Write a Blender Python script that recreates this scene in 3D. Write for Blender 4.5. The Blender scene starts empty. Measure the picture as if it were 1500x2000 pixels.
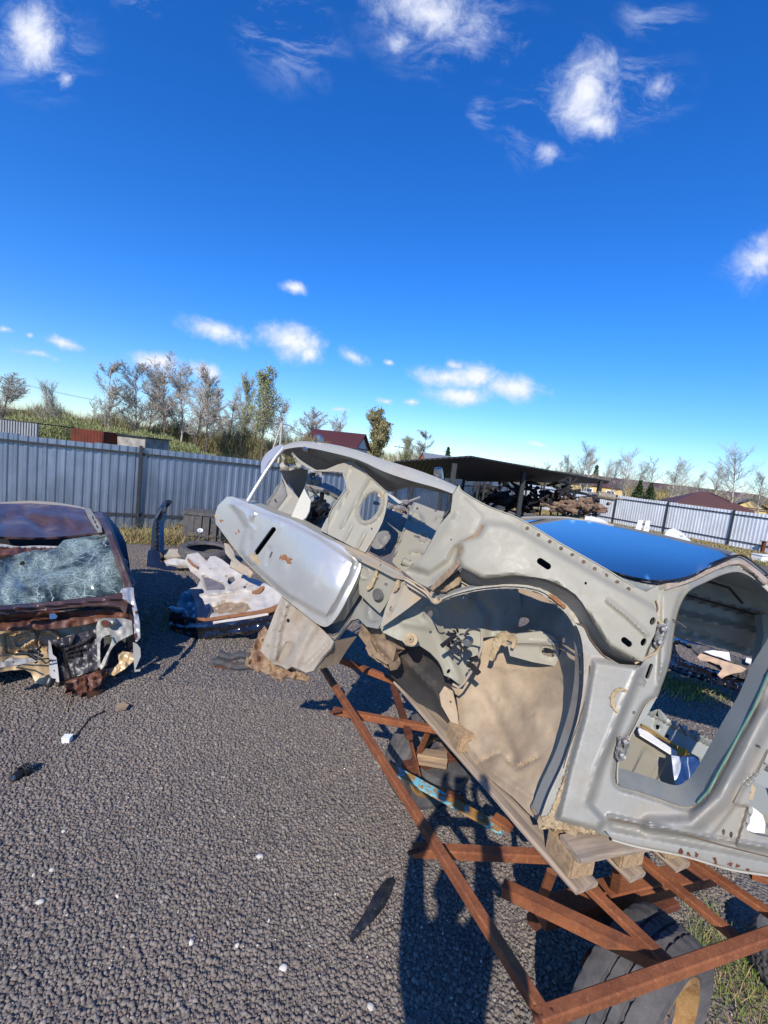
import bpy, bmesh, math, random
import numpy as np
from mathutils import Vector, Matrix, geometry

# ------------------------------------------------------------------ camera
SC = bpy.context.scene
FPX, CAMH, ROLL, PITCH = 850.0, 2.0, math.radians(6.8), math.radians(6.2)
_f = np.array([0, math.cos(PITCH), -math.sin(PITCH)])
_r0 = np.array([1.0, 0, 0]); _u0 = np.array([0, math.sin(PITCH), math.cos(PITCH)])
_r = _r0*math.cos(ROLL)+_u0*math.sin(ROLL)
_u = -_r0*math.sin(ROLL)+_u0*math.cos(ROLL)
CAMP = np.array([0, 0, CAMH])
cam_data = bpy.data.cameras.new("camera")
cam = bpy.data.objects.new("camera", cam_data)
SC.collection.objects.link(cam); SC.camera = cam
cam_data.sensor_fit = 'VERTICAL'; cam_data.sensor_height = 24.0
cam_data.lens = 24.0*FPX/2000.0
cam_data.clip_start = 0.02; cam_data.clip_end = 4000
cam.matrix_world = Matrix(((_r[0], _u[0], -_f[0], 0), (_r[1], _u[1], -_f[1], 0), (_r[2], _u[2], -_f[2], CAMH), (0, 0, 0, 1)))

# ------------------------------------------------------------------ sky, sun, exposure
SUNDIR = Vector((-0.209, -0.783, 0.586)).normalized()      # towards the sun
SUN_EL = math.asin(SUNDIR.z)
sun_d = bpy.data.lights.new("sun", 'SUN'); sun_d.energy = 5.0; sun_d.angle = math.radians(0.5)
sun_d.color = (1.0, 0.93, 0.83)
sun = bpy.data.objects.new("sun", sun_d); SC.collection.objects.link(sun)
sun.rotation_euler = SUNDIR.to_track_quat('Z', 'Y').to_euler()
SC.view_settings.view_transform = 'Standard'; SC.view_settings.look = 'None'
SC.view_settings.gamma = 1.0; SC.view_settings.exposure = 0.18

W = bpy.data.worlds.new("World"); SC.world = W; W.use_nodes = True
nt = W.node_tree; N = nt.nodes; L = nt.links
for n in list(N): N.remove(n)
def wn(t, **k):
    n = N.new(t)
    for a, b in k.items(): setattr(n, a, b)
    return n
def unray(px, py):
    return _f + _r*(px-750)/FPX + _u*(1000-py)/FPX
sky = wn('ShaderNodeTexSky', sky_type='NISHITA'); sky.sun_disc = False
sky.sun_elevation = SUN_EL; sky.sun_rotation = math.atan2(SUNDIR.x, SUNDIR.y)
sky.air_density = 1.0; sky.dust_density = 0.1; sky.ozone_density = 3.0; sky.altitude = 200
hsv = wn('ShaderNodeHueSaturation'); hsv.inputs['Saturation'].default_value = 1.32
hsv.inputs['Value'].default_value = 1.0; hsv.inputs['Hue'].default_value = 0.503
L.new(sky.outputs[0], hsv.inputs['Color'])
gain = wn('ShaderNodeMixRGB', blend_type='MULTIPLY'); gain.inputs[0].default_value = 1.0; L.new(hsv.outputs[0], gain.inputs[1])
tc = wn('ShaderNodeTexCoord'); sx = wn('ShaderNodeSeparateXYZ'); L.new(tc.outputs['Generated'], sx.inputs[0])
def wmath(op, a, b=None, c=None, clamp=False):
    m = wn('ShaderNodeMath', operation=op); m.use_clamp = clamp
    for i, v in enumerate((a, b, c)):
        if v is None: continue
        if isinstance(v, (int, float)): m.inputs[i].default_value = v
        else: L.new(v, m.inputs[i])
    return m.outputs[0]
gm = wn('ShaderNodeMixRGB'); gm.inputs[1].default_value = (.98, 1.07, 1.28, 1); gm.inputs[2].default_value = (.76, 1.22, 1.74, 1); gmr = wn('ShaderNodeMapRange'); L.new(sx.outputs[2], gmr.inputs[0]); gmr.inputs[1].default_value = 0.0; gmr.inputs[2].default_value = .30; L.new(gmr.outputs[0], gm.inputs[0]); L.new(gm.outputs[0], gain.inputs[2])
uu = wmath('DIVIDE', sx.outputs[0], sx.outputs[1]); vv = wmath('DIVIDE', sx.outputs[2], sx.outputs[1])
cb = wn('ShaderNodeCombineXYZ'); L.new(uu, cb.inputs[0]); L.new(vv, cb.inputs[1])
def noise(scale, detail, rough, src=None, dist=0.0):
    n = wn('ShaderNodeTexNoise'); n.inputs['Scale'].default_value = scale; n.inputs['Detail'].default_value = detail
    n.inputs['Roughness'].default_value = rough; n.inputs['Distortion'].default_value = dist
    L.new(src or cb.outputs[0], n.inputs['Vector']); return n
nz = noise(5.5, 8, 0.62)
nz2 = noise(15, 7, 0.7, dist=0.4)
# warp the coordinates a little so that no cloud is an ellipse
vs = wn('ShaderNodeVectorMath', operation='MULTIPLY_ADD'); L.new(nz.outputs['Color'], vs.inputs[0])
vs.inputs[1].default_value = (0.10, 0.06, 0); vs.inputs[2].default_value = (-0.05, -0.03, 0)
vw = wn('ShaderNodeVectorMath', operation='ADD'); L.new(cb.outputs[0], vw.inputs[0]); L.new(vs.outputs[0], vw.inputs[1])
# the clouds of the place as directions: image azimuth/elevation in px, half sizes in px, tilt, thinness
CLOUDS = [(66, 72, 62, 62, 0, 0.0), (132, 150, 26, 22, 0, .35), (95, 10, 60, 30, 0, .55), (500, 70, 50, 55, -50, .68), (580, 25, 75, 45, 0, .6), (290, 8, 70, 28, 0, .62),
    (480, 140, 30, 25, 0, .75), (840, 30, 165, 75, 12, .28), (780, 80, 60, 45, 0, .4), (705, 150, 18, 22, 0, .75),
    (1150, 185, 68, 95, 15, .05), (1160, 240, 60, 45, 0, .3), (1075, 290, 40, 42, 0, .45), (1040, 235, 70, 60, -30, .66), (1290, 168, 62, 40, -15, .45),
    (945, 220, 35, 40, 0, .68), (1290, 30, 80, 60, 0, .68), (1075, 372, 22, 14, 0, .75), (1480, 500, 85, 62, -35, .4), (1495, 450, 30, 30, 0, .6),
    (577, 560, 34, 16, 8, .2), (425, 650, 72, 26, 14, .1), (560, 670, 62, 34, 18, 0.0), (598, 695, 28, 22, 40, .2), (692, 698, 36, 18, 24, .15), (758, 713, 14, 9, 10, .25),
    (125, 668, 36, 13, 12, .15), (70, 690, 75, 12, 10, .45), (62, 653, 16, 9, 10, .4), (8, 640, 22, 10, 8, .3), (300, 704, 55, 20, 10, .05), (395, 725, 42, 17, 12, .2),
    (880, 742, 78, 26, 6, -.05), (900, 776, 68, 22, 4, -.05), (1000, 760, 60, 24, 4, -.05), (885, 714, 22, 16, 20, .3), (925, 738, 40, 30, 10, .1),
    (750, 781, 24, 9, 4, .25), (806, 787, 20, 9, 6, .25), (665, 803, 30, 9, 8, .35), (1050, 871, 44, 8, 6, .45), (910, 817, 24, 7, 6, .5), (965, 828, 28, 6, 6, .55), (90, 583, 24, 8, 10, .66),
    (1365, 884, 34, 7, 6, .6), (1290, 868, 16, 5, 4, .7), (605, 771, 18, 8, 6, .6), (208, 716, 14, 8, 6, .5), (940, 880, 45, 9, 8, .65), (1210, 925, 80, 14, 8, .62), (1100, 905, 60, 10, 8, .66), (150, 790, 90, 10, 8, .75)]
def blobfield(items, grow):
    dmin = None
    for (cx, cy, rx, ry, ang, thin) in items:
        c = unray(cx, cy); e = unray(cx+10, cy); g = unray(cx, cy-10)
        C0 = np.array([c[0]/c[1], c[2]/c[1]]); du = np.array([e[0]/e[1], e[2]/e[1]])-C0; dv = np.array([g[0]/g[1], g[2]/g[1]])-C0
        su = np.linalg.norm(du)/10*rx; sv = np.linalg.norm(dv)/10*ry
        mp = wn('ShaderNodeMapping', vector_type='TEXTURE')
        mp.inputs['Location'].default_value = (C0[0], C0[1], 0)
        mp.inputs['Rotation'].default_value = (0, 0, math.atan2(du[1], du[0])-math.radians(ang))
        mp.inputs['Scale'].default_value = (su*grow, sv*grow, 1)
        L.new(vw.outputs[0], mp.inputs['Vector'])
        ln = wn('ShaderNodeVectorMath', operation='LENGTH'); L.new(mp.outputs[0], ln.inputs[0])
        d = wmath('ADD', ln.outputs['Value'], thin*.8)
        dmin = d if dmin is None else wmath('SMOOTH_MIN', dmin, d, 0.08)
    return dmin
def wmap(src, a0, b0, lo, hi):
    m_ = wn('ShaderNodeMapRange', interpolation_type='SMOOTHSTEP'); L.new(src, m_.inputs[0])
    m_.inputs['From Min'].default_value = a0; m_.inputs['From Max'].default_value = b0; m_.inputs['To Min'].default_value = lo; m_.inputs['To Max'].default_value = hi
    return m_.outputs[0]
dmin = blobfield([c for c in CLOUDS if c[5] < .5], 1.16)
nn = wmath('MULTIPLY_ADD', nz2.outputs['Fac'], 1.5, -0.75)
nn2 = wmath('MULTIPLY_ADD', nz.outputs['Fac'], 0.8, -0.4)
dd = wmath('ADD', wmath('ADD', dmin, nn), nn2)
puff = wmap(dd, 1.12, .05, 0, .93)
wf = blobfield([c[:5]+(0,) for c in CLOUDS if c[5] >= .28 and c[2]*c[3] > 900] + [(1090, 200, 150, 120, -35, 0), (880, 60, 190, 120, 10, 0), (560, 70, 120, 100, 30, 0), (80, 90, 110, 110, 20, 0), (1240, 170, 130, 80, 0, 0)], 1.0)
st = wn('ShaderNodeMapping', vector_type='POINT'); st.inputs['Rotation'].default_value = (0, 0, .5); st.inputs['Scale'].default_value = (1, 2.6, 1); L.new(vw.outputs[0], st.inputs['Vector'])
wz = noise(5.0, 9, .68, st.outputs[0], .5)
wisp = wmath('MULTIPLY', wmap(wf, 1.25, .2, 0, 1), wmap(wz.outputs['Fac'], .46, .74, 0, .62))
tot = wmath('MAXIMUM', puff, wisp)
front = wmath('GREATER_THAN', sx.outputs[1], 0.02)
mask = wmath('MULTIPLY', tot, front)
cc = wn('ShaderNodeMixRGB'); cc.inputs[1].default_value = (5.2, 6.0, 8.0, 1); cc.inputs[2].default_value = (8.0, 8.2, 9.0, 1)
sh = wn('ShaderNodeMapRange'); L.new(dd, sh.inputs[0]); sh.inputs[1].default_value = .9; sh.inputs[2].default_value = .1
L.new(sh.outputs[0], cc.inputs[0])
mx = wn('ShaderNodeMixRGB'); L.new(mask, mx.inputs[0]); L.new(gain.outputs[0], mx.inputs[1]); L.new(cc.outputs[0], mx.inputs[2])
bg = wn('ShaderNodeBackground'); bg.inputs[1].default_value = 0.110; L.new(mx.outputs[0], bg.inputs[0])
wo = wn('ShaderNodeOutputWorld'); L.new(bg.outputs[0], wo.inputs[0])
W.cycles.sampling_method = 'MANUAL'; W.cycles.sample_map_resolution = 512

# ------------------------------------------------------------------ helpers
COL = SC.collection
def G(px, py, z=0.0):            # the point of the level plane z seen at a pixel of the 1500x2000 photo
    v = unray(px, py); return CAMP + v*((z-CAMH)/v[2])
def D(px, py, d): return CAMP + unray(px, py)*d
def YP(px, py, y):
    v = unray(px, py); return CAMP + v*(y/v[1])
def tag(o, label=None, cat=None, group=None, kind=None):
    if label: o['label'] = label
    if cat: o['category'] = cat
    if group: o['group'] = group
    if kind: o['kind'] = kind
    return o
def thing(name, loc, label, cat, group=None, kind=None):
    o = bpy.data.objects.new(name, None); o.empty_display_size = .1
    COL.objects.link(o); o.location = tuple(float(x) for x in loc)
    return tag(o, label, cat, group, kind)
def wloc(o):
    v = Vector((0, 0, 0))
    while o is not None: v = v + o.location; o = o.parent
    return v
def mobj(name, V, F, mat, parent=None, smooth=False, sharp=38, mats=None, matidx=None, base=None):
    V = np.asarray(V, dtype=float).reshape(-1, 3)
    if parent is not None: off = np.array(wloc(parent)); loc = (0, 0, 0)
    else:
        if base is None: base = (V[:, 0].mean(), V[:, 1].mean(), V[:, 2].min())
        off = np.array([float(b) for b in base]); loc = tuple(off)
    me = bpy.data.meshes.new(name)
    me.from_pydata([tuple(v) for v in (V-off)], [], F); me.update()
    if mats:
        for m in mats: me.materials.append(m)
        if matidx is not None: me.polygons.foreach_set('material_index', matidx)
    else: me.materials.append(mat)
    if smooth:
        me.polygons.foreach_set('use_smooth', [True]*len(me.polygons))
        bm = bmesh.new(); bm.from_mesh(me); th = math.radians(sharp)
        for e in bm.edges:
            if len(e.link_faces) == 2:
                a = e.calc_face_angle(0.0)
                e.smooth = a < th
        bm.to_mesh(me); bm.free()
    o = bpy.data.objects.new(name, me); COL.objects.link(o)
    if parent is not None: o.parent = parent
    o.location = loc
    return o
def copy_tree(o, parent=None):
    c = o.copy(); COL.objects.link(c)
    if parent is not None: c.parent = parent
    for ch in list(o.children): copy_tree(ch, c)
    return c

class MB:                      # collects shapes that form ONE part
    def __init__(s): s.V = []; s.F = []; s.I = []
    def add(s, V, F, i=0):
        b = len(s.V); s.V += [tuple(float(c) for c in v) for v in V]; s.F += [tuple(x+b for x in f) for f in F]; s.I += [i]*len(F); return s
    def box(s, c, size, rz=0, i=0, M=None):
        x, y, z = [q/2 for q in size]; R = Matrix.Rotation(rz, 3, 'Z') if M is None else M
        P = [R @ Vector(p) + Vector(tuple(float(q) for q in c)) for p in [(-x, -y, -z), (x, -y, -z), (x, y, -z), (-x, y, -z), (-x, -y, z), (x, -y, z), (x, y, z), (-x, y, z)]]
        return s.add(P, [(0, 3, 2, 1), (4, 5, 6, 7), (0, 1, 5, 4), (1, 2, 6, 5), (2, 3, 7, 6), (3, 0, 4, 7)], i)
    def bar(s, a, b, w, h, up=(0, 0, 1), i=0, twist=0, bevel=0.0):
        a = Vector(tuple(float(q) for q in a)); b = Vector(tuple(float(q) for q in b)); d = (b-a).normalized()
        sd = d.cross(Vector(up)).normalized(); upv = sd.cross(d).normalized()
        if twist: R = Matrix.Rotation(twist, 3, d); sd = R @ sd; upv = R @ upv
        e = bevel
        prof = [(-w/2+e, -h/2), (w/2-e, -h/2), (w/2, -h/2+e), (w/2, h/2-e), (w/2-e, h/2), (-w/2+e, h/2), (-w/2, h/2-e), (-w/2, -h/2+e)] if e else [(-w/2, -h/2), (w/2, -h/2), (w/2, h/2), (-w/2, h/2)]
        return s.prism([a, b], prof, sd, upv, i)
    def prism(s, ends, prof, sd, upv, i=0):
        n = len(prof); V = []
        for p in ends: V += [p + sd*q[0] + upv*q[1] for q in prof]
        F = [tuple(range(n))[::-1], tuple(range(n, 2*n))] + [(k, (k+1) % n, n+(k+1) % n, n+k) for k in range(n)]
        return s.add(V, F, i)
    def angle(s, a, b, w, t, up=(0, 0, 1), flip=1, i=0):      # L profile
        a = Vector(tuple(float(q) for q in a)); b = Vector(tuple(float(q) for q in b)); d = (b-a).normalized()
        sd = d.cross(Vector(up)).normalized()*flip; upv = d.cross(sd).normalized()*flip*-1
        if upv.z < 0: upv = -upv
        prof = [(0, 0), (w, 0), (w, -t), (t, -t), (t, -w), (0, -w)]
        return s.prism([a, b], prof, sd, upv, i)
    def tube(s, pts, r, n=8, i=0, cap=True):
        P = [Vector(tuple(float(q) for q in p)) for p in pts]; rs = r if hasattr(r, '__len__') else [r]*len(P)
        V = []; prev = None
        for k, p in enumerate(P):
            d = (P[min(k+1, len(P)-1)]-P[max(k-1, 0)]).normalized()
            x = d.orthogonal().normalized() if prev is None else (prev-d*prev.dot(d)).normalized()
            prev = x; y = d.cross(x)
            V += [p + (x*math.cos(t*2*math.pi/n)+y*math.sin(t*2*math.pi/n))*rs[k] for t in range(n)]
        F = []
        for k in range(len(P)-1):
            F += [(k*n+t, k*n+(t+1) % n, (k+1)*n+(t+1) % n, (k+1)*n+t) for t in range(n)]
        if cap: F += [tuple(range(n))[::-1], tuple(range((len(P)-1)*n, len(P)*n))]
        return s.add(V, F, i)
    def lathe(s, prof, c, axis=(0, 0, 1), n=32, i=0, close=False):    # prof: (radius, height)
        q = Vector((0, 0, 1)).rotation_difference(Vector(axis).normalized()); c = Vector(tuple(float(x) for x in c)); V = []
        for r, h in prof:
            V += [c + q @ Vector((r*math.cos(t*2*math.pi/n), r*math.sin(t*2*math.pi/n), h)) for t in range(n)]
        F = []; m = len(prof)
        for k in range(m if close else m-1):
            k2 = (k+1) % m
            F += [(k*n+t, k*n+(t+1) % n, k2*n+(t+1) % n, k2*n+t) for t in range(n)]
        return s.add(V, F, i)
    def build(s, name, mat, parent=None, smooth=False, **k):
        if isinstance(mat, (list, tuple)): return mobj(name, s.V, s.F, None, parent, smooth, mats=list(mat), matidx=s.I, **k)
        return mobj(name, s.V, s.F, mat, parent, smooth, **k)

# ---- sheet panels: an outline and its depth in metres become a sheet of real thickness, with pressings and holes
def dens(pts, step, closed=True):
    out = []; n = len(pts)
    for k in range(n if closed else n-1):
        a = np.array(pts[k], float); b = np.array(pts[(k+1) % n], float); m = max(1, int(math.ceil(np.linalg.norm(b-a)/step)))
        out += [a+(b-a)*t/m for t in range(m)]
    if not closed: out.append(np.array(pts[-1], float))
    return np.array(out)
def curve(pts, closed=False, m=6):
    P = [np.array(p, float) for p in pts]; n = len(P); out = []
    for k in range(n if closed else n-1):
        p0 = P[(k-1) % n] if closed or k > 0 else P[0]; p1 = P[k]; p2 = P[(k+1) % n]; p3 = P[(k+2) % n] if closed or k+2 < n else P[-1]
        for t in range(m):
            t = t/m; out.append(tuple(0.5*((2*p1)+(-p0+p2)*t+(2*p0-5*p1+4*p2-p3)*t*t+(-p0+3*p1-3*p2+p3)*t**3)))
    if not closed: out.append(tuple(P[-1]))
    return out
def capsule(a, b, r, n=7):
    a = np.array(a, float); b = np.array(b, float); d = (b-a)/np.linalg.norm(b-a); q = np.array([-d[1], d[0]]); out = []
    for k in range(n): t = math.pi*k/(n-1)-math.pi/2; out.append(tuple(b+r*(d*math.cos(t)+q*math.sin(t))))
    for k in range(n): t = math.pi*k/(n-1)+math.pi/2; out.append(tuple(a+r*(d*math.cos(t)+q*math.sin(t))))
    return out
def ellipse(cx, cy, rx, ry, ang=0, n=24):
    a = math.radians(ang); return [(cx+rx*math.cos(t)*math.cos(a)-ry*math.sin(t)*math.sin(a), cy+rx*math.cos(t)*math.sin(a)+ry*math.sin(t)*math.cos(a)) for t in [2*math.pi*k/n for k in range(n)]]
def inside(P, poly):
    x = P[:, 0]; y = P[:, 1]; r = np.zeros(len(P), bool); poly = np.asarray(poly, float); n = len(poly); j = n-1
    for i in range(n):
        xi, yi = poly[i]; xj, yj = poly[j]
        if yi != yj: r ^= ((yi > y) != (yj > y)) & (x < (xj-xi)*(y-yi)/(yj-yi)+xi)
        j = i
    return r
def segdist(P, pts, closed=False):
    pts = np.asarray(pts, float); n = len(pts); best = np.full(len(P), 1e9)
    for k in range(n if closed else n-1):
        a = pts[k]; b = pts[(k+1) % n]; ab = b-a; t = np.clip(((P-a)@ab)/max(ab@ab, 1e-9), 0, 1)
        best = np.minimum(best, np.linalg.norm(P-(a+t[:, None]*ab), axis=1))
    return best
def sst(x): x = np.clip(x, 0, 1); return x*x*(3-2*x)
def depthfn(anch):
    A = np.array(anch, float); X = A[:, :2]/200.0; y = 1/A[:, 2]; n = len(A)
    def phi(r): return np.where(r > 1e-9, r*r*np.log(np.maximum(r, 1e-9)), 0)
    K = phi(np.linalg.norm(X[:, None]-X[None], axis=2))+np.eye(n)*1e-4; Pm = np.hstack([np.ones((n, 1)), X])
    M = np.block([[K, Pm], [Pm.T, np.zeros((3, 3))]]); w = np.linalg.lstsq(M, np.concatenate([y, np.zeros(3)]), rcond=None)[0]
    def f(P):
        Q = np.asarray(P, float)/200.0
        return 1/(phi(np.linalg.norm(Q[:, None]-X[None], axis=2))@w[:n]+w[n]+Q@w[n+1:])
    return f
_rs = np.random.RandomState(5); _GR = _rs.rand(64, 64)
def vnoise(P, s):
    Q = P/s; i = np.floor(Q).astype(int); f = Q-i; f = f*f*(3-2*f); i %= 64; j = (i+1) % 64
    return (_GR[i[:, 0], i[:, 1]]*(1-f[:, 0])+_GR[j[:, 0], i[:, 1]]*f[:, 0])*(1-f[:, 1])+(_GR[i[:, 0], j[:, 1]]*(1-f[:, 0])+_GR[j[:, 0], j[:, 1]]*f[:, 0])*f[:, 1]-.5
def relief_at(P, rel):
    h = np.zeros(len(P))
    for r in rel or []:
        k = r[0]
        if k == 'line': h += r[3]*sst(1-segdist(P, r[1])/r[2])
        elif k == 'poly':
            d = segdist(P, r[1], True)*np.where(inside(P, r[1]), 1, -1); h += r[2]*sst((d+r[3]*.5)/r[3])
        elif k == 'ring':
            d = segdist(P, r[1], True); h += r[3]*sst(1-d/r[2])
        elif k == 'noise': h += r[1]*(vnoise(P, r[2])+.5*vnoise(P+31, r[2]*.45))
    return h
def panel(name, outline, anch, parent, mat, holes=(), th=.004, step=5.0, rel=None, smooth=True, sharp=40, base=None, mats=None, matfn=None, back=None):
    step = float(step); ob = dens(outline, step*1.1); hb = [dens(h, max(step*.7, 2)) for h in holes]
    loops = [ob]+hb; pts = np.vstack(loops); edges = []; b = 0
    for l in loops:
        edges += [(b+k, b+(k+1) % len(l)) for k in range(len(l))]; b += len(l)
    x0, y0 = ob.min(0); x1, y1 = ob.max(0)
    gx, gy = np.meshgrid(np.arange(x0+step*.5, x1, step), np.arange(y0+step*.5, y1, step))
    gx = gx+((np.arange(gx.shape[0]) % 2)*step*.5)[:, None]
    g = np.stack([gx.ravel(), gy.ravel()], 1)
    if len(g):
        k = inside(g, ob) & (segdist(g, ob, True) > step*.45)
        for l in hb: k &= ~inside(g, l) & (segdist(g, l, True) > step*.4)
        g = g[k]; pts = np.vstack([pts, g])
    rr = geometry.delaunay_2d_cdt([Vector(p) for p in pts], edges, [], 0, 1e-4)
    P = np.array([tuple(v) for v in rr[0]]); T = np.array([t for t in rr[2]], int)
    cen = P[T].mean(1); k = inside(cen, ob)
    for l in hb: k &= ~inside(cen, l)
    T = T[k]
    fn = depthfn(anch) if not callable(anch) else anch
    dd = fn(P)-relief_at(P, rel)
    R = _f[None]+_r[None]*((P[:, 0]-750)/FPX)[:, None]+_u[None]*((1000-P[:, 1])/FPX)[:, None]
    V = CAMP[None]+R*dd[:, None]
    a, bb, c = V[T[:, 0]], V[T[:, 1]], V[T[:, 2]]; fnm = np.cross(bb-a, c-a)
    vn = np.zeros_like(V)
    for q in range(3): np.add.at(vn, T[:, q], fnm)
    vn /= np.maximum(np.linalg.norm(vn, axis=1), 1e-12)[:, None]
    s = np.sign((vn*R).sum(1)); smed = 1 if np.median(s) > 0 else -1
    B = V+vn*smed*th if back is None else V+np.array(back)[None]
    n = len(V); F = []
    flip = smed > 0
    for t in T:
        t = tuple(int(q) for q in t)
        F.append(t[::-1] if flip else t); F.append(tuple(q+n for q in (t if flip else t[::-1])))
    cnt = {}
    for t in T:
        for q in range(3):
            e = (int(t[q]), int(t[(q+1) % 3])); cnt[e] = 1
    for (p, q) in cnt:
        if (q, p) not in cnt:
            F.append((p, q, q+n, p+n) if flip else (q, p, p+n, q+n))
    used = np.zeros(n, bool); used[T.ravel()] = True
    mi = None
    AV = np.vstack([V, B])
    keep = np.concatenate([used, used]); idx = np.cumsum(keep)-1
    F = [tuple(int(idx[q]) for q in f) for f in F]
    if matfn is not None:
        AP = np.vstack([P, P])[keep]; mi = [int(matfn(AP[list(f)].mean(0))) for f in F]
    return mobj(name, AV[keep], F, mat, parent, smooth, sharp, mats=mats, matidx=mi, base=base)
def ribbon(name, pts, w, anch, parent, mat, th=.004, wscale=None, **k):
    """a sheet following a line of pixels, w px wide"""
    C = np.array(curve(pts, m=5)); T = np.gradient(C, axis=0); T /= np.linalg.norm(T, axis=1)[:, None]; Nn = np.stack([-T[:, 1], T[:, 0]], 1)
    ww = w if not hasattr(w, '__len__') else np.interp(np.linspace(0, 1, len(C)), np.linspace(0, 1, len(w)), w)[:, None]
    out = [tuple(p) for p in C+Nn*ww/2]+[tuple(p) for p in (C-Nn*ww/2)[::-1]]
    return panel(name, out, anch, parent, mat, th=th, **k)
# ------------------------------------------------------------------ materials
def newmat(name):
    m = bpy.data.materials.new(name); m.use_nodes = True; nt = m.node_tree
    for n in list(nt.nodes): nt.nodes.remove(n)
    return m, nt
def nd(nt, t, ins=None, **k):
    n = nt.nodes.new(t)
    for a, b in k.items(): setattr(n, a, b)
    for a, b in (ins or {}).items():
        if hasattr(b, 'is_output'): nt.links.new(b, n.inputs[a])
        else: n.inputs[a].default_value = b
    return n
def c4(c): return (c[0], c[1], c[2], 1)
def coords(nt, obj=True): return nd(nt, 'ShaderNodeTexCoord').outputs['Object' if obj else 'Generated']
def mixc(nt, fac, a, b, mode='MIX'):
    n = nt.nodes.new('ShaderNodeMixRGB'); n.blend_type = mode
    for i, v in ((0, fac), (1, a), (2, b)):
        if hasattr(v, 'is_output'): nt.links.new(v, n.inputs[i])
        else: n.inputs[i].default_value = v if i == 0 else c4(v)
    return n.outputs[0]
def mth(nt, op, a, b=0.0, clamp=False):
    n = nt.nodes.new('ShaderNodeMath'); n.operation = op; n.use_clamp = clamp
    for i, v in ((0, a), (1, b)):
        if hasattr(v, 'is_output'): nt.links.new(v, n.inputs[i])
        else: n.inputs[i].default_value = v
    return n.outputs[0]
def ramp(nt, v, a, b, lo=0.0, hi=1.0):
    n = nd(nt, 'ShaderNodeMapRange', {0: v, 1: a, 2: b, 3: lo, 4: hi}, interpolation_type='SMOOTHSTEP'); return n.outputs[0]
def tnoise(nt, vec, s, det=5, r=.6, dist=0.0, col=False):
    n = nd(nt, 'ShaderNodeTexNoise', {'Vector': vec, 'Scale': s, 'Detail': det, 'Roughness': r, 'Distortion': dist}); return n.outputs['Color' if col else 'Fac']
def out(nt, col, rough=.5, metal=0.0, bump=None, bs=.3, bd=.01, coat=0.0, spec=.5, **k):
    p = nd(nt, 'ShaderNodeBsdfPrincipled')
    for a, v in (('Base Color', col if hasattr(col, 'is_output') else c4(col)), ('Roughness', rough), ('Metallic', metal), ('Coat Weight', coat), ('Specular IOR Level', spec)):
        if hasattr(v, 'is_output'): nt.links.new(v, p.inputs[a])
        else: p.inputs[a].default_value = v
    for a, v in k.items():
        a = a.replace('_', ' ')
        if hasattr(v, 'is_output'): nt.links.new(v, p.inputs[a])
        else: p.inputs[a].default_value = v
    if bump is not None:
        b = nd(nt, 'ShaderNodeBump', {'Height': bump, 'Strength': bs, 'Distance': bd}); nt.links.new(b.outputs[0], p.inputs['Normal'])
    o = nd(nt, 'ShaderNodeOutputMaterial'); nt.links.new(p.outputs[0], o.inputs[0]); return p
def paint(name, base, dirt=(.22, .16, .10), dirt_amt=.45, rough=.4, metal=.0, rust=0.0, sc=6.0, coat=0.0, dark=(.03, .03, .03), scratch=.25, spec=.5, bs=.12):
    m, nt = newmat(name); v = coords(nt)
    n1 = tnoise(nt, v, sc, 8, .68); n2 = tnoise(nt, v, sc*4.3, 6, .7, .6); n3 = tnoise(nt, v, sc*22, 4, .7)
    c = mixc(nt, ramp(nt, n2, .25, .8, 0, .35), base, tuple(q*.72 for q in base))
    f = ramp(nt, n1, .66-.42*dirt_amt, .86-.28*dirt_amt, 0, min(1, .25+dirt_amt)); c = mixc(nt, f, c, dirt)
    if rust:
        rf = mth(nt, 'MULTIPLY', ramp(nt, tnoise(nt, v, sc*2.1, 9, .75, .8), .66-.2*rust, .74-.18*rust), 1.0)
        c = mixc(nt, rf, c, mixc(nt, n3, (.20, .065, .02), (.08, .03, .015)))
    sp = ramp(nt, tnoise(nt, v, sc*30, 2, .5), .70, .76, 0, scratch); c = mixc(nt, sp, c, dark)
    stv = nd(nt, 'ShaderNodeMapping', {'Vector': v, 'Scale': (1, 1, .12), 'Rotation': (.2, .3, 0)}).outputs[0]; c = mixc(nt, ramp(nt, tnoise(nt, stv, sc*7, 6, .75), .56, .74, 0, dirt_amt*.7), c, tuple(q*.8 for q in dirt))
    r = ramp(nt, n2, .2, .8, rough*.8, min(1, rough*1.35)); r = mth(nt, 'ADD', r, mth(nt, 'MULTIPLY', f, .3), True)
    mt = mth(nt, 'SUBTRACT', metal, f, True) if metal else 0.0
    out(nt, c, r, mt, n3, bs, .003, coat, spec); return m
def rusty(name, a=(.30, .105, .042), b=(.165, .055, .025), cc=(.38, .17, .075), sc=9.0, rough=.85):
    m, nt = newmat(name); v = coords(nt)
    n1 = tnoise(nt, v, sc, 8, .7); n2 = tnoise(nt, v, sc*9, 6, .75); n3 = tnoise(nt, v, sc*40, 3, .7)
    c = mixc(nt, ramp(nt, n1, .3, .7), a, b); c = mixc(nt, ramp(nt, n2, .5, .72, 0, .7), c, cc)
    c = mixc(nt, ramp(nt, n3, .58, .68, 0, .7), c, (.05, .02, .012)); c = mixc(nt, ramp(nt, tnoise(nt, v, 3.2, 6, .7, 1.0), .52, .66, 0, .65), c, (.085, .04, .028))
    out(nt, c, rough, .15, n2, .35, .004, spec=.3); return m
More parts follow.
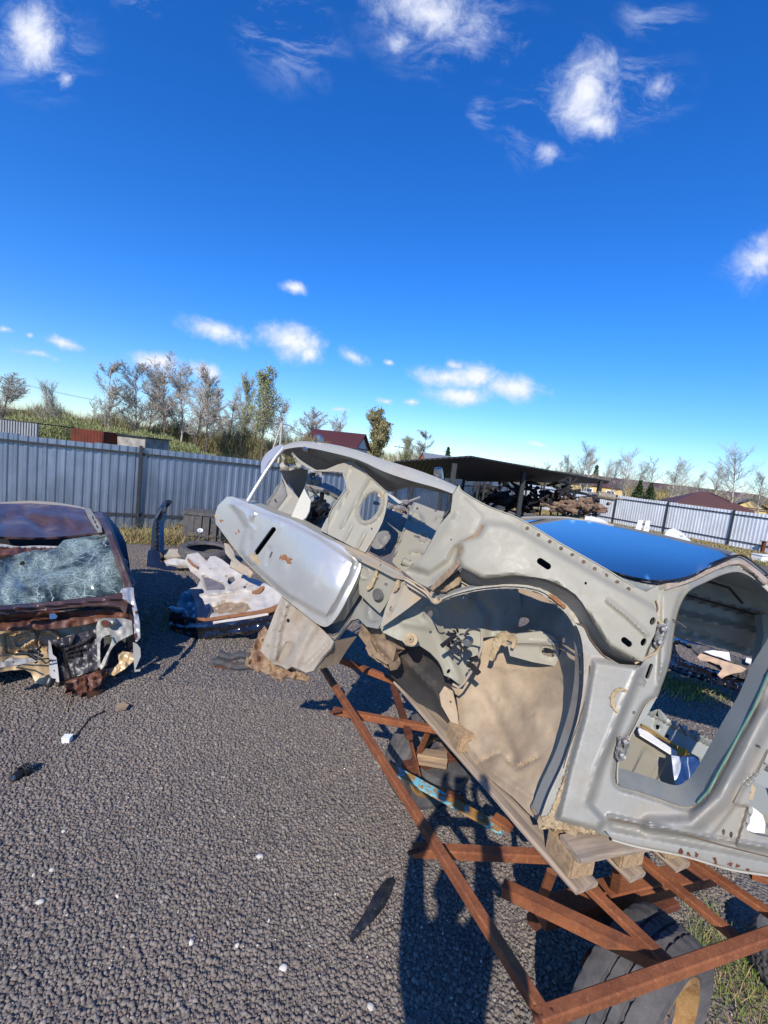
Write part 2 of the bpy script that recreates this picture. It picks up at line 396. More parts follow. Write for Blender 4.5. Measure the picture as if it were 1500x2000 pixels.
def wood(name, a=(.36, .25, .15), b=(.17, .12, .08), sc=2.0, axis=0, grain=26):
    m, nt = newmat(name); v = coords(nt)
    mp = nd(nt, 'ShaderNodeMapping', {'Vector': v, 'Scale': tuple((sc if k == axis else sc*grain) for k in range(3)), 'Rotation': (0, 0, 0)})
    n1 = tnoise(nt, mp.outputs[0], 1.0, 6, .65, .4); n2 = tnoise(nt, v, 7, 5, .7)
    c = mixc(nt, ramp(nt, n1, .35, .68), a, b); c = mixc(nt, ramp(nt, n2, .5, .75, 0, .6), c, (.20, .18, .16))
    out(nt, c, .85, 0, n1, .4, .004, spec=.2); return m
def plain(name, c, rough=.7, metal=0.0, var=.25, sc=8.0, bs=.15, spec=.4, c2=None, coat=0.0):
    m, nt = newmat(name); v = coords(nt); n1 = tnoise(nt, v, sc, 7, .65); n2 = tnoise(nt, v, sc*8, 4, .7)
    cc = mixc(nt, ramp(nt, n1, .3, .7, 0, 1), c, c2 or tuple(q*(1-var*1.6) for q in c)); cc = mixc(nt, ramp(nt, n2, .45, .75, 0, var), cc, tuple(min(1, q*1.5+.01) for q in c))
    out(nt, cc, rough, metal, n2, bs, .004, spec=spec, coat=coat); return m

M = {}
M['silver'] = paint('silver_paint', (.53, .525, .50), (.40, .30, .2), .26, .31, .48, .0, 2.2, .2, scratch=.03)
M['silver_dull'] = paint('weathered_silver_paint', (.295, .285, .25), (.24, .185, .125), .42, .52, .30, .0, 4.5, .0, scratch=.15, bs=.2)
M['beige'] = paint('grey_beige_primer', (.295, .275, .215), (.27, .20, .125), .34, .55, .0, .0, 3.5, 0, scratch=.18)
M['beige_dirty'] = paint('dusty_grey_beige_primer', (.33, .295, .235), (.40, .28, .16), .55, .6, .0, .12, 5.0, 0, scratch=.35)
M['beige_shade'] = paint('shade_toned_grey_primer', (.20, .20, .185), (.14, .10, .07), .5, .6, .0, .05, 5.0)  # darker copy of the primer, shade of recessed parts put into the colour
M['tan'] = paint('dried_mud_on_arch_liner', (.40, .31, .21), (.25, .18, .115), .62, .85, .0, .0, 3.0, 0, (.14, .10, .07), .3, .2, .3)
M['grey_green'] = paint('grey_green_metal', (.30, .315, .29), (.24, .2, .14), .3, .5, .25, .0, 4.0)
M['under'] = paint('underseal_with_shade', (.035, .033, .032), (.13, .09, .06), .4, .75, .0, .1, 6.0)  # underseal tone that also carries the painted shade beneath the body
M['sealant'] = paint('cream_seam_sealant', (.43, .33, .20), (.20, .12, .06), .5, .8, .0, .25, 14.0, 0, (.2, .12, .06), .4, .3, .8)
M['roofblue'] = paint('dark_blue_gloss_glass', (.010, .016, .035), (.20, .22, .26), .22, .11, .0, 0, 2.2, .9, scratch=.03, bs=.01, spec=.7)
M['rust'] = rusty('rusty_steel')
M['rust_dark'] = rusty('dark_rusty_steel', (.15, .05, .025), (.07, .025, .015), (.25, .09, .04))
M['wood'] = wood('grey_weathered_wood'); M['chip'] = plain('pressed_chip_block', (.42, .29, .17), .9, 0, .3, 60, .2, .2)
M['rubber'] = plain('worn_tyre_rubber', (.060, .058, .058), .8, 0, .3, 14, .25, .3, (.115, .105, .10))
M['black'] = plain('black_plastic', (.016, .016, .018), .4, 0, .3, 10, .1, .5)
M['blackgloss'] = plain('black_gloss_paint', (.010, .010, .013), .12, 0, .2, 10, .03, .6, coat=.8)
M['white'] = plain('white_sheet', (.80, .80, .80), .6, 0, .08, 6, .1, .4)
M['paper'] = plain('blue_shade_white_film', (.74, .78, .86), .45, 0, .1, 10, .3, .4)  # white film, the blue shade lying on it put into the colour
M['chrome'] = plain('bare_metal', (.6, .6, .6), .3, 1.0, .3, 10, .1)
M['brown'] = paint('brown_gloss_paint', (.085, .048, .044), (.20, .16, .14), .40, .36, .15, .0, 3.0, .25, scratch=.1, bs=.04)
M['brown_rust'] = paint('brown_rusty_cowl', (.11, .045, .03), (.20, .08, .03), .5, .45, .1, .5, 7.0)
M['gold'] = paint('beige_gold_engine_bay', (.52, .37, .20), (.26, .14, .06), .35, .4, .2, .25, 5.0, .2)
M['yellow'] = plain('yellow_plastic', (.72, .40, .04), .5)
M['orange'] = paint('orange_rust_edge', (.27, .12, .05), (.13, .055, .028), .6, .8, 0, .4, 22)
M['whitepanel'] = paint('chalky_white_panel', (.46, .435, .395), (.30, .22, .15), .5, .5, 0, .22, 4.5)
M['mud'] = plain('dried_mud', (.30, .22, .14), .95, 0, .4, 14, .5, .1, (.16, .12, .09))
# blue flaking bar
m, nt = newmat('flaking_blue_paint'); v = coords(nt); n1 = tnoise(nt, v, 14, 8, .75, 1.2); n2 = tnoise(nt, v, 60, 5, .7)
c = mixc(nt, ramp(nt, n1, .46, .50), (.16, .47, .55), mixc(nt, n2, (.26, .09, .03), (.42, .26, .06))); c = mixc(nt, ramp(nt, n2, .6, .7, 0, .5), c, (.06, .12, .16))
out(nt, c, .6, 0, n1, .5, .004); M['bluebar'] = m
# galvanised sheet
def galv(name, base, rough=.38, scratches=False, metal=.5):
    m, nt = newmat(name); v = coords(nt); mp = nd(nt, 'ShaderNodeMapping', {'Vector': v, 'Scale': (9, 9, .7)})
    n1 = tnoise(nt, v, 1.2, 6, .6); n2 = tnoise(nt, mp.outputs[0], 1.0, 6, .7)
    c = mixc(nt, ramp(nt, n1, .3, .7), base, tuple(q*.8 for q in base)); c = mixc(nt, ramp(nt, n2, .55, .8, 0, .35), c, tuple(q*.55 for q in base))
    rr = ramp(nt, n2, .3, .7, rough*.8, rough*1.3)
    if scratches:
        n3 = tnoise(nt, nd(nt, 'ShaderNodeMapping', {'Vector': v, 'Scale': (3, 3, 9)}).outputs[0], 2.0, 8, .8, 1.0); c = mixc(nt, ramp(nt, n3, .6, .68, 0, .6), c, (.75, .78, .82))
    out(nt, c, rr, metal, n1, .2, .02); return m
M['galv'] = galv('galvanised_sheet', (.30, .35, .43), .36, metal=.85); M['galv2'] = galv('bright_galvanised_sheet', (.68, .71, .75), .5, True, .25)
M['post'] = plain('dark_painted_post', (.03, .032, .035), .6, 0, .3, 8)
# gravel ground
m, nt = newmat('crushed_stone_gravel'); v = coords(nt)
vo = nd(nt, 'ShaderNodeTexVoronoi', {'Vector': v, 'Scale': 62.0, 'Randomness': 1.0}); vo2 = nd(nt, 'ShaderNodeTexVoronoi', {'Vector': v, 'Scale': 105.0, 'Randomness': 1.0})
sep = nd(nt, 'ShaderNodeSeparateColor', {'Color': vo.outputs['Color']})
big = tnoise(nt, v, .45, 6, .6); fine = tnoise(nt, v, 260, 3, .7)
c = mixc(nt, sep.outputs[0], (.155, .133, .115), (.262, .226, .194)); c = mixc(nt, ramp(nt, sep.outputs[1], .9, .98, 0, .6), c, (.33, .28, .24))
c = mixc(nt, ramp(nt, vo.outputs['Distance'], .45, .85, 0, .75), c, (.07, .06, .055)); c = mixc(nt, ramp(nt, big, .35, .75, 0, .35), c, (.235, .19, .155))
c = mixc(nt, ramp(nt, tnoise(nt, v, 1.7, 6, .7), .60, .75, 0, .5), c, (.15, .13, .115)); c = mixc(nt, mth(nt, 'MULTIPLY', fine, .3), c, (.06, .055, .05))
h = mth(nt, 'ADD', mth(nt, 'MULTIPLY', vo.outputs['Distance'], -1.0), mth(nt, 'MULTIPLY', vo2.outputs['Distance'], -.45))
out(nt, c, .85, 0, h, .9, .012, spec=.25); M['gravel'] = m
def stonemat(name, a, b):
    m, nt = newmat(name); g = nd(nt, 'ShaderNodeNewGeometry'); v = coords(nt); w = nd(nt, 'ShaderNodeTexWhiteNoise', {'Vector': nd(nt, 'ShaderNodeVectorMath', {0: g.outputs['Random Per Island']}, operation='ADD').outputs[0]})
    s = nd(nt, 'ShaderNodeSeparateColor', {'Color': w.outputs['Color']})
    c = mixc(nt, s.outputs[0], a, b); c = mixc(nt, ramp(nt, s.outputs[1], .93, .99, 0, .6), c, tuple(min(1, q*1.8) for q in b)); c = mixc(nt, ramp(nt, s.outputs[2], .9, 1, 0, .5), c, (.23, .13, .085))
    c = mixc(nt, mth(nt, 'MULTIPLY', tnoise(nt, v, 150, 4, .7), .5), c, tuple(q*.5 for q in a)); c = mixc(nt, ramp(nt, tnoise(nt, v, .9, 6, .7), .42, .68, 0, .45), c, (.26, .215, .175)); c = mixc(nt, ramp(nt, tnoise(nt, v, 1.9, 5, .7, .8), .58, .70, 0, .4), c, (.09, .08, .075))
    out(nt, c, .85, spec=.25); return m
M['stones'] = stonemat('grey_brown_crushed_stones', (.148, .127, .110), (.262, .226, .194))
M['whitestone'] = plain('pale_limestone', (.60, .56, .49), .85, 0, .2, 30, .3, .3)
def grassmat(name, a, b, c3):
    m, nt = newmat(name); g = nd(nt, 'ShaderNodeNewGeometry'); w = nd(nt, 'ShaderNodeTexWhiteNoise', {'Vector': nd(nt, 'ShaderNodeVectorMath', {0: g.outputs['Random Per Island']}, operation='ADD').outputs[0]})
    s = nd(nt, 'ShaderNodeSeparateColor', {'Color': w.outputs['Color']}); c = mixc(nt, s.outputs[0], a, b); c = mixc(nt, ramp(nt, s.outputs[1], .6, .8), c, c3)
    p = out(nt, c, .7, spec=.2); return m
M['grass'] = grassmat('spring_grass_blades', (.11, .17, .03), (.20, .27, .06), (.38, .30, .13))
M['drygrass'] = grassmat('dry_straw', (.30, .21, .10), (.42, .31, .16), (.16, .19, .05))
m, nt = newmat('meadow'); v = coords(nt); n1 = tnoise(nt, v, .06, 8, .7); n2 = tnoise(nt, v, 2.0, 6, .7)
c = mixc(nt, ramp(nt, n1, .35, .65), (.11, .14, .04), (.21, .17, .08)); c = mixc(nt, ramp(nt, n2, .4, .7, 0, .6), c, (.07, .075, .03)); out(nt, c, .95, 0, n2, .5, .1, spec=.1); M['meadow'] = m
m, nt = newmat('yard_verge'); v = coords(nt); n1 = tnoise(nt, v, .8, 8, .7); n2 = tnoise(nt, v, 26, 5, .7)
c = mixc(nt, ramp(nt, n1, .38, .62), (.24, .17, .085), (.13, .15, .045)); c = mixc(nt, ramp(nt, n2, .4, .7, 0, .7), c, (.10, .075, .04)); out(nt, c, .95, 0, n2, .8, .04, spec=.1); M['verge'] = m
M['bark_birch'] = plain('pale_birch_bark', (.50, .47, .42), .85, 0, .5, 3, .2, .2, (.26, .23, .20)); M['bark'] = plain('grey_brown_bark', (.19, .155, .12), .9, 0, .4, 3)
M['twig'] = plain('grey_brown_twigs', (.46, .41, .35), .9, 0, .3, 2); M['twig_pale'] = plain('pale_twigs', (.42, .38, .33), .9, 0, .3, 2)
M['leaf'] = grassmat('young_green_leaves', (.16, .19, .07), (.25, .27, .11), (.31, .31, .15)); M['leaf_olive'] = grassmat('olive_catkins', (.25, .215, .09), (.35, .29, .13), (.18, .17, .07))
M['leaf_dark'] = grassmat('dark_evergreen_needles', (.02, .045, .018), (.04, .07, .025), (.06, .08, .03))
M['brushwood'] = grassmat('brown_green_brushwood', (.19, .165, .085), (.27, .21, .125), (.22, .24, .10))
# ------------------------------------------------------------------ ground
rnd = random.Random(7); RS = np.random.RandomState(11)
def sheet(name, pts, z, mat, kind='structure', label=None, cat=None):
    V = [(float(p[0]), float(p[1]), z) for p in pts]
    o = mobj(name, V, [tuple(range(len(V)))], mat); o.data.polygons[0].normal
    if o.data.polygons[0].normal.z < 0: o.data.flip_normals()
    return tag(o, label, cat, kind=kind)
sheet('ground', [(-1500, -300), (1500, -300), (1500, 2500), (-1500, 2500)], -.012, M['meadow'])
FL0 = np.array([-5.17, 9.0]); FLD = np.array([math.cos(math.radians(26.8)), math.sin(math.radians(26.8))])
FLA, FLB = FL0-FLD*9, FL0+FLD*6.05                      # left fence
FC = np.array([10.8, 35.7]); FR1 = np.array([17.04, 21.4]); FR2 = np.array([15.7, 24.4])
FRD = (FR1-FR2)/np.linalg.norm(FR1-FR2); FRE = FR1+FRD*12
sheet('yard_gravel', [(FLA[0]-2, FLA[1]-14), FLA, FLB, FC, FRE, (FRE[0]+4, -12), (-14, -12)], 0.0, M['gravel'])
def roughedge(pts, amp, n=7):
    out = []
    for k in range(len(pts)):
        a = np.array(pts[k], float); b = np.array(pts[(k+1) % len(pts)], float)
        for t in range(n): out.append(a+(b-a)*t/n+(RS.rand(2)-.5)*amp)
    return out
nf = np.array([FLD[1], -FLD[0]])
sheet('grass_verge', roughedge([FLA+nf*.05, FLB+nf*.05, FLB+nf*.9, FL0+nf*1.3+FLD*1.0, FLA+nf*1.2], .25), .004, M['verge'])
nr = np.array([-FRD[1], FRD[0]]); nr = nr if nr[0] < 0 else -nr
sheet('right_grass_verge', roughedge([FC+nr*.1, FRE+nr*.1, FRE+nr*7, FR1+nr*4.5, FC+nr*2.5], .6), .004, M['verge'])

def stones(name, P, rad, mat, full=True, flat=.65):
    if full:
        t = (1+5**.5)/2
        B = np.array([(-1, t, 0), (1, t, 0), (-1, -t, 0), (1, -t, 0), (0, -1, t), (0, 1, t), (0, -1, -t), (0, 1, -t), (t, 0, -1), (t, 0, 1), (-t, 0, -1), (-t, 0, 1)], float)/1.9
        Fc = np.array([(0, 11, 5), (0, 5, 1), (0, 1, 7), (0, 7, 10), (0, 10, 11), (1, 5, 9), (5, 11, 4), (11, 10, 2), (10, 7, 6), (7, 1, 8), (3, 9, 4), (3, 4, 2), (3, 2, 6), (3, 6, 8), (3, 8, 9), (4, 9, 5), (2, 4, 11), (6, 2, 10), (8, 6, 7), (9, 8, 1)])
    else:
        B = np.array([(1, 0, 0), (-1, 0, 0), (0, 1, 0), (0, -1, 0), (0, 0, 1), (0, 0, -1)], float)
        Fc = np.array([(0, 2, 4), (2, 1, 4), (1, 3, 4), (3, 0, 4), (2, 0, 5), (1, 2, 5), (3, 1, 5), (0, 3, 5)])
    n = len(P); k = len(B)
    V = B[None]*(1+(RS.rand(n, k, 3)-.5)*.7)*rad[:, None, None]*(.75+.5*RS.rand(n, 1, 3))
    V[:, :, 2] *= flat
    a = RS.rand(n)*6.283; b = (RS.rand(n)-.5)*1.2; ca, sa, cbb, sb = np.cos(a), np.sin(a), np.cos(b), np.sin(b)
    y = V[:, :, 1]*cbb[:, None]-V[:, :, 2]*sb[:, None]; z = V[:, :, 1]*sb[:, None]+V[:, :, 2]*cbb[:, None]; x = V[:, :, 0]
    V = np.stack([x*ca[:, None]-y*sa[:, None], x*sa[:, None]+y*ca[:, None], z], 2)+P[:, None]
    V = V.reshape(-1, 3); F = (Fc[None]+(np.arange(n)*k)[:, None, None]).reshape(-1, 3)
    me = bpy.data.meshes.new(name); me.vertices.add(len(V)); me.vertices.foreach_set('co', V.ravel().astype(np.float32))
    me.loops.add(len(F)*3); me.loops.foreach_set('vertex_index', F.ravel().astype(np.int32)); me.polygons.add(len(F))
    me.polygons.foreach_set('loop_start', np.arange(0, len(F)*3, 3, dtype=np.int32)); me.polygons.foreach_set('loop_total', np.full(len(F), 3, np.int32))
    me.update(calc_edges=True); me.materials.append(mat); o = bpy.data.objects.new(name, me); COL.objects.link(o); return o
def wedge(n, y0, y1, m=.12):
    Y = np.sqrt(RS.rand(n)*(y1*y1-y0*y0)+y0*y0); X = (RS.rand(n)*2-1)*(.93*Y+m); return np.stack([X, Y], 1)
p = wedge(80000, .6, 3.4); q = wedge(52000, 3.4, 7.5)
r1 = .0042+.0072*RS.rand(len(p))**1.8; r2 = .009+.006*RS.rand(len(q))
tag(stones('loose_gravel', np.column_stack([p, r1*.25]), r1, M['stones']), 'loose grey brown crushed stones covering the yard', 'gravel', kind='stuff')
tag(stones('distant_loose_gravel', np.column_stack([q, r2*.2]), r2, M['stones'], False), 'crushed stones further back in the yard', 'gravel', kind='stuff')
# countable pale stones
WS = [(509, 1674, .022, 'flat pale stone lying left of the black plastic strip'), (102, 1701, .020, 'rounded pale stone near the left edge of the gravel'), (78, 1763, .018, 'pale oval stone below the other stone at left'),
      (553, 1892, .021, 'pale chunky stone in the foreground gravel'), (229, 1751, .013, 'small pale stone right of the oval stone'), (373, 1842, .016, 'angular white stone in the lower gravel'),
      (461, 1850, .015, 'egg shaped pale stone between two white ones'), (724, 1968, .017, 'pale stone beside the person shadow at the bottom edge'), (124, 1625, .013, 'small white stone above the left foreground'),
      (66, 1710, .011, 'tiny white stone beside the rounded pale one'), (525, 1800, .010, 'tiny white chip left of the plastic strip tip'), (605, 1850, .010, 'white chip near the lower middle gravel')]
for (x, y, r, lab) in WS:
    g = G(x, y); o = stones('pale_stone', np.array([[g[0], g[1], r*.3]]), np.array([r*.85]), M['whitestone'], flat=.45); tag(o, lab, 'stone', 'pale stones scattered on the gravel')
n = 120; p = np.array([G(RS.rand()*1500, 1230+RS.rand()**.8*760)[:2] for _ in range(n)]); r = .003+.004*RS.rand(n)
tag(stones('white_chips', np.column_stack([p, np.full(n, .008)]), r, M['whitestone'], False), 'tiny white chips among the gravel', 'chips', kind='stuff')

# ------------------------------------------------------------------ grass
def blades(name, pts, h, mat, label, cat='grass', w=.004, lean=.5, kind='stuff', per=1):
    V = []; F = []
    for (x, y) in pts:
        hh = h*(.4+.9*rnd.random()); a = rnd.random()*6.283; l = lean*hh*rnd.random()*1.6; t = rnd.random()*6.283; dx, dy = math.cos(a)*w, math.sin(a)*w; lx, ly = math.cos(t)*l, math.sin(t)*l; b = len(V)
        V += [(x-dx, y-dy, 0), (x+dx, y+dy, 0), (x+lx*.4+dx*.7, y+ly*.4+dy*.7, hh*.6), (x+lx*.4-dx*.7, y+ly*.4-dy*.7, hh*.6), (x+lx, y+ly, hh*(1-.3*lean))]
        F += [(b, b+1, b+2, b+3), (b+3, b+2, b+4)]
    o = mobj(name, V, F, mat); return tag(o, label, cat, kind=kind)
def gauss(c, s, n): return [(c[0]+rnd.gauss(0, s[0]), c[1]+rnd.gauss(0, s[1])) for _ in range(n)]
g = G(1425, 1900); blades('grass_tuft', gauss(g, (.10, .16), 520), .075, M['grass'], 'bright green grass tuft right of the large tyre', w=.0018, lean=1.0)
g = G(1440, 1960); blades('grass_tuft', gauss(g, (.16, .12), 420), .06, M['drygrass'], 'dry straw mixed into the grass by the tyre', w=.0016, lean=1.4)
g = G(1325, 1345); blades('grass_tuft', gauss(g, (.22, .16), 700), .09, M['grass'], 'green grass patch seen through the door opening', w=.004, lean=.8)
g = G(240, 1205); blades('grass_tuft', gauss(G(310, 1215), (.22, .3), 500), .05, M['grass'], 'sparse shaded grass left of the black sill', w=.004)
g = G(695, 1290); blades('grass_tuft', gauss(g, (.1, .1), 60), .03, M['grass'], 'small green weeds beside the rail shadow', w=.003)
pts = []
for k in range(9000):
    t = rnd.random()*13.5-3; s = rnd.random()**1.6*1.2; q = FL0+FLD*t+nf*(.05+s); pts.append((q[0], q[1]))
blades('fence_grass', pts, .10, M['drygrass'], 'dry straw and grass along the foot of the left fence', w=.008, lean=.9)
pts = [tuple(FC+(FRE-FC)*rnd.random()+nr*(.2+rnd.random()**1.3*5)) for _ in range(12000)]
blades('verge_grass', pts, .16, M['drygrass'], 'yellow green grass in front of the right fence', w=.015, lean=.8)
for (x, y, s, n) in ((450, 1015, .35, 500), (330, 1040, .5, 700), (375, 1025, .4, 500)):
    g = G(x, y+18); pts = gauss(g, (s, s*.4), n); blades('straw_heap', pts, .34, M['drygrass'], 'heap of dry straw lying against the fence foot', 'straw', w=.006, lean=1.6)

# ------------------------------------------------------------------ fences
def fence(name, A, B, H, mat, label, side, pitch=.147, postn=None, rails=(.3, 1.55), post_step=3.0, first=0.0, th=.017):
    A = np.array(A, float); B = np.array(B, float); Ln = np.linalg.norm(B-A); d = (B-A)/Ln; nrm = np.array([d[1], -d[0]])*side
    root = thing(name, (A[0], A[1], 0), label, 'fence')
    t = 0; prof = []
    while t < Ln:
        for (u, h) in ((0, 0), (.30, 0), (.47, 1), (.77, 1), (.94, 0)):
            if t+u*pitch <= Ln: prof.append((t+u*pitch, h*th))
        t += pitch
    per = 40; k = 0
    while k < len(prof)-1:
        seg = prof[k:k+per+1]; V = []; F = []; dz = (rnd.random()-.5)*.03
        for (s, h) in seg:
            p = A+d*s+nrm*h; j = rnd.random()*.004; V += [(p[0]+j, p[1]+j, .05), (p[0]+j, p[1]+j, H+dz)]
        for q in range(len(seg)-1): F.append((2*q, 2*q+2, 2*q+3, 2*q+1))
        m = len(V); V2 = [(v[0]-nrm[0]*.002, v[1]-nrm[1]*.002, v[2]) for v in V]; F += [tuple(x+m for x in f[::-1]) for f in list(F)]
        mobj('sheet', V+V2, F, mat, root); k += per
    s = first
    while s < Ln:
        p = A+d*s+nrm*.075; MB().box((p[0], p[1], (H+.04)/2), (.06, .08, H+.04), math.atan2(d[1], d[0])).build('post', M['post'], root); s += post_step
    for z in rails:
        b = MB(); b.bar((A[0]+nrm[0]*.045, A[1]+nrm[1]*.045, z), (B[0]+nrm[0]*.045, B[1]+nrm[1]*.045, z), .025, .045); b.build('rail', M['post'], root)
    return root
fence('sheet_fence', FLA, FLB, 1.75, M['galv'], 'blue grey corrugated sheet fence behind the brown wreck', 1, first=0.04, rails=(.35, 1.62))
fence('sheet_fence', FLB+FLD*.02, FC, 1.76, M['galv'], 'shadowed corrugated sheet fence behind the open shed', 1, rails=(.35, 1.5), first=1.0)
fence('sheet_fence', FC, FRE, 1.8, M['galv2'], 'bright scratched sheet fence with dark posts at right', 1, pitch=.16, th=.014, first=(np.linalg.norm(FR2-FC)) % 3.28, post_step=3.28, rails=(.35, 1.62))

# ------------------------------------------------------------------ background buildings
def hyy(px): return 813+.1192*px
def gp(px, Y):
    p = YP(px, hyy(px), Y); q = YP(px, hyy(px)+CAMH*FPX/Y*1.0, Y); return np.array([q[0], Y, 0.0])
def gable_house(name, label, c, L, Wd, hw, hr, rz, wall, roofm, cat='house', hip=0.0, win=(), over=.5):
    root = thing(name, (c[0], c[1], 0), label, cat); R = Matrix.Rotation(rz, 3, 'Z'); C = Vector((c[0], c[1], 0))
    def T(x, y, z): return R @ Vector((x, y, z))+C
    V = [T(sx*L/2, sy*Wd/2, z) for z in (0, hw) for (sx, sy) in ((-1, -1), (1, -1), (1, 1), (-1, 1))]
    F = [(0, 1, 5, 4), (1, 2, 6, 5), (2, 3, 7, 6), (3, 0, 4, 7)]
    if not hip: V += [T(-L/2, 0, hw+hr), T(L/2, 0, hw+hr)]; F += [(4, 7, 8), (6, 5, 9)]
    mobj('wall', V, F, wall, root)
    o = over; e = hr*o/(Wd/2); a = L/2+o; b = Wd/2+o; hx = a-(hip if hip else 0); V = []
    for dz in (0.06, .22): V += [T(-a, -b, hw-e+dz), T(a, -b, hw-e+dz), T(a, b, hw-e+dz), T(-a, b, hw-e+dz), T(-hx, 0, hw+hr+dz), T(hx, 0, hw+hr+dz)]
    F = []
    for k in (0, 6): F += [(k, k+1, k+5, k+4), (k+2, k+3, k+4, k+5)]+([(k+3, k, k+4), (k+1, k+2, k+5)] if hip else [])
    F += [(0, 1, 7, 6), (2, 3, 9, 8), (1, 2, 8, 7), (3, 0, 6, 9)]
    mobj('roof', V, F, roofm, root)
    for (face, x, z, w, h) in win:
        if face == 'f': cc = T(x, -Wd/2-.03, z); sz = (w, .08, h)
        else: cc = T(L/2+.03, x, z); sz = (.08, w, h)
        f = MB().box(cc, sz, rz).build('window', M['white'], root); q = T(x, -Wd/2-.08, z) if face == 'f' else T(L/2+.08, x, z)
        MB().box(q, (sz[0]*.8 if face == 'f' else .03, .03 if face == 'f' else sz[1]*.8, h*.8), rz).build('pane', M['glass_dark'], f)
    return root
M['glass_dark'] = plain('dark_window_glass', (.05, .07, .10), .1, 0, .1, 2)
def sheeting(name, a, b, s, axis=0):
    m, nt = newmat(name); v = coords(nt); w = nd(nt, 'ShaderNodeTexWave', {'Vector': v, 'Scale': s, 'Distortion': .3}); w.bands_direction = 'XYZ'[axis]
    n1 = tnoise(nt, v, .7, 6, .6); c = mixc(nt, n1, a, b); out(nt, c, .55, .1, w.outputs['Fac'], .6, .05); return m
M['redroof'] = sheeting('dark_red_metal_roof', (.065, .020, .018), (.10, .03, .026), 2); M['brownroof'] = sheeting('brown_metal_roof', (.10, .045, .040), (.14, .065, .05), 3)
M['whitewall'] = plain('white_render_wall', (.62, .62, .62), .9, 0, .15, 1); M['brick'] = plain('orange_brick_wall', (.48, .17, .07), .9, 0, .25, 3); M['greyroof'] = sheeting('grey_slate_roof', (.17, .19, .23), (.22, .24, .28), 3)
M['yellowwall'] = plain('yellow_render_wall', (.62, .46, .20), .9, 0, .12, 1); M['block'] = plain('grey_block_wall', (.36, .34, .31), .95, 0, .35, 2); M['contain'] = rusty('rusty_container', (.16, .035, .02), (.09, .025, .018), (.2, .06, .03), 1.5)
c = gp(655, 70); gable_house('red_roof_house', 'white house with a dark red metal roof beyond the fence', c, 8.0, 6.4, 4.1, 2.0, math.radians(-14), M['whitewall'], M['redroof'], win=(('f', 2.2, 3.2, 1.5, 1.2), ('f', -1.2, 3.0, 1.2, 1.2), ('s', 0, 3.6, 1.2, 1.2), ('s', -1.6, 3.0, 1.1, 1.1)))
MB().tube([(c[0]-.3, c[1]-4.4, 0), (c[0]-.3, c[1]-4.4, 6.3)], .06, 6)
c = gp(850, 85); gable_house('brick_house', 'orange brick house with a grey slate roof', c, 6.5, 5.0, 2.3, 2.6, math.radians(205), M['brick'], M['greyroof'], win=(('s', 0, 2.6, .7, 1.0),), over=.25)
c = gp(1275, 95); gable_house('long_yellow_building', 'long yellow building under a low brown roof', c, 42, 9, 3.5, 1.3, math.radians(-4), M['yellowwall'], M['brownroof'], 'building', win=tuple(('f', x, 1.5, 2.2, 1.2) for x in (-14, -9, -4, 6, 12)))
c = gp(1368, 46); gable_house('hip_roof_outbuilding', 'white outbuilding with a brown hipped roof', c, 5.8, 4.6, 1.75, 1.15, math.radians(-18), M['whitewall'], M['brownroof'], 'building', hip=2.9, win=(('f', 1.3, 1.2, 1.6, .5),), over=.5)
c = gp(1452, 62); gable_house('yellow_gable_house', 'small yellow gabled house at the right edge', c, 5.5, 3.6, 2.0, 1.1, math.radians(60), M['yellowwall'], M['brownroof'], win=(('s', .2, 1.6, .8, .8),), over=.3)
c = gp(1150, 75); gable_house('yellow_shed_house', 'yellow low building beside the birches', c, 9, 4.5, 2.6, .7, math.radians(-8), M['yellowwall'], M['brownroof'], 'building', win=(('f', -1, 1.7, 1.4, .8), ('f', 2.5, 1.7, 1.4, .8)), over=.3)
c = gp(192, 30); t = thing('rusty_container', (c[0], c[1], 0), 'dark red rusty metal container behind the left fence', 'container'); MB().box((c[0], c[1], .98), (2.5, 2.0, 1.96), math.radians(-12)).build('body', M['contain'], t)
b = MB();
for k in range(10): b.box((c[0]-1.1+.245*k, c[1]-1.0+.0*k-.052*(k-4.5), .98), (.06, .08, 1.9), math.radians(-12))
b.build('ribs', M['contain'], t)
c = gp(262, 31); t = thing('block_garage', (c[0], c[1], 0), 'grey block garage with a flat dark roof beside the rusty container', 'garage'); MB().box((c[0]+.3, c[1], .93), (2.9, 2.4, 1.86), math.radians(-10)).build('wall', M['block'], t); MB().box((c[0]+.3, c[1], 1.90), (3.15, 2.7, .07), math.radians(-10)).build('roof', M['post'], t)
MB().box((c[0]-1.05, c[1]-1.1, .9), (.7, .35, 1.8), math.radians(-10)).build('door', M['whitewall'], t)
c = gp(28, 22); t = thing('corrugated_hut', (c[0], c[1], 0), 'weathered corrugated hut at the far left behind the fence', 'hut'); b = MB()
for k in range(22): b.box((c[0]-1.75+.16*k, c[1]-.03*k, .98), (.08, .12, 1.96-.008*(k % 3)))
b.build('wall', galv('weathered_corrugated_sheet', (.33, .34, .36), .6), t); MB().box((c[0]-.1, c[1]+.8, 1.98), (3.8, 2.2, .05), math.radians(-10)).build('roof', M['post'], t)

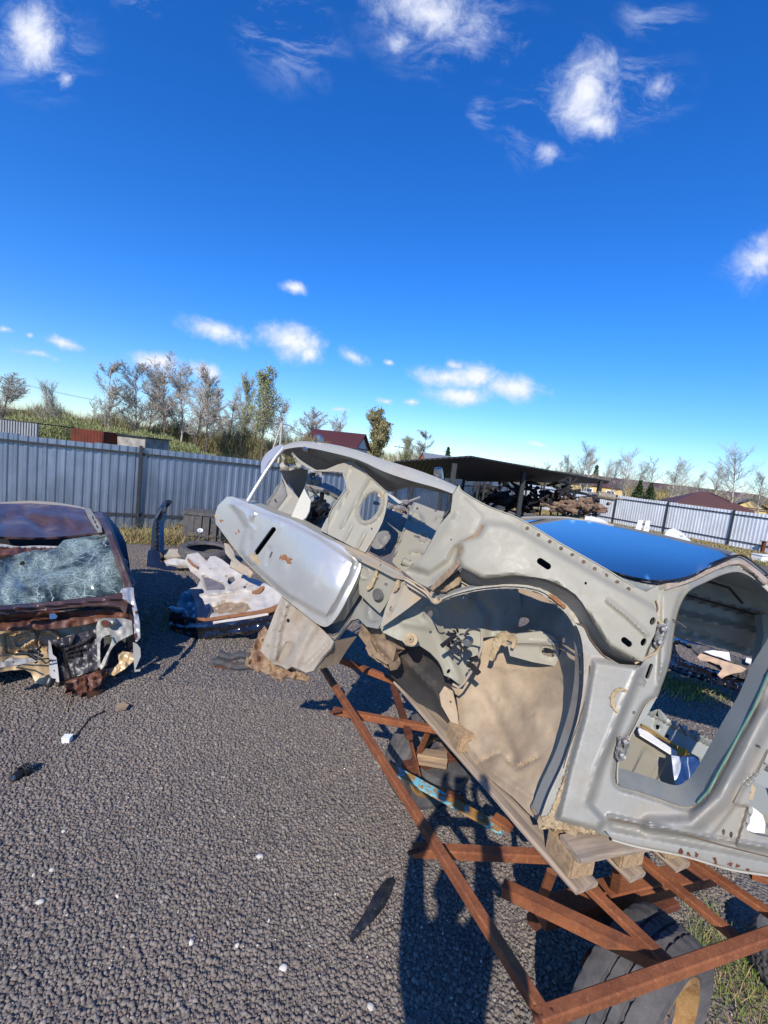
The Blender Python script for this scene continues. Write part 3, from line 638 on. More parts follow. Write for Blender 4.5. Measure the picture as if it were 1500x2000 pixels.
# ------------------------------------------------------------------ open shed and scrap
A_ = D(770, 903, 14.6); B_ = D(918, 893, 13.2); C_ = D(1192, 941, 27.0); D_ = D(1183, 945, 29.0); E_ = D(852, 939, 17.5)
t = thing('open_shed', (float(B_[0]), float(B_[1]), 0), 'dark open lean-to shed on posts in front of the fence', 'shed')
V = [A_, B_, C_, D_, E_]; V += [v+np.array([0, 0, .05]) for v in V]
mobj('roof', V, [(0, 1, 2, 3, 4), (9, 8, 7, 6, 5)]+[(k, (k+1) % 5, 5+(k+1) % 5, 5+k)[::-1] for k in range(5)], sheeting('near_black_roof_sheet', (.010, .010, .012), (.02, .018, .02), 2), t)  # roof sheet in an almost black colour
def post_at(parent, px, py, d, r, mat=None):
    p = D(px, py, d); MB().box((p[0], p[1], p[2]/2), (r, r, p[2])).build('post', mat or M['post'], parent)
for (x, y, d, r) in ((888, 905, 12.6, .14), (948, 938, 21, .1), (958, 941, 22, .08), (1024, 922, 17.5, .16), (1030, 943, 24, .1), (1064, 943, 25, .09), (1099, 943, 26, .07), (1113, 932, 21, .14), (1174, 940, 25.5, .17), (930, 942, 20, .08), (1170, 944, 27.5, .12)): post_at(t, x, y, d, r)
def jumble(name, pts, n, L, r, mat, label, cat, dz=.25, flat=.25):
    b = MB()
    for _ in range(n):
        k = rnd.random()*(len(pts)-1); i = int(k); p = np.array(pts[i])*(1-(k-i))+np.array(pts[i+1])*(k-i); p = p+np.array([rnd.gauss(0, .25), rnd.gauss(0, .3), rnd.gauss(0, dz)])
        a = rnd.random()*6.28; l = L*(.3+rnd.random()); q = p+np.array([math.cos(a)*l, math.sin(a)*l, rnd.gauss(0, flat)*l]); mid = (p+q)/2+np.array([0, 0, rnd.gauss(0, .06)])
        b.tube([p, mid, q], [r*(.4+rnd.random()), r*(.7+rnd.random()), r*(.4+rnd.random())], 6)
    return tag(b.build(name, mat), label, cat, kind='stuff')
jumble('scrap_axles', [D(945, 965, 22), D(1020, 975, 21), D(1120, 968, 20.5)], 190, .9, .07, plain('near_black_scrap', (.035, .030, .032), .7, .2, .5, 5), 'dark tangled scrap axles stacked on racks in the shed', 'scrap')  # scrap bars in an almost black colour
jumble('rusty_scrap', [D(1085, 995, 19.5), D(1120, 988, 19.5), D(1163, 985, 19.5)], 130, .45, .07, rusty('tan_rust', (.28, .19, .125), (.12, .07, .05), (.42, .34, .25), 4), 'light rusty scrap pieces piled at the end of the shed', 'scrap', .12, .1)
b = MB(); 
for k in range(3):
    b.bar(D(1075, 975+18*k, 20.5), D(1172, 968+18*k, 20.5), .06, .06)
for x in (1080, 1120, 1168): b.bar(D(x, 962, 20.4), G(x, 1012)*0+D(x-6, 1022, 20.4), .06, .06)
tag(b.build('storage_rack', M['post']), 'dark steel rack holding the rusty scrap', 'rack')
tag(MB().tube([D(1166, 966, 19), D(1199, 972, 19)], .16, 14).tube([D(1150, 962, 19), D(1215, 975, 19)], .035, 8).build('steel_pipe', plain('dull_tan_pipe', (.33, .28, .21), .6, .3), None, True), 'thick tan steel pipe sticking out of the rack', 'pipe')
def slab(name, pts, anch, mat, label, cat, th=.03, group=None, **k):
    o = panel(name, pts, anch, None, mat, th=th, step=3, **k); return tag(o, label, cat, group)
slab('white_board', [(1247, 1016), (1256, 1016), (1252, 1035), (1241, 1033)], [(1247, 1016, 18.6), (1256, 1016, 18.6), (1245, 1034, 18.0)], M['white'], 'left one of two narrow white panels leaning by the fence', 'panel')
slab('white_board', [(1262, 1017), (1270, 1017), (1267, 1038), (1256, 1037)], [(1262, 1017, 18.5), (1270, 1017, 18.5), (1260, 1037, 17.9)], M['white'], 'right one of two narrow white panels leaning by the fence', 'panel', holes=[ellipse(1262.5, 1031, 1.6, 2, n=8)])
slab('white_car_scrap', [(1298, 1044), (1305, 1034), (1316, 1032), (1330, 1038), (1340, 1048), (1350, 1056), (1330, 1056)], [(1298, 1044, 15.5), (1316, 1032, 16.5), (1350, 1056, 15.2)], M['white'], 'crumpled white bumper lying in front of the right fence', 'bumper', rel=[('noise', .3, 8)], holes=[ellipse(1330, 1046, 4, 2, 20, 8)])
slab('white_scrap_door_skin', [(1143, 1008), (1160, 1009), (1180, 1016), (1192, 1024), (1150, 1024), (1141, 1020)], [(1143, 1008, 18.5), (1180, 1016, 17.8), (1150, 1024, 17.5)], M['white'], 'white car door lying under the scrap rack', 'car door', rel=[('noise', .15, 12)])
g = G(1383, 1080); tag(stones('orange_scrap_heap', np.array([[g[0]+rnd.gauss(0, .35), g[1]+rnd.gauss(0, .2), .15*rnd.random()] for _ in range(60)]), np.array([.08+.1*rnd.random() for _ in range(60)]), plain('orange_foam', (.55, .30, .10), .8, 0, .5, 6)), 'orange brown scrap heap on the grass at right', 'heap', kind='stuff')
g = G(1490, 1096); tag(MB().box((g[0], g[1], .12), (.7, .4, .22), .2).box((g[0], g[1]-.02, .245), (.74, .44, .03), .2).build('white_box', M['white']), 'white flat box on the grass at the right edge', 'box')
g = G(1497, 1085); tag(MB().box((g[0]+.3, g[1]+.6, .28), (.12, .12, .56)).box((g[0]+.3, g[1]+.6, .57), (.2, .2, .03)).build('rusty_stub_post', M['rust_dark']), 'short rusty post at the right edge before the fence', 'post')
g = G(1478, 1090)
# ------------------------------------------------------------------ trees
def tree_mesh(seed, H, style):
    R = random.Random(seed); V = []; F = []; TV = []; TF = []; LV = []; LF = []
    def seg(VV, FF, a, b, ra, rb, n=3):
        d = (b-a); 
        if d.length < 1e-6: return
        d.normalize(); x = d.orthogonal().normalized(); y = d.cross(x); k = len(VV)
        for (p, r) in ((a, ra), (b, rb)):
            for t in range(n): VV.append(tuple(p+(x*math.cos(6.283*t/n)+y*math.sin(6.283*t/n))*r))
        for t in range(n): FF.append((k+t, k+(t+1) % n, k+n+(t+1) % n, k+n+t))
    tips = []
    def grow(p, d, L, r, lev):
        n = 4 if lev < 2 else 3; q = p; rr = r
        for s in range(n):
            w = style['wob']*(1+.5*lev); d = (d+Vector((R.gauss(0, w), R.gauss(0, w), R.gauss(0, w)+style['up']*(.5 if lev else 0)))).normalized()
            e = q+d*L/n; r2 = rr*(.82 if lev else .85)
            (seg(TV, TF, q, e, rr, r2, 6) if lev == 0 else seg(V, F, q, e, max(rr, style['tw']), max(r2, style['tw']*.7), 3))
            if lev < 3:
                k = style['br'][lev]
                for _ in range(k if (lev or s > 0) else 0):
                    a = R.random()*6.283; side = Vector((math.cos(a), math.sin(a), 0)); dd = (d*style['asc']+side*style['spr']+Vector((0, 0, .15))).normalized()
                    tt = R.random(); grow(q.lerp(e, tt), dd, L*style['len'][lev]*(1-(s+tt)/n*.45)*(.7+.6*R.random()), r2*.5, lev+1)
            else: tips.append(e)
            q = e; rr = r2
        tips.append(q)
    grow(Vector((0, 0, 0)), Vector((R.gauss(0, .03), R.gauss(0, .03), 1)), H*.93, H*style.get('tr', .014), 0)
    nl = style['leaves']; s = style['ls']
    for _ in range(nl):
        p = R.choice(tips)+Vector((R.gauss(0, .25), R.gauss(0, .25), R.gauss(0, .25))); a = Vector((R.gauss(0, 1), R.gauss(0, 1), R.gauss(0, 1))).normalized()*s*(.5+R.random()); b = a.orthogonal().normalized()*s*(.4+.5*R.random()); k = len(LV)
        LV += [tuple(p-a), tuple(p+b), tuple(p+a), tuple(p-b)]; LF.append((k, k+1, k+2, k+3))
    return TV, TF, V, F, LV, LF
STY = {'birch': dict(wob=.055, up=.0, tw=.014, br=(6, 4, 4), asc=.75, spr=.75, len=(.34, .45, .45), leaves=250, ls=.07, tr=.011, trunk='bark_birch', twig='twig_pale', leaf='leaf'),
       'bare': dict(wob=.07, up=.04, tw=.016, br=(6, 4, 4), asc=.75, spr=.85, len=(.42, .5, .45), leaves=30, ls=.08, tr=.013, trunk='bark', twig='twig', leaf='leaf_olive'),
       'poplar': dict(wob=.05, up=.05, tw=.016, br=(6, 4, 3), asc=.9, spr=.75, len=(.40, .5, .45), leaves=3600, ls=.10, tr=.013, trunk='bark', twig='twig', leaf='leaf'),
       'olive': dict(wob=.06, up=.04, tw=.02, br=(8, 5, 3), asc=.8, spr=.75, len=(.36, .5, .45), leaves=9000, ls=.14, tr=.02, trunk='bark', twig='twig', leaf='leaf_olive'),
       'sapling': dict(wob=.05, up=.03, tw=.0065, br=(6, 4, 3), asc=.9, spr=.75, len=(.40, .5, .45), leaves=250, ls=.05, tr=.011, trunk='bark_birch', twig='twig_pale', leaf='leaf')}
PROTO = {}
def tree(px, ytop, Y, kind, var, label, group='bare spring trees beyond the left fence', widen=1.0):
    g = gp(px, Y); top = YP(px, ytop, Y)[2]; key = (kind, var); st = STY[kind]
    if key not in PROTO:
        TV, TF, V, F, LV, LF = tree_mesh(hash_(kind)+var*17, 10.0, st); root = thing(kind+'_tree', (0, 0, 0), label, 'tree', group)
        mobj('trunk', TV, TF, M[st['trunk']], root, True); n = len(V); mobj('crown', V+LV, F+[tuple(q+n for q in f) for f in LF], None, root, mats=[M[st['twig']], M[st['leaf']]], matidx=[0]*len(F)+[1]*len(LF)); PROTO[key] = root; o = root
    else: o = copy_tree(PROTO[key]); o['label'] = label; o['group'] = group
    s = top/9.7; o.location = (g[0], g[1], -.05); o.scale = (s*widen, s*widen, s); o.rotation_euler = (0, 0, rnd.random()*6.28)
    return o
def hash_(s): return sum(ord(c)*(i+3) for i, c in enumerate(s))
TL = [(-5, 735, 42, 'bare', 0, 'bushy bare tree cut by the left edge', 1.2), (94, 752, 50, 'sapling', 0, 'left of two slim pale birches above the hut', .9), (110, 762, 51, 'sapling', 1, 'right of two slim pale birches above the hut', .9),
      (213, 716, 52, 'birch', 0, 'tall white stemmed birch left of the grove', 1.0), (262, 722, 54, 'birch', 1, 'birch with greenish drooping twigs above the garage', 1.15), (322, 718, 56, 'bare', 1, 'pale grey bare tree in the middle of the grove', 1.0),
      (350, 716, 57, 'birch', 2, 'tall grey birch right of the pale bare tree', 1.0), (380, 735, 52, 'bare', 2, 'brown bare tree with upright forked limbs', .9), (402, 742, 55, 'bare', 0, 'brown bare tree just right of the forked one', .8),
      (440, 778, 60, 'bare', 1, 'lower bare tree between grove and green poplars', .9), (466, 752, 58, 'poplar', 0, 'slim greenish poplar left of the largest poplar', .62), (510, 738, 56, 'poplar', 1, 'largest green poplar right of the grove', .85),
      (555, 800, 80, 'bare', 2, 'low grey bare tree beside the utility pole', 1.1), (598, 806, 85, 'bare', 0, 'rounded grey bare tree left of the red roof', 1.25), (288, 745, 60, 'bare', 2, 'thin bare tree between the two tall birches', .8), (425, 770, 66, 'birch', 1, 'faint birch behind the brown bare trees', .9), (490, 790, 70, 'bare', 1, 'low bare tree behind the largest poplar', 1.0)]
for a in TL: tree(a[0], a[1], a[2], a[3], a[4], a[5], widen=a[6])
tree(660, 820, 110, 'bare', 1, 'small distant grey tree behind the red roof', 'trees around the houses', 1.0)
tree(735, 815, 75, 'olive', 0, 'dense olive brown tree right of the red roof house', 'trees around the houses', 1.0)
tree(700, 855, 120, 'bare', 0, 'faint distant tree between house and olive tree', 'trees around the houses')
tree(818, 848, 95, 'birch', 0, 'rounded pale tree behind the brick house', 'trees around the houses', 1.35); tree(790, 862, 98, 'poplar', 0, 'grey green tree left of the brick house', 'trees around the houses', 1.1)
TR = [(1105, 893, 70, 0, 'first thin birch left of the long yellow building'), (1128, 878, 66, 1, 'tallest thin birch behind the shed end'), (1142, 884, 70, 2, 'thin birch just right of the tallest one'), (1188, 898, 62, 0, 'thin birch above the scrap rack end'), (1212, 888, 58, 1, 'leaning thin birch before the yellow building'),
      (1260, 900, 56, 2, 'thin birch left of the hipped roof'), (1300, 900, 54, 0, 'thin birch directly behind the hipped roof'), (1318, 915, 60, 1, 'faint thin birch right behind the roof ridge'), (1388, 908, 50, 2, 'wispy birch right of the hipped roof'), (1425, 886, 44, 1, 'largest wispy birch near the right edge'), (1478, 928, 44, 0, 'pale birch at the right edge above the fence'), (1060, 905, 90, 2, 'small distant birch above the middle of the shed roof'), (1085, 902, 88, 0, 'distant birch left of the first thin one'), (1170, 905, 85, 1, 'distant birch right of the pointed spruce'), (1350, 925, 80, 0, 'distant birch behind the ridge of the outbuilding'), (1236, 915, 75, 1, 'slight birch between leaning birch and hipped roof')]
for (x, y, Y, v, lab) in TR: tree(x, y, Y, 'sapling', v, lab, 'thin birches beyond the right fence', 1.15)
def conifer(px, ytop, Y, label, w=.28):
    g = gp(px, Y); H = YP(px, ytop, Y)[2]; root = thing('spruce_tree', (g[0], g[1], 0), label, 'tree', 'dark spruces'); MB().tube([(g[0], g[1], 0), (g[0], g[1], H)], [H*.02, H*.004], 6).build('trunk', M['bark'], root); V = []; F = []
    for _ in range(2600):
        z = H*(.08+.92*rnd.random()); r = (H-z)*w*(.3+.7*rnd.random()); a = rnd.random()*6.283; p = Vector((g[0]+r*math.cos(a), g[1]+r*math.sin(a), z-r*.25)); k = len(V); s = H*.02*(.6+rnd.random())
        V += [tuple(p+Vector((rnd.gauss(0, s), rnd.gauss(0, s), rnd.gauss(0, s*.6)))) for _ in range(3)]; F.append((k, k+1, k+2))
    mobj('crown', V, F, M['leaf_dark'], root)
conifer(1156, 908, 95, 'pointed dark spruce among the birches'); conifer(868, 873, 90, 'small dark conifer standing above the slate roof', .3); conifer(1108, 915, 98, 'short dark spruce left of the pointed one'); conifer(1240, 938, 40, 'low young green pine behind the right fence', .5); conifer(1262, 943, 40, 'second young green pine behind the right fence', .5)
# brushwood, hedges, hill
def brush(name, x0, x1, Y, y0f, n, mat, label, s=.25, spread=5, fat=.10):
    V = []; F = []
    for _ in range(n):
        px = x0+(x1-x0)*rnd.random(); YY = Y+rnd.random()*spread; g = gp(px, YY); H = YP(px, y0f(px), YY)[2]*(.75+.35*rnd.random()); z = H*rnd.random()**.7
        p = Vector((g[0], g[1], z)); k = len(V); a = Vector((rnd.gauss(0, .35), rnd.gauss(0, .3), abs(rnd.gauss(.8, .6)))).normalized()*s*(1.5+4*rnd.random()); b = Vector((1, 0, 0)).cross(a).normalized()*.0+Vector((rnd.gauss(0, 1), rnd.gauss(0, 1), 0)).normalized()*s*fat
        V += [tuple(p-b), tuple(p+b), tuple(p+a)]; F.append((k, k+1, k+2))
    return tag(mobj(name, V, F, mat), label, 'undergrowth', kind='stuff')
brush('brushwood', -60, 640, 58, lambda x: hyy(x)-17+8*math.sin(x*.05), 42000, M['brushwood'], 'brown green brushwood under the bare trees', .3)
brush('green_bushes', -60, 420, 48, lambda x: hyy(x)-8+6*math.sin(x*.031+1)+3*math.sin(x*.13)+max(0, x-230)*.16, 30000, M['leaf'], 'fresh green bushes behind the left fence', .07, fat=.6)
brush('yellow_bushes', 1000, 1560, 85, lambda x: hyy(x)-13+5*math.sin(x*.08), 9000, M['brushwood'], 'yellow green bushes beside the long building', .35)
brush('far_brush', 600, 1120, 130, lambda x: hyy(x)-19+5*math.sin(x*.06), 14000, M['brushwood'], 'far brushwood along the horizon', .5)
def hill(name, x0, x1, Y, hf, mat, n=60, depth=120):
    V = []
    for k in range(n+1):
        px = x0+(x1-x0)*k/n; g = gp(px, Y); h = hf(k/n)*(1+.12*math.sin(k*1.7)+.08*math.sin(k*4.1)); V += [(g[0], Y, -1), (g[0], Y+20, h*.8), (g[0], Y+depth*.5, h), (g[0], Y+depth, -1)]
    F = [(4*k+j, 4*k+4+j, 4*k+5+j, 4*k+1+j) for k in range(n) for j in range(3)]
    return tag(mobj(name, V, F, mat, None, True), kind='structure')
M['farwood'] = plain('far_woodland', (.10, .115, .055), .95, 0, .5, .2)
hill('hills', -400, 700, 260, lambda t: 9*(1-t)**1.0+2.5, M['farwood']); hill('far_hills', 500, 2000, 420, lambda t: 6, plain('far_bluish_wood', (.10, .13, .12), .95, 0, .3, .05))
# poles and wires
def pole(px, ytop, Y, r, label, extra=False):
    g = gp(px, Y); z = YP(px, ytop, Y)[2]; root = thing('utility_pole', (g[0], g[1], 0), label, 'pole'); MB().tube([(g[0], g[1], 0), (g[0], g[1], z)], [r, r*.7], 8).build('mast', M['concrete'], root)
    if extra: MB().tube([(g[0]-1.3, g[1], 0), (g[0]-.05, g[1], z*.96)], r*.8, 8).build('brace', M['concrete'], root)
    MB().box((g[0], g[1], z-.35), (1.6, .1, .1)).build('crossarm', M['post'], root)
    for s in (-.7, 0, .7): MB().tube([(g[0]+s, g[1], z-.3), (g[0]+s, g[1], z-.1)], .05, 6).build('insulator', M['white'], root)
    return g, z
M['concrete'] = plain('pale_concrete', (.55, .53, .47), .9)
g1, z1 = pole(543, 822, 52, .12, 'pale braced utility pole left of the red roof house', True); g2, z2 = pole(773, 868, 70, .10, 'thin pale pole right of the olive tree')
g0, z0 = pole(-160, 690, 60, .14, 'utility pole outside the left edge carrying the wires')
for k, s in enumerate((-.7, 0, .7)):
    a = Vector((g0[0]+s, g0[1], z0-.1)); b = Vector((g1[0]+s, g1[1], z1-.1)); P = [a.lerp(b, t/16)-Vector((0, 0, 1.6*math.sin(math.pi*t/16))) for t in range(17)]
    tag(MB().tube(P, .012, 4).build('power_line', M['post']), ('left', 'middle', 'right')[k]+'most of the thin power lines on the pole insulators', 'wire', 'power lines at left')
M['grey_rust'] = paint('grey_metal_with_rust', (.25, .25, .24), (.28, .16, .08), .5, .5, .3, .5, 12)
M['cream'] = paint('pale_cream_primer', (.50, .475, .39), (.4, .3, .18), .2, .5, 0, 0, 5)
M['grey_olive'] = paint('olive_grey_primer', (.275, .26, .20), (.22, .165, .10), .4, .55, 0, .1, 5, 0, scratch=.2)
M['mudmetal'] = paint('muddy_brown_metal', (.23, .16, .10), (.10, .07, .05), .5, .8, 0, .3, 9)
M['mudrust'] = paint('muddy_torn_metal', (.30, .20, .12), (.16, .08, .045), .6, .85, 0, .4, 12, 0, (.08, .05, .03), .5, .3, .5)
M['railmetal'] = paint('dusty_taupe_metal', (.30, .26, .205), (.20, .15, .10), .5, .7, 0, .06, 6, 0, scratch=.3)
M['torn'] = paint('burnt_steel', (.05, .05, .055), (.22, .13, .07), .6, .7, .2, .3, 9)
M['mudseal'] = paint('brownish_old_glue', (.34, .27, .22), (.2, .13, .09), .5, .8, 0, .1, 14)
# ------------------------------------------------------------------ the silver stripped body shell
shell = thing('car_body_shell', (0.9, 1.5, .95), 'stripped silver car body shell with bare wheel arch resting on a pallet', 'car body')
SDA = [(1065, 1595, 1.42), (1500, 1700, 1.36), (1210, 1290, 1.50), (1290, 1150, 1.58), (1132, 1082, 1.64), (1015, 1013, 1.72), (893, 957, 1.84), (800, 1110, 1.88), (870, 1130, 1.74), (1500, 1140, 1.78), (1434, 1090, 1.84), (1380, 1110, 1.74), (1500, 1400, 1.46), (1240, 1450, 1.44)]
SD = depthfn(SDA)
def off(fn, d): return lambda P: fn(P)+d
def SP(x, y, d=0): return D(x, y, float(SD(np.array([[x, y]]))[0])+d)
def P(name, outline, anch, mat, **k):
    if 'rel' in k and name not in SOFT: k['rel'] = [(r[0], r[1]*.4, r[2]) if r[0] == 'noise' else r for r in k['rel']]
    return panel(name, outline, anch, shell, mat, **k)
SOFT = ('torn_metal', 'torn_strip', 'mud_ledge', 'wheel_arch_liner', 'corner_rust', 'twisted_web', 'subframe')
M['hoop'] = paint('pale_grey_hoop_paint', (.35, .345, .31), (.27, .21, .15), .35, .5, .1, 0, 5)
M['hole_shade'] = plain('painted_shade_steel', (.035, .035, .033), .8)  # near-black colour painting the shade seen inside the holes

# -- outer side frame: pillars, sill, roof rail in one pressing with the door openings
arch = [(860, 1172), (892, 1160), (940, 1149), (999, 1145), (1047, 1151), (1073, 1164), (1105, 1188), (1124, 1215), (1137, 1249), (1141, 1287), (1140, 1340), (1132, 1393), (1119, 1440), (1101, 1492), (1074, 1550), (1056, 1596)]
archc = curve(arch, m=4)
door = curve([(1345, 1155), (1380, 1136), (1412, 1122), (1440, 1117), (1463, 1125), (1484, 1141), (1510, 1168), (1535, 1215), (1532, 1260), (1500, 1318), (1470, 1388), (1440, 1440), (1410, 1496), (1382, 1546), (1362, 1568), (1338, 1576), (1290, 1560), (1245, 1545), (1206, 1530), (1209, 1480), (1230, 1440), (1243, 1416), (1262, 1378), (1283, 1362), (1293, 1338), (1309, 1290), (1317, 1235), (1326, 1190)], True, 4)
door2 = curve([(1560, 1380), (1515, 1440), (1500, 1470), (1485, 1506), (1470, 1530), (1464, 1560), (1462, 1585), (1456, 1616), (1480, 1631), (1540, 1640), (1620, 1650), (1620, 1400)], True, 4)
sideout = [(1262, 1156), (1290, 1140), (1335, 1127), (1400, 1097), (1436, 1086), (1453, 1089), (1480, 1107), (1510, 1130), (1580, 1200), (1660, 1330), (1660, 1745), (1500, 1709), (1425, 1697), (1335, 1671), (1245, 1653), (1195, 1638), (1182, 1622), (1170, 1628), (1110, 1618), (1062, 1612), (1056, 1596), (1074, 1550), (1101, 1492), (1119, 1440), (1132, 1393), (1140, 1340), (1141, 1287), (1137, 1249), (1126, 1216), (1140, 1222), (1153, 1248), (1179, 1279), (1210, 1297), (1252, 1300), (1266, 1278), (1279, 1240), (1286, 1204), (1276, 1180)]
def blotch(q, spots):
    for (x, y, r) in spots:
        if math.hypot(q[0]-x, q[1]-y) < r*(1+.9*float(vnoise(np.array([[q[0]+x, q[1]]]), 4)[0])): return True
    return False
SILLRUST = [(x+rnd.gauss(0, 2), y+rnd.gauss(0, 2), 3.2+1.5*rnd.random()) for (x, y) in ((1330, 1662), (1327, 1670), (1362, 1670), (1393, 1678), (1397, 1684), (1424, 1688), (1460, 1696), (1345, 1668), (1440, 1690))]
P('side_frame', sideout, SD, None, holes=[door, door2, capsule((1272, 1300), (1264, 1322), 4), ellipse(1300, 1213, 4, 6, 20, 10), ellipse(1480, 1458, 7, 3, 30, 10), ellipse(1413, 1625, 3.5, 6, 0, 10), ellipse(1428, 1630, 3.5, 6, 0, 10), ellipse(1238, 1392, 3.5, 3.5, 0, 8)], step=3.6, th=.012,
  mats=[M['silver_dull'], M['beige'], M['rust_dark']], matfn=lambda q: 2 if blotch(q, SILLRUST) else 1 if (q[1] < 1212 and q[0] < 1345) or (q[0] < 1140 and q[1] < 1400 and q[0]+q[1]*.2 < 1400) else 0,
  rel=[('poly', [(1160, 1290), (1252, 1302), (1217, 1385), (1170, 1500), (1148, 1568), (1180, 1603), (1167, 1622), (1088, 1602), (1112, 1500), (1140, 1400)], .028, 17), ('line', [(1255, 1300), (1217, 1385), (1170, 1500), (1150, 1566)], 14, .010),
       ('ring', door, 12, -.014), ('line', [(1545, 1330), (1493, 1400), (1452, 1480), (1408, 1560), (1350, 1612), (1270, 1612)], 26, .030), ('line', [(1200, 1612), (1340, 1640), (1500, 1672), (1600, 1690)], 16, -.018), ('line', [(1190, 1595), (1330, 1625), (1500, 1655)], 9, .012),
       ('line', [(1290, 1147), (1400, 1105), (1440, 1095), (1480, 1118), (1540, 1170)], 6, .014), ('line', [(1335, 1145), (1400, 1115), (1440, 1106), (1475, 1125)], 5, -.012), ('poly', [(1292, 1160), (1330, 1150), (1312, 1215), (1302, 1290), (1285, 1340), (1290, 1250)], .015, 12),
       ('ring', ellipse(1251, 1332, 8, 9, 0, 14), 3, -.006), ('noise', .004, 60), ('poly', [(1385, 1640), (1437, 1572), (1461, 1575), (1437, 1652)], -.015, 8), ('line', [(1436, 1566), (1450, 1537), (1483, 1507), (1502, 1468)], 7, .014)])
# -- inner returns of the openings (the frame is a hollow section)
def return_strip(name, pts, fn, vec, mat, closed=False, parent=shell, d0=0.004):
    C = [np.array(p) for p in pts]; V = []; F = []
    dd = fn(np.array(C))
    for p, d in zip(C, dd):
        a = D(p[0], p[1], float(d)+d0); V += [a, a+np.array(vec)]
    n = len(C)
    for k in range(n if closed else n-1): q = (k+1) % n; F.append((2*k, 2*q, 2*q+1, 2*k+1))
    m = len(V); V += [np.array(v)+np.array([.002, .002, -.002]) for v in V]; F += [tuple(x+m for x in f[::-1]) for f in list(F)]
    return mobj(name, V, F, mat, parent, True)
return_strip('door_frame_return', door, SD, (.03, .10, .0), M['grey_green'], True)
return_strip('arch_return', archc, off(SD, .03), (-.012, .05, .0), M['beige_shade'])
return_strip('sill_underside', [(1062, 1612), (1110, 1618), (1170, 1628), (1245, 1653), (1335, 1671), (1425, 1697), (1500, 1709), (1660, 1745)], SD, (.03, .16, .02), M['grey_green'])
# -- upper apron rail and quarter sheet
rail = [(896, 948), (903, 960), (925, 974), (954, 989), (985, 1003), (1015, 1013), (1055, 1038), (1093, 1060), (1132, 1082), (1160, 1100), (1188, 1114), (1215, 1132), (1240, 1147), (1262, 1156), (1276, 1180), (1286, 1204), (1279, 1238), (1264, 1268), (1256, 1292), (1230, 1286), (1205, 1275), (1188, 1260), (1172, 1238), (1162, 1221), (1151, 1201), (1138, 1178), (1124, 1161), (1107, 1149), (1087, 1140), (1066, 1131), (1044, 1127), (1001, 1124), (970, 1128), (943, 1129), (922, 1119), (903, 1109), (893, 1113), (870, 1130), (835, 1147), (812, 1136), (790, 1117), (810, 1100), (828, 1082), (845, 1052), (858, 1026), (870, 1012), (880, 1000), (883, 980), (884, 966)]
face = [(902, 1057), (934, 1047), (950, 1021), (985, 1024), (1015, 1035), (1055, 1060), (1093, 1082), (1132, 1104), (1188, 1137), (1245, 1168), (1300, 1200), (1300, 1300), (1256, 1300), (1188, 1262), (1151, 1203), (1087, 1141), (1001, 1125), (943, 1130), (903, 1110), (892, 1090)]
P('apron_rail', rail, off(SD, -.004), M['beige'], holes=[capsule((1055, 1096), (1070, 1106), 6.5), capsule((1219, 1250), (1229, 1258), 6), ellipse(1144, 1139, 2.6, 3, 0, 8), ellipse(1275, 1213, 5.5, 8, 25, 14), ellipse(1257, 1254, 5.5, 8, 25, 14), ellipse(881, 1054, 1.8, 2.2, 0, 8)], step=4, th=.006,
  rel=[('poly', face, .034, 16), ('line', [(1188, 1174), (1225, 1203), (1262, 1238)], 8, .012), ('line', [(905, 975), (940, 1010), (925, 1040)], 7, -.006), ('line', [(878, 1020), (888, 1008), (892, 1000)], 3, .008), ('noise', .006, 45), ('line', [(800, 1118), (840, 1128), (880, 1100), (893, 1075)], 16, -.03), ('line', [(820, 1100), (858, 1060), (880, 1030)], 18, .010)]
  + [('poly', [(x, y), (x+9, y+5), (x+3, y+13), (x-6, y+8)], .007, 4) for (x, y) in ((1014, 1019), (1036, 1032), (1078, 1058), (1120, 1081), (1146, 1097), (1180, 1116), (1210, 1134))])
P('rail_shade_plate', [(900, 1062), (948, 1028), (1015, 1040), (1093, 1088), (1188, 1142), (1262, 1182), (1280, 1210), (1252, 1284), (1200, 1262), (1160, 1205), (1092, 1134), (1000, 1118), (942, 1122), (906, 1100)], off(SD, .045), M['hole_shade'], th=.006, step=8)  # inner plate painted near black so the rail holes read as shade
ribbon('rust_seam', [(942, 1024), (930, 1044), (905, 1058), (896, 1075), (897, 1095), (880, 1115), (862, 1132), (842, 1152)], [4, 7, 6, 6, 8, 11, 12, 6], off(SD, -.024), shell, M['mudmetal'], th=.004, step=2.4, rel=[('noise', .006, 5)])
ribbon('weld_lip', [(898, 1092), (908, 1054), (936, 1048)], 2.4, off(SD, -.020), shell, M['sealant'], th=.004, step=2)
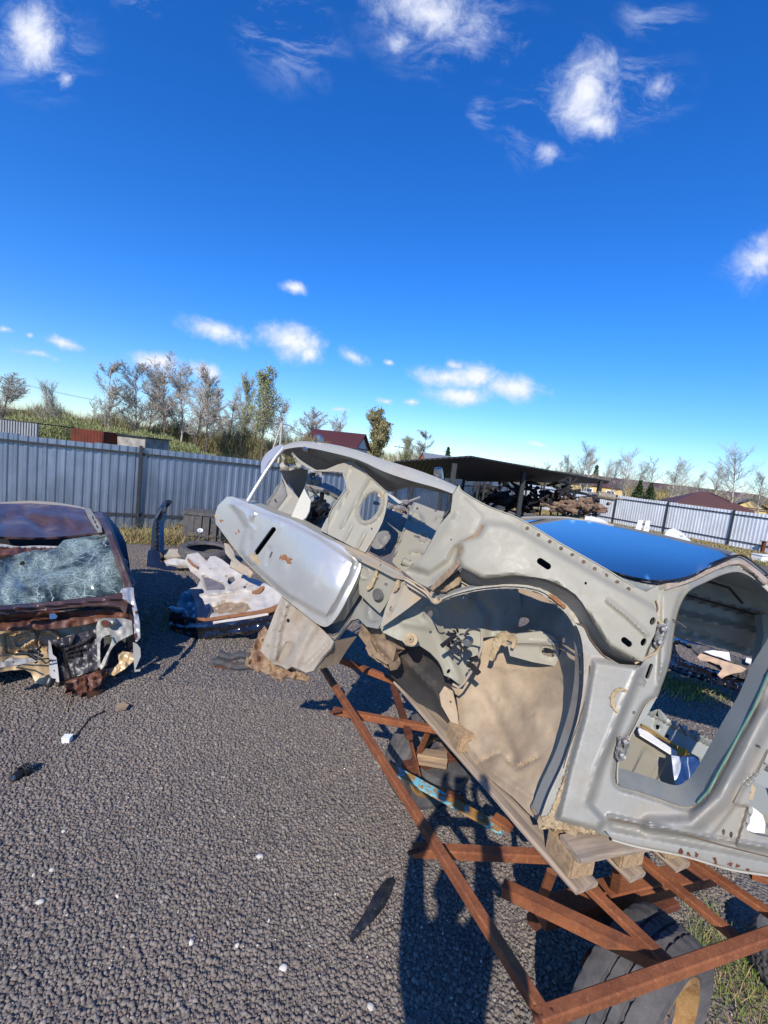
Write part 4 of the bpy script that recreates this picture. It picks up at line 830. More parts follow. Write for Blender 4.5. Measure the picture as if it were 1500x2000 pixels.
# the shaded lip under the rail and the wheel arch flange below it
L1 = [(903, 1109), (922, 1119), (943, 1129), (970, 1128), (1001, 1124), (1044, 1127), (1066, 1131), (1087, 1140), (1107, 1149), (1124, 1161), (1138, 1178), (1151, 1201), (1162, 1221), (1172, 1238), (1188, 1260), (1205, 1275), (1230, 1286), (1256, 1292)]
L2 = [(897, 1126), (915, 1138), (938, 1147), (965, 1147), (993, 1144), (1030, 1149), (1052, 1154), (1070, 1162), (1086, 1173), (1103, 1188), (1118, 1205), (1131, 1222), (1143, 1241), (1154, 1256), (1170, 1274), (1187, 1287), (1212, 1297), (1254, 1300)]
def loft(name, A, B, da, db, mat, parent=shell, n=4, th=.004, bow=0.0, smooth=True):
    A = np.array(curve(A, m=3)); B = np.array(curve(B, m=3)); fa = (da if callable(da) else depthfn(da))(A); fb = (db if callable(db) else depthfn(db))(B); V = []
    m = min(len(A), len(B))
    for k in range(m):
        a = D(A[k][0], A[k][1], float(fa[k])); b = D(B[k][0], B[k][1], float(fb[k]))
        for j in range(n+1): t = j/n; V.append(a*(1-t)+b*t+np.array([0, -1, .3])*bow*math.sin(math.pi*t))
    F = [(k*(n+1)+j, (k+1)*(n+1)+j, (k+1)*(n+1)+j+1, k*(n+1)+j+1) for k in range(m-1) for j in range(n)]; q = len(V)
    V += [v+np.array([0, th, -th*.3]) for v in V]; E = [tuple(x+q for x in f[::-1]) for f in F]
    rim = [(k*(n+1)) for k in range(m)]; rim2 = [k*(n+1)+n for k in range(m)]
    for r in (rim, rim2): E += [(r[k], r[k+1], r[k+1]+q, r[k]+q) for k in range(m-1)]
    return mobj(name, V, F+E, mat, parent, smooth)
loft('rail_lip', L1, L2, off(SD, -.036), off(SD, .055), M['beige_shade'])
ribbon('arch_flange', arch[:12], [6, 7, 8, 8, 9, 12, 14, 13, 12, 10, 9, 8], off(SD, .035), shell, M['beige_dirty'], th=.01, step=3, rel=[('noise', .008, 9)])
ribbon('arch_seam_sealant', [(1073, 1162), (1088, 1172), (1104, 1187)], [5, 8, 6], off(SD, .024), shell, M['orange'], th=.006, step=2.5, rel=[('noise', .008, 4)])
ribbon('pillar_sealant', [(1206, 1299), (1196, 1320), (1178, 1348), (1160, 1385), (1142, 1425), (1130, 1460), (1118, 1492), (1100, 1540), (1080, 1585), (1068, 1608)], [13, 13, 9, 8, 10, 11, 10, 11, 9, 14], off(SD, -.008), shell, M['sealant'], th=.008, step=2.6, rel=[('noise', .008, 6), ('noise', .005, 3)])
ribbon('sealant_smear', [(1226, 1351), (1212, 1346), (1200, 1356), (1197, 1370), (1201, 1384), (1210, 1393)], [3, 6, 9, 8, 6, 4], off(SD, -.034), shell, M['sealant'], th=.006, step=2.2, rel=[('noise', .006, 4)])
P('corner_rust', [(1058, 1596), (1075, 1592), (1092, 1598), (1112, 1606), (1160, 1619), (1166, 1630), (1112, 1622), (1075, 1618), (1060, 1612)], off(SD, -.008), M['sealant'], th=.02, step=3, rel=[('noise', .014, 6)])
P('pillar_shade_plate', [(1262, 1290), (1290, 1200), (1312, 1165), (1318, 1200), (1304, 1290), (1282, 1350), (1250, 1400), (1225, 1440), (1205, 1480), (1185, 1520), (1190, 1450), (1230, 1380)], off(SD, .05), M['hole_shade'], th=.006, step=8)  # inner plate, its dark colour standing for shade inside the pillar holes
def hinge(x, y, s, ang):
    c = math.cos(ang); q = math.sin(ang); f = lambda u, v: (x+(u*c-v*q)*s, y+(u*q+v*c)*s)
    h = P('hinge_plate', [f(-9, -22), (f(4, -26)), f(11, -14), f(9, 18), f(0, 26), f(-10, 20), f(-12, 0)], off(SD, -.014), M['grey_rust'], holes=[ellipse(*f(0, -2), 3*s, 5*s, 0, 8)], th=.010, step=3, rel=[('ring', [f(-9, -20), f(8, -20), f(8, 18), f(-8, 18)], 5, .010), ('noise', .006, 5)])
    for v in (-14, 12):
        p = np.array(f(0, v)); d = float(SD(p[None])[0])-.03; a = D(p[0], p[1], d); MB().lathe([(0, .012), (.007, .011), (.009, .004), (.009, -.01)], a, (-.25, -.9, .3), 8).build('bolt', M['grey_rust'], h)
hinge(1291, 1243, 1.0, .25); hinge(1217, 1462, 1.05, .25)
P('striker_plate', [(1456, 1530), (1464, 1524), (1476, 1540), (1470, 1562), (1459, 1562)], off(SD, .02), M['sealant'], holes=[ellipse(1465, 1547, 2.5, 4, 0, 8)], th=.006, step=3)
ribbon('roof_drip_channel', [(1300, 1146), (1350, 1131), (1400, 1108), (1436, 1098), (1462, 1105), (1500, 1138)], [12, 9, 8, 7, 8, 9], off(SD, -.014), shell, M['mudseal'], th=.008, step=3, rel=[('noise', .010, 6)])
MB().tube([SP(x, y, -.022) for (x, y) in curve([(1290, 1138), (1340, 1124), (1400, 1096), (1436, 1085), (1455, 1088), (1485, 1110), (1540, 1160)])], .0045, 6).build('window_rubber', M['black'], shell, True)
MB().tube([SP(x, y, .0) for (x, y) in [(1530, 1262), (1500, 1316), (1470, 1386), (1412, 1492), (1382, 1546), (1362, 1568)]], .003, 6).build('door_weatherstrip', plain('green_seal', (.07, .20, .15), .5), shell, True)

# -- roof, windscreen, far side
WS_A = [(1290, 1133, 1.60), (1434, 1087, 1.86), (1100, 1014, 3.0)]
P('windscreen', curve([(1018, 1014), (1060, 1012), (1110, 1014), (1160, 1020), (1200, 1029), (1250, 1040), (1300, 1051), (1340, 1061), (1390, 1073), (1432, 1085), (1400, 1098), (1370, 1114), (1335, 1127), (1290, 1133), (1240, 1127), (1190, 1113), (1150, 1098), (1110, 1078), (1080, 1060), (1050, 1040)], True, 3), WS_A, M['roofblue'], th=.006, step=8, rel=[('line', [(1060, 1020), (1200, 1070), (1350, 1100)], 90, .05)])
MB().tube([D(x, y, d) for (x, y, d) in [(1018, 1013, 2.93), (1060, 1011, 2.98), (1110, 1013, 3.0), (1200, 1028, 2.85), (1300, 1050, 2.45), (1380, 1070, 2.1), (1434, 1085, 1.86)]], .014, 6).build('windscreen_header', M['silver_dull'], shell, True)
MB().tube([D(x, y, d) for (x, y, d) in [(1432, 1087, 1.84), (1400, 1101, 1.75), (1335, 1129, 1.66), (1290, 1136, 1.59), (1240, 1130, 1.68), (1190, 1117, 1.83), (1150, 1101, 1.96)]], .005, 6).build('windscreen_seal', M['black'], shell, True)
P('cowl_flap', [(1198, 1118), (1230, 1128), (1262, 1137), (1297, 1143), (1280, 1151), (1262, 1150), (1248, 1152), (1222, 1138)], [(1198, 1118, 1.74), (1297, 1143, 1.60), (1250, 1150, 1.60)], M['grey_green'], th=.01, step=3, rel=[('line', [(1205, 1122), (1250, 1138), (1288, 1146)], 5, .01), ('noise', .01, 8)])
rv = []; 
for X in np.linspace(1.0, 2.9, 12):
    for Yq in np.linspace(0, 1, 9):
        yy = 1.78+Yq*1.2; x0 = 1.60-.42*Yq; xx = x0+(X-1.0); t = xx-x0; rv.append((xx, yy, 1.735-.20*t-.03*t*t+.02*math.sin(math.pi*Yq)*min(1, t)))
rf = [(i*9+j, (i+1)*9+j, (i+1)*9+j+1, i*9+j+1) for i in range(11) for j in range(8)]; m_ = len(rv)
mobj('roof', rv+[(a, b, c-.012) for a, b, c in rv], rf+[tuple(x+m_ for x in f[::-1]) for f in rf], M['silver'], shell, True)
FS = [(1290, 1180, 2.95), (1500, 1180, 2.75), (1400, 1270, 2.8), (1620, 1300, 2.7)]
fs = P('far_side_frame', [(1270, 1130), (1340, 1100), (1436, 1092), (1520, 1130), (1660, 1220), (1660, 1345), (1500, 1290), (1400, 1264), (1330, 1243), (1296, 1236), (1285, 1200)], FS, M['grey_green'], th=.03, step=7, rel=[('line', [(1330, 1160), (1400, 1180), (1500, 1207), (1600, 1240)], 5, -.03), ('line', [(1300, 1195), (1400, 1218), (1500, 1240), (1600, 1270)], 12, .03), ('line', [(1300, 1225), (1400, 1248), (1520, 1285)], 9, -.02), ('noise', .02, 30)], holes=[ellipse(1452, 1137, 18, 5, 22, 12), ellipse(1463, 1190, 4, 3, 0, 8)])
MB().tube([D(x, y, 2.70) for (x, y) in [(1376, 1134), (1424, 1148), (1450, 1178)]], .008, 6).build('door_seal', M['black'], shell)
MB().tube([D(x, y, 2.70) for (x, y) in [(1332, 1160), (1400, 1179), (1500, 1207)]], .007, 6).build('door_seal', M['black'], shell)
P('far_pillar', [(1488, 1200), (1540, 1205), (1520, 1330), (1480, 1300), (1492, 1240)], [(1488, 1200, 2.6), (1540, 1205, 2.6), (1500, 1330, 2.5)], M['grey_green'], th=.05, step=6)
P('inner_pillar', [(1283, 1362), (1293, 1338), (1309, 1290), (1317, 1235), (1300, 1230), (1280, 1290), (1262, 1345), (1243, 1416), (1262, 1400)], off(SD, .14), M['grey_green'], th=.03, step=5)
P('far_sill', [(1244, 1392), (1262, 1384), (1290, 1404), (1340, 1425), (1400, 1455), (1450, 1482), (1540, 1530), (1540, 1570), (1440, 1520), (1380, 1487), (1330, 1468), (1290, 1448), (1240, 1424)], [(1250, 1400, 2.0), (1500, 1530, 1.9), (1300, 1450, 1.95)], M['grey_green'], th=.05, step=4, holes=[ellipse(1284, 1420, 4, 5, 0, 10), ellipse(1303, 1438, 4, 4, 0, 10)], rel=[('line', [(1262, 1390), (1340, 1430), (1450, 1487)], 5, .02), ('ring', ellipse(1284, 1419, 7, 9, 0, 12), 3, .008)]+[('poly', [(x, y), (x+5, y+3), (x+3, y+7), (x-2, y+4)], .01, 3) for x, y in ((1296, 1408), (1318, 1418), (1340, 1429), (1362, 1440))])
P('floor_pan', [(1236, 1420), (1262, 1416), (1330, 1460), (1460, 1530), (1560, 1600), (1560, 1700), (1400, 1620), (1338, 1600), (1195, 1550), (1205, 1480)], [(1240, 1420, 1.93), (1205, 1530, 1.62), (1460, 1540, 1.75), (1338, 1580, 1.6)], M['beige'], th=.01, step=5, rel=[('poly', capsule((1262, 1470), (1240, 1516), 8), .012, 5), ('poly', capsule((1290, 1490), (1272, 1530), 7), -.014, 5), ('ring', ellipse(1268, 1538, 12, 9, 0, 14), 4, -.01)], holes=[ellipse(1268, 1541, 6, 4, 0, 10)])
P('seat_crossmember', [(1350, 1575), (1420, 1500), (1500, 1540), (1620, 1600), (1620, 1680), (1450, 1630)], [(1350, 1575, 1.65), (1420, 1500, 1.78), (1600, 1640, 1.6)], M['grey_green'], th=.04, step=6, rel=[('line', [(1380, 1590), (1560, 1630)], 14, .03)])
MB().tube([D(x, y, 1.86) for (x, y) in [(1252, 1416), (1290, 1440), (1330, 1462), (1352, 1478)]], .007, 6).build('brake_pipe', plain('brass_pipe', (.42, .25, .07), .45, .6), shell, True)
P('kick_plate', [(1246, 1424), (1252, 1420), (1290, 1447), (1325, 1470), (1320, 1478), (1284, 1455), (1250, 1434)], [(1246, 1424, 1.86), (1325, 1470, 1.80), (1284, 1455, 1.80)], M['white'], th=.006, step=3, rel=[('noise', .008, 6)])
P('yellow_clip', [(1323, 1457), (1342, 1464), (1343, 1470), (1337, 1476), (1322, 1468)], [(1323, 1457, 1.76), (1342, 1464, 1.74), (1330, 1474, 1.73)], M['yellow'], th=.01, step=3)

# -- wheelhouse
liner = curve([(858, 1290), (878, 1205), (930, 1150), (1000, 1130), (1080, 1140), (1140, 1190), (1162, 1300), (1152, 1420), (1112, 1540), (1062, 1606), (1000, 1556), (944, 1510), (915, 1474), (901, 1434), (895, 1390), (888, 1351), (862, 1320)], True, 4)
LA = [(900, 1350, 2.08), (905, 1450, 1.92), (960, 1520, 1.72), (1060, 1585, 1.49), (1150, 1250, 1.76), (950, 1180, 2.26), (1010, 1400, 1.84), (1060, 1300, 1.92), (1120, 1450, 1.56), (1080, 1150, 2.16), (1140, 1350, 1.64)]
P('wheel_arch_liner', liner, LA, M['tan'], holes=[ellipse(1019, 1214, 15, 9, -15, 14), ellipse(1100, 1250, 4, 6, 0, 8)], step=5, th=.006, rel=[('noise', .022, 70), ('noise', .008, 22), ('line', [(960, 1300), (1030, 1310), (1095, 1330)], 8, -.012), ('line', [(935, 1490), (975, 1470), (1010, 1500), (1050, 1480)], 7, -.014), ('ring', ellipse(968, 1367, 9, 7, 30, 12), 5, .008), ('line', [(940, 1355), (985, 1440), (1000, 1480)], 20, -.018), ('ring', liner, 12, -.008), ('line', [(905, 1440), (950, 1500), (1040, 1560)], 10, .012), ('line', [(1000, 1340), (1060, 1430)], 26, .012)])
P('chassis_rail', [(988, 1246), (1010, 1238), (1057, 1233), (1081, 1243), (1092, 1256), (1090, 1302), (1040, 1293), (996, 1281)], [(990, 1250, 1.93), (1090, 1256, 1.87), (1090, 1300, 1.86), (996, 1281, 1.92)], M['beige'], holes=[capsule((1065, 1272), (1078, 1276), 7.5)], th=.02, step=3.5, rel=[('line', [(992, 1254), (1090, 1258)], 6, .014), ('ring', capsule((1065, 1272), (1078, 1276), 9), 4, -.006)])
ribbon('rail_sealant', [(958, 1290), (968, 1265), (975, 1248), (990, 1243), (1004, 1252), (1000, 1266)], [6, 14, 18, 16, 10, 5], [(958, 1290, 1.94), (1000, 1250, 1.89), (975, 1240, 1.92)], shell, M['sealant'], th=.01, step=3.5, holes=[ellipse(970, 1249, 5, 6, 0, 10)], rel=[('noise', .012, 7)])
W_A = [(745, 1225, 2.02), (850, 1165, 2.06), (990, 1150, 2.18), (900, 1330, 2.0), (940, 1250, 2.10), (800, 1250, 2.0), (890, 1230, 2.10)]
P('strut_panel', [(744, 1224), (770, 1200), (800, 1176), (832, 1162), (860, 1160), (900, 1146), (960, 1138), (1010, 1140), (1020, 1190), (1008, 1240), (970, 1242), (941, 1246), (942, 1271), (932, 1292), (918, 1315), (904, 1338), (896, 1336), (880, 1324), (868, 1319), (864, 1305), (857, 1292), (841, 1275), (820, 1261), (806, 1264), (794, 1262), (786, 1252), (776, 1249), (746, 1234)], W_A, M['grey_olive'], holes=[ellipse(841, 1199, 6, 6.5, 0, 12), ellipse(841, 1235, 2.6, 3, 0, 8), ellipse(906, 1168, 2.5, 2, 0, 8), ellipse(918, 1168, 2.5, 2, 0, 8), ellipse(876, 1311, 3, 5, 30, 8)], th=.008, step=4,
  rel=[('ring', ellipse(841, 1199, 17, 16, 0, 18), 6, .010), ('poly', [(880, 1160), (935, 1150), (905, 1195), (885, 1180)], .014, 6), ('noise', .010, 40), ('line', [(790, 1215), (850, 1225), (880, 1290), (895, 1325)], 14, .014), ('line', [(925, 1150), (960, 1200), (960, 1240)], 18, -.02)])
w = MB().lathe([(.004, .014), (.012, .014), (.014, .006), (.030, .004), (.030, -.006)], D(803, 1249, 1.93), (-.3, -.9, .3), 14).build('bolt_washer', M['sealant'], shell)
b = MB(); 
for k in range(18): p = D(872+rnd.random()*26, 1232+rnd.random()*30, 1.90); q = p+np.array([rnd.gauss(0, .026), -.01, rnd.gauss(0, .022)]); b.tube([p, (p+q)/2+np.array([0, -.01*rnd.random(), .005]), q], .003+.003*rnd.random(), 5)
b.tube([D(905, 1262, 1.88), D(912, 1276, 1.87)], .009, 8); b.tube([D(884, 1262, 1.89), D(900, 1272, 1.88), D(893, 1280, 1.88)], .007, 7); b.tube([D(862, 1262, 1.86), D(890, 1240, 1.85)], .010, 7)
b.build('wiring_clutter', M['black'], shell, True)
MB().lathe([(.0, .02), (.016, .02), (.02, .012), (.02, -.02)], D(914, 1253, 1.86), (-.4, -.9, .1), 14).build('sensor_plug', M['chrome'], shell, True)
MB().tube([D(x, y, 1.855) for (x, y) in curve([(908, 1244), (914, 1232), (926, 1229), (938, 1232)])], .005, 6).build('hose', M['black'], shell, True)
MB().tube([D(x, y, d) for (x, y, d) in [(940, 1233, 1.87), (942, 1262, 1.86), (934, 1285, 1.85), (920, 1312, 1.85), (906, 1334, 1.85), (896, 1343, 1.86), (884, 1336, 1.87)]], .006, 7).build('brake_hose', plain('dusty_hose', (.36, .29, .21), .7), shell, True)
b = MB(); b.bar(D(912, 1296, 1.83), D(926, 1303, 1.83), .02, .018); b.bar(D(922, 1300, 1.83), D(936, 1316, 1.82), .012, .02); b.bar(D(917, 1290, 1.83), D(934, 1284, 1.83), .02, .012); b.build('hose_clamp', M['black'], shell)
P('strut_gusset', [(788, 1129), (832, 1161), (800, 1186), (770, 1208), (742, 1228), (752, 1190), (764, 1160)], [(788, 1129, 1.93), (832, 1161, 1.88), (742, 1228, 1.97)], M['beige_dirty'], holes=[ellipse(763, 1189, 3, 5, 20, 8), ellipse(803, 1151, 4, 3, 0, 8)], th=.02, step=4, rel=[('line', [(790, 1135), (760, 1200)], 5, .01)])
P('corner_box', [(786, 1124), (812, 1138), (838, 1150), (870, 1133), (900, 1122), (938, 1148), (895, 1160), (862, 1173), (848, 1180), (838, 1172), (828, 1164), (795, 1144)], [(786, 1124, 1.92), (900, 1122, 1.83), (850, 1178, 1.80)], M['beige_dirty'], th=.012, step=3.5, rel=[('line', [(840, 1152), (862, 1172)], 6, .014), ('noise', .016, 9)])
P('mud_ledge', [(842, 1150), (868, 1134), (895, 1113), (903, 1125), (896, 1142), (870, 1156)], [(842, 1150, 1.80), (895, 1113, 1.80), (880, 1150, 1.76)], M['mud'], th=.01, step=3.5, rel=[('noise', .02, 8)])
P('underbody', [(738, 1224), (790, 1256), (841, 1270), (868, 1316), (892, 1340), (903, 1436), (917, 1476), (946, 1510), (1000, 1554), (1062, 1604), (1030, 1600), (960, 1545), (905, 1490), (868, 1436), (838, 1398), (800, 1358), (762, 1318), (738, 1280), (724, 1240)], [(738, 1224, 2.2), (892, 1340, 2.1), (1062, 1604, 1.60), (905, 1490, 2.05), (762, 1318, 2.3)], M['under'], th=.05, step=6, rel=[('noise', .05, 30), ('line', [(750, 1250), (850, 1350), (900, 1470)], 14, .04)])
P('subframe', [(709, 1214), (730, 1222), (742, 1229), (768, 1240), (775, 1262), (768, 1290), (755, 1298), (733, 1284), (715, 1261), (700, 1240)], [(709, 1214, 2.20), (768, 1240, 2.1), (733, 1284, 2.15)], M['mudmetal'], th=.05, step=4, rel=[('noise', .03, 14), ('line', [(722, 1225), (735, 1265), (760, 1290)], 6, -.03)])
P('lower_flange', [(868, 1340), (884, 1350), (893, 1390), (898, 1434), (880, 1410), (862, 1378), (858, 1356)], [(868, 1340, 2.04), (898, 1434, 1.96), (862, 1378, 2.02)], M['tan'], th=.01, step=4, holes=[ellipse(880, 1371, 2, 2, 0, 7)])

# -- end panel (bright, with the slot)
EA = [(690, 1150, 2.04), (700, 1095, 2.08), (640, 1215, 2.06), (560, 1010, 2.42), (560, 1160, 2.30), (480, 980, 2.68), (430, 1010, 2.82), (470, 1085, 2.66), (620, 1120, 2.13), (655, 1140, 2.055)]
E0 = [(443, 970), (425, 988), (419, 1008), (422, 1024), (432, 1036), (450, 1062), (468, 1083), (485, 1100), (502, 1118), (528, 1142), (554, 1166), (590, 1195), (626, 1221), (636, 1223), (648, 1218), (657, 1206), (668, 1188), (678, 1170), (692, 1142), (703, 1116), (705, 1104), (702, 1092), (690, 1078), (662, 1063), (635, 1050), (600, 1030), (566, 1013), (540, 1004), (519, 996), (492, 984), (470, 976), (455, 970)]
P('end_panel', E0, EA, M['silver'], mats=[M['silver'], M['orange'], M['sealant']], matfn=lambda q: 1 if blotch(q, ((554, 1089, 6), (562, 1094, 6), (466, 1038, 2.5), (462, 1043, 2.5), (433, 1018, 3))) else (2 if blotch(q, ((495, 1088, 7), (503, 1096, 5), (612, 1048, 0), (425, 1008, 3))) else 0), holes=[capsule((534, 1034), (501, 1079), 5.0), capsule((531, 1079), (527, 1089), 1.6)], step=3.6, th=.010,
  rel=[('poly', [(500, 998), (560, 1018), (622, 1050), (686, 1092), (692, 1100), (686, 1118), (664, 1162), (646, 1195), (637, 1204), (616, 1194), (558, 1160), (505, 1114), (478, 1088), (490, 1055), (492, 1030), (488, 1005)], .040, 9), ('poly', [(450, 984), (475, 984), (500, 998), (490, 1020), (492, 1040), (480, 1088), (468, 1074), (478, 1040), (482, 1030), (465, 1002)], .035, 8),
       ('line', [(455, 982), (480, 1002), (486, 1022), (496, 1034)], 5, .012), ('poly', capsule((540, 1022), (496, 1090), 12), .012, 7), ('line', [(640, 1212), (690, 1120), (700, 1098)], 4, .010), ('line', [(527, 1072), (522, 1100)], 7, -.008), ('line', [(560, 1030), (640, 1075), (672, 1096)], 4, -.004), ('noise', .006, 50)])
P('end_slot_shade_plate', [(460, 990), (560, 1020), (680, 1090), (640, 1200), (560, 1155), (480, 1085), (440, 1030)], off(depthfn(EA), .06), M['hole_shade'], th=.01, step=10)  # backing plate added so the slot looks dark, shade in its colour
E_back = [(443, 972), (421, 1008), (433, 1036), (468, 1083), (502, 1118), (554, 1166), (626, 1221), (648, 1218), (678, 1170), (703, 1116), (702, 1092), (635, 1050), (566, 1013), (519, 996), (470, 976)]
return_strip('end_panel_flange', E_back, depthfn(EA), (.05, .07, .0), M['beige'], True)
# -- ledge above the end panel
P('floor_edge', [(519, 992), (545, 998), (580, 1014), (628, 1034), (670, 1056), (712, 1077), (742, 1094), (784, 1116), (790, 1128), (770, 1124), (735, 1106), (705, 1092), (690, 1080), (662, 1065), (635, 1050), (600, 1031), (566, 1013), (540, 1004)], [(519, 995, 2.62), (566, 1010, 2.5), (635, 1045, 2.28), (700, 1085, 2.05), (786, 1122, 1.93)], M['beige_dirty'], th=.012, step=3, rel=[('line', [(600, 1024), (700, 1075), (780, 1118)], 4, .008), ('noise', .006, 12)], holes=[[(741, 1097), (752, 1084), (766, 1094), (768, 1099), (752, 1100)]])
P('corner_plate', [(704, 1090), (735, 1106), (770, 1123), (786, 1126), (786, 1133), (765, 1160), (753, 1182), (742, 1198), (722, 1180), (702, 1160), (700, 1130), (708, 1108)], [(704, 1090, 2.06), (786, 1130, 1.92), (742, 1198, 2.0)], M['beige'], th=.012, step=3.5, holes=[ellipse(754, 1142, 3.5, 3.5, 0, 10), ellipse(752, 1118, 2, 2, 0, 7)], rel=[('ring', ellipse(711, 1118, 10, 13, 0, 14), 3, .008)])
for a in ([(738, 1102), (735, 1118), (730, 1132), (722, 1146), (716, 1152)], [(781, 1126), (776, 1136), (774, 1148), (768, 1156)]):
    ribbon('seam_sealant', a, [8, 5, 6, 8, 4], [(704, 1090, 2.04), (786, 1130, 1.90), (742, 1198, 1.98)], shell, M['sealant'], th=.01, step=2.5, rel=[('noise', .008, 4)])
MB().lathe([(0, .014), (.022, .012), (.027, .004), (.030, 0)], D(738, 1162, 1.99), (-.5, -.8, .1), 16).build('rubber_bung', M['rubber'], shell, True)
P('front_apron', [(640, 1215), (672, 1170), (698, 1112), (706, 1110), (718, 1135), (735, 1150), (752, 1172), (756, 1192), (748, 1214), (738, 1228), (716, 1224), (700, 1208), (686, 1212), (668, 1232), (653, 1250), (610, 1214)], [(640, 1215, 2.22), (706, 1115, 2.2), (748, 1214, 2.05), (653, 1250, 2.16)], M['beige_shade'], th=.02, step=4, rel=[('noise', .015, 30), ('ring', ellipse(735, 1190, 15, 24, 20, 14), 6, .01)])
# -- crumpled box rail hanging down with torn metal
RA = [(549, 1165, 2.30), (613, 1215, 2.16), (651, 1253, 2.06), (509, 1271, 2.16), (587, 1311, 2.02), (520, 1235, 2.2)]
P('frame_rail_end', [(549, 1165), (580, 1190), (613, 1213), (652, 1252), (646, 1266), (629, 1283), (612, 1310), (598, 1314), (585, 1308), (570, 1302), (560, 1308), (548, 1300), (533, 1297), (520, 1283), (508, 1271), (522, 1235), (536, 1198)], RA, M['railmetal'], th=.012, step=3.4, holes=[ellipse(563, 1212, 3, 4, 0, 10)],
  rel=[('line', [(560, 1175), (545, 1230), (535, 1285)], 12, .03), ('line', [(610, 1222), (590, 1262), (575, 1300)], 20, .03), ('poly', capsule((565, 1262), (550, 1287), 9), -.016, 6), ('noise', .014, 14), ('line', [(640, 1258), (600, 1300)], 8, -.015)]
  + [('line', [(524+k*5.5, 1262-k*15.5), (538+k*5.5, 1266-k*15.5)], 2.6, -.012) for k in range(6)])
return_strip('frame_rail_side', [(549, 1165), (536, 1198), (522, 1235), (508, 1271), (533, 1297), (585, 1308), (612, 1310), (629, 1283), (652, 1252)], depthfn(RA), (.10, .14, -.02), M['tan'])
P('torn_metal', [(516, 1222), (528, 1238), (522, 1260), (536, 1290), (560, 1300), (585, 1312), (605, 1322), (598, 1330), (560, 1322), (549, 1334), (544, 1322), (520, 1316), (495, 1306), (478, 1298), (482, 1282), (496, 1262), (505, 1240)], [(516, 1222, 2.34), (600, 1326, 2.08), (480, 1290, 2.22), (549, 1334, 2.05)], M['mudrust'], th=.012, step=3, rel=[('noise', .06, 16), ('noise', .03, 7)])
for (pts, rr) in (([(488, 1282), (470, 1279), (452, 1284), (436, 1280), (428, 1277)], .020), ([(490, 1300), (470, 1302), (450, 1300), (434, 1294), (420, 1292), (416, 1300)], .022)):
    MB().tube([D(x, y, 2.24) for (x, y) in curve(pts)], rr, 8).build('bent_tie_bar', M['torn'], shell, True)
P('torn_strip', [(428, 1276), (420, 1292), (424, 1302), (440, 1304), (486, 1304), (490, 1298), (440, 1297), (432, 1290)], [(428, 1276, 2.3), (490, 1300, 2.25), (430, 1304, 2.22)], M['rust_dark'], th=.01, step=3, rel=[('noise', .01, 8)])

# -- bulkhead plate with the oval hole and the surrounding braces
BA = [(688, 900, 2.38), (758, 970, 2.20), (712, 1079, 2.08), (638, 1040, 2.24), (600, 915, 2.55)]
P('bulkhead_plate', [(688, 900), (703, 913), (717, 926), (734, 941), (751, 956), (757, 963), (758, 975), (752, 1000), (746, 1022), (730, 1050), (713, 1079), (690, 1069), (664, 1055), (638, 1042), (626, 1036), (634, 1020), (644, 1002), (656, 984), (668, 964), (676, 958), (677, 946), (672, 930), (669, 923), (650, 921), (630, 921), (616, 920), (600, 914), (588, 906), (578, 897), (570, 882), (580, 893), (590, 901), (604, 910), (618, 918), (636, 917), (660, 907)], BA, M['beige'], holes=[ellipse(723, 990, 29, 16, -63, 24), ellipse(641, 1008, 2.5, 3.5, 20, 8), ellipse(726, 1033, 2, 2.4, 0, 8)], step=3, th=.008,
  rel=[('line', [(723, 930), (700, 972), (666, 1030)], 5, .016), ('line', [(688, 1024), (674, 1054)], 5, .014), ('line', [(713, 1040), (700, 1068)], 5, .014), ('ring', ellipse(723, 990, 34, 21, -63, 24), 5.5, .018), ('line', [(690, 903), (674, 930), (680, 960), (655, 1000), (634, 1040)], 4, .012), ('noise', .005, 30)])
ribbon('brace_sealant', [(748, 960), (745, 968), (738, 966)], [4, 7, 5], off(depthfn(BA), -.012), shell, M['sealant'], th=.008, step=2)
HA = [(483, 976, 2.66), (530, 905, 2.72), (560, 868, 2.72), (600, 864, 2.62), (650, 871, 2.45), (700, 882, 2.28), (760, 900, 2.12), (820, 925, 1.98), (880, 948, 1.87), (893, 957, 1.85)]
hoopT = [(548, 872), (575, 863), (600, 862), (650, 868), (700, 880), (750, 898), (800, 913), (850, 931), (893, 950)]
hoopB = [(546, 880), (575, 874), (600, 874), (648, 884), (700, 898), (750, 921), (800, 938), (850, 952), (884, 964)]
loft('hoop_beam', hoopT, hoopB, off(depthfn(HA), .03), off(depthfn(HA), -.02), M['hoop'], bow=.010)
loft('hoop_underside', hoopB, [(560, 888), (585, 900), (606, 912), (640, 922), (690, 905), (745, 952), (768, 960), (800, 950), (880, 966)], off(depthfn(HA), -.016), [(560, 888, 2.95), (606, 912, 2.90), (690, 930, 2.75), (760, 965, 2.55), (800, 950, 2.3), (880, 966, 1.95)], M['beige_shade'], n=3)
MB().tube([D(x, y, d) for (x, y, d) in [(484, 979, 2.64), (500, 952, 2.66), (520, 920, 2.69), (540, 891, 2.71), (555, 874, 2.71)]], [.014, .013, .013, .014, .018], 10).build('hoop_limb', M['silver'], shell, True)
ribbon('hoop_outer_skin', [(512, 925), (516, 905), (526, 890), (543, 876), (553, 871)], [4, 12, 15, 12, 6], off(depthfn(HA), .05), shell, M['silver'], th=.01, step=3)
MB().lathe([(.0, .03), (.018, .028), (.022, .01), (.024, -.01)], D(622, 859, 2.60), (-.2, -.3, 1), 14).build('rubber_stop', M['chrome'], shell, True)
MB().lathe([(.0, .035), (.018, .03), (.022, .01), (.024, -.02)], D(856, 927, 1.98), (-.2, -.3, 1), 14).build('rubber_stop', M['chrome'], shell, True)
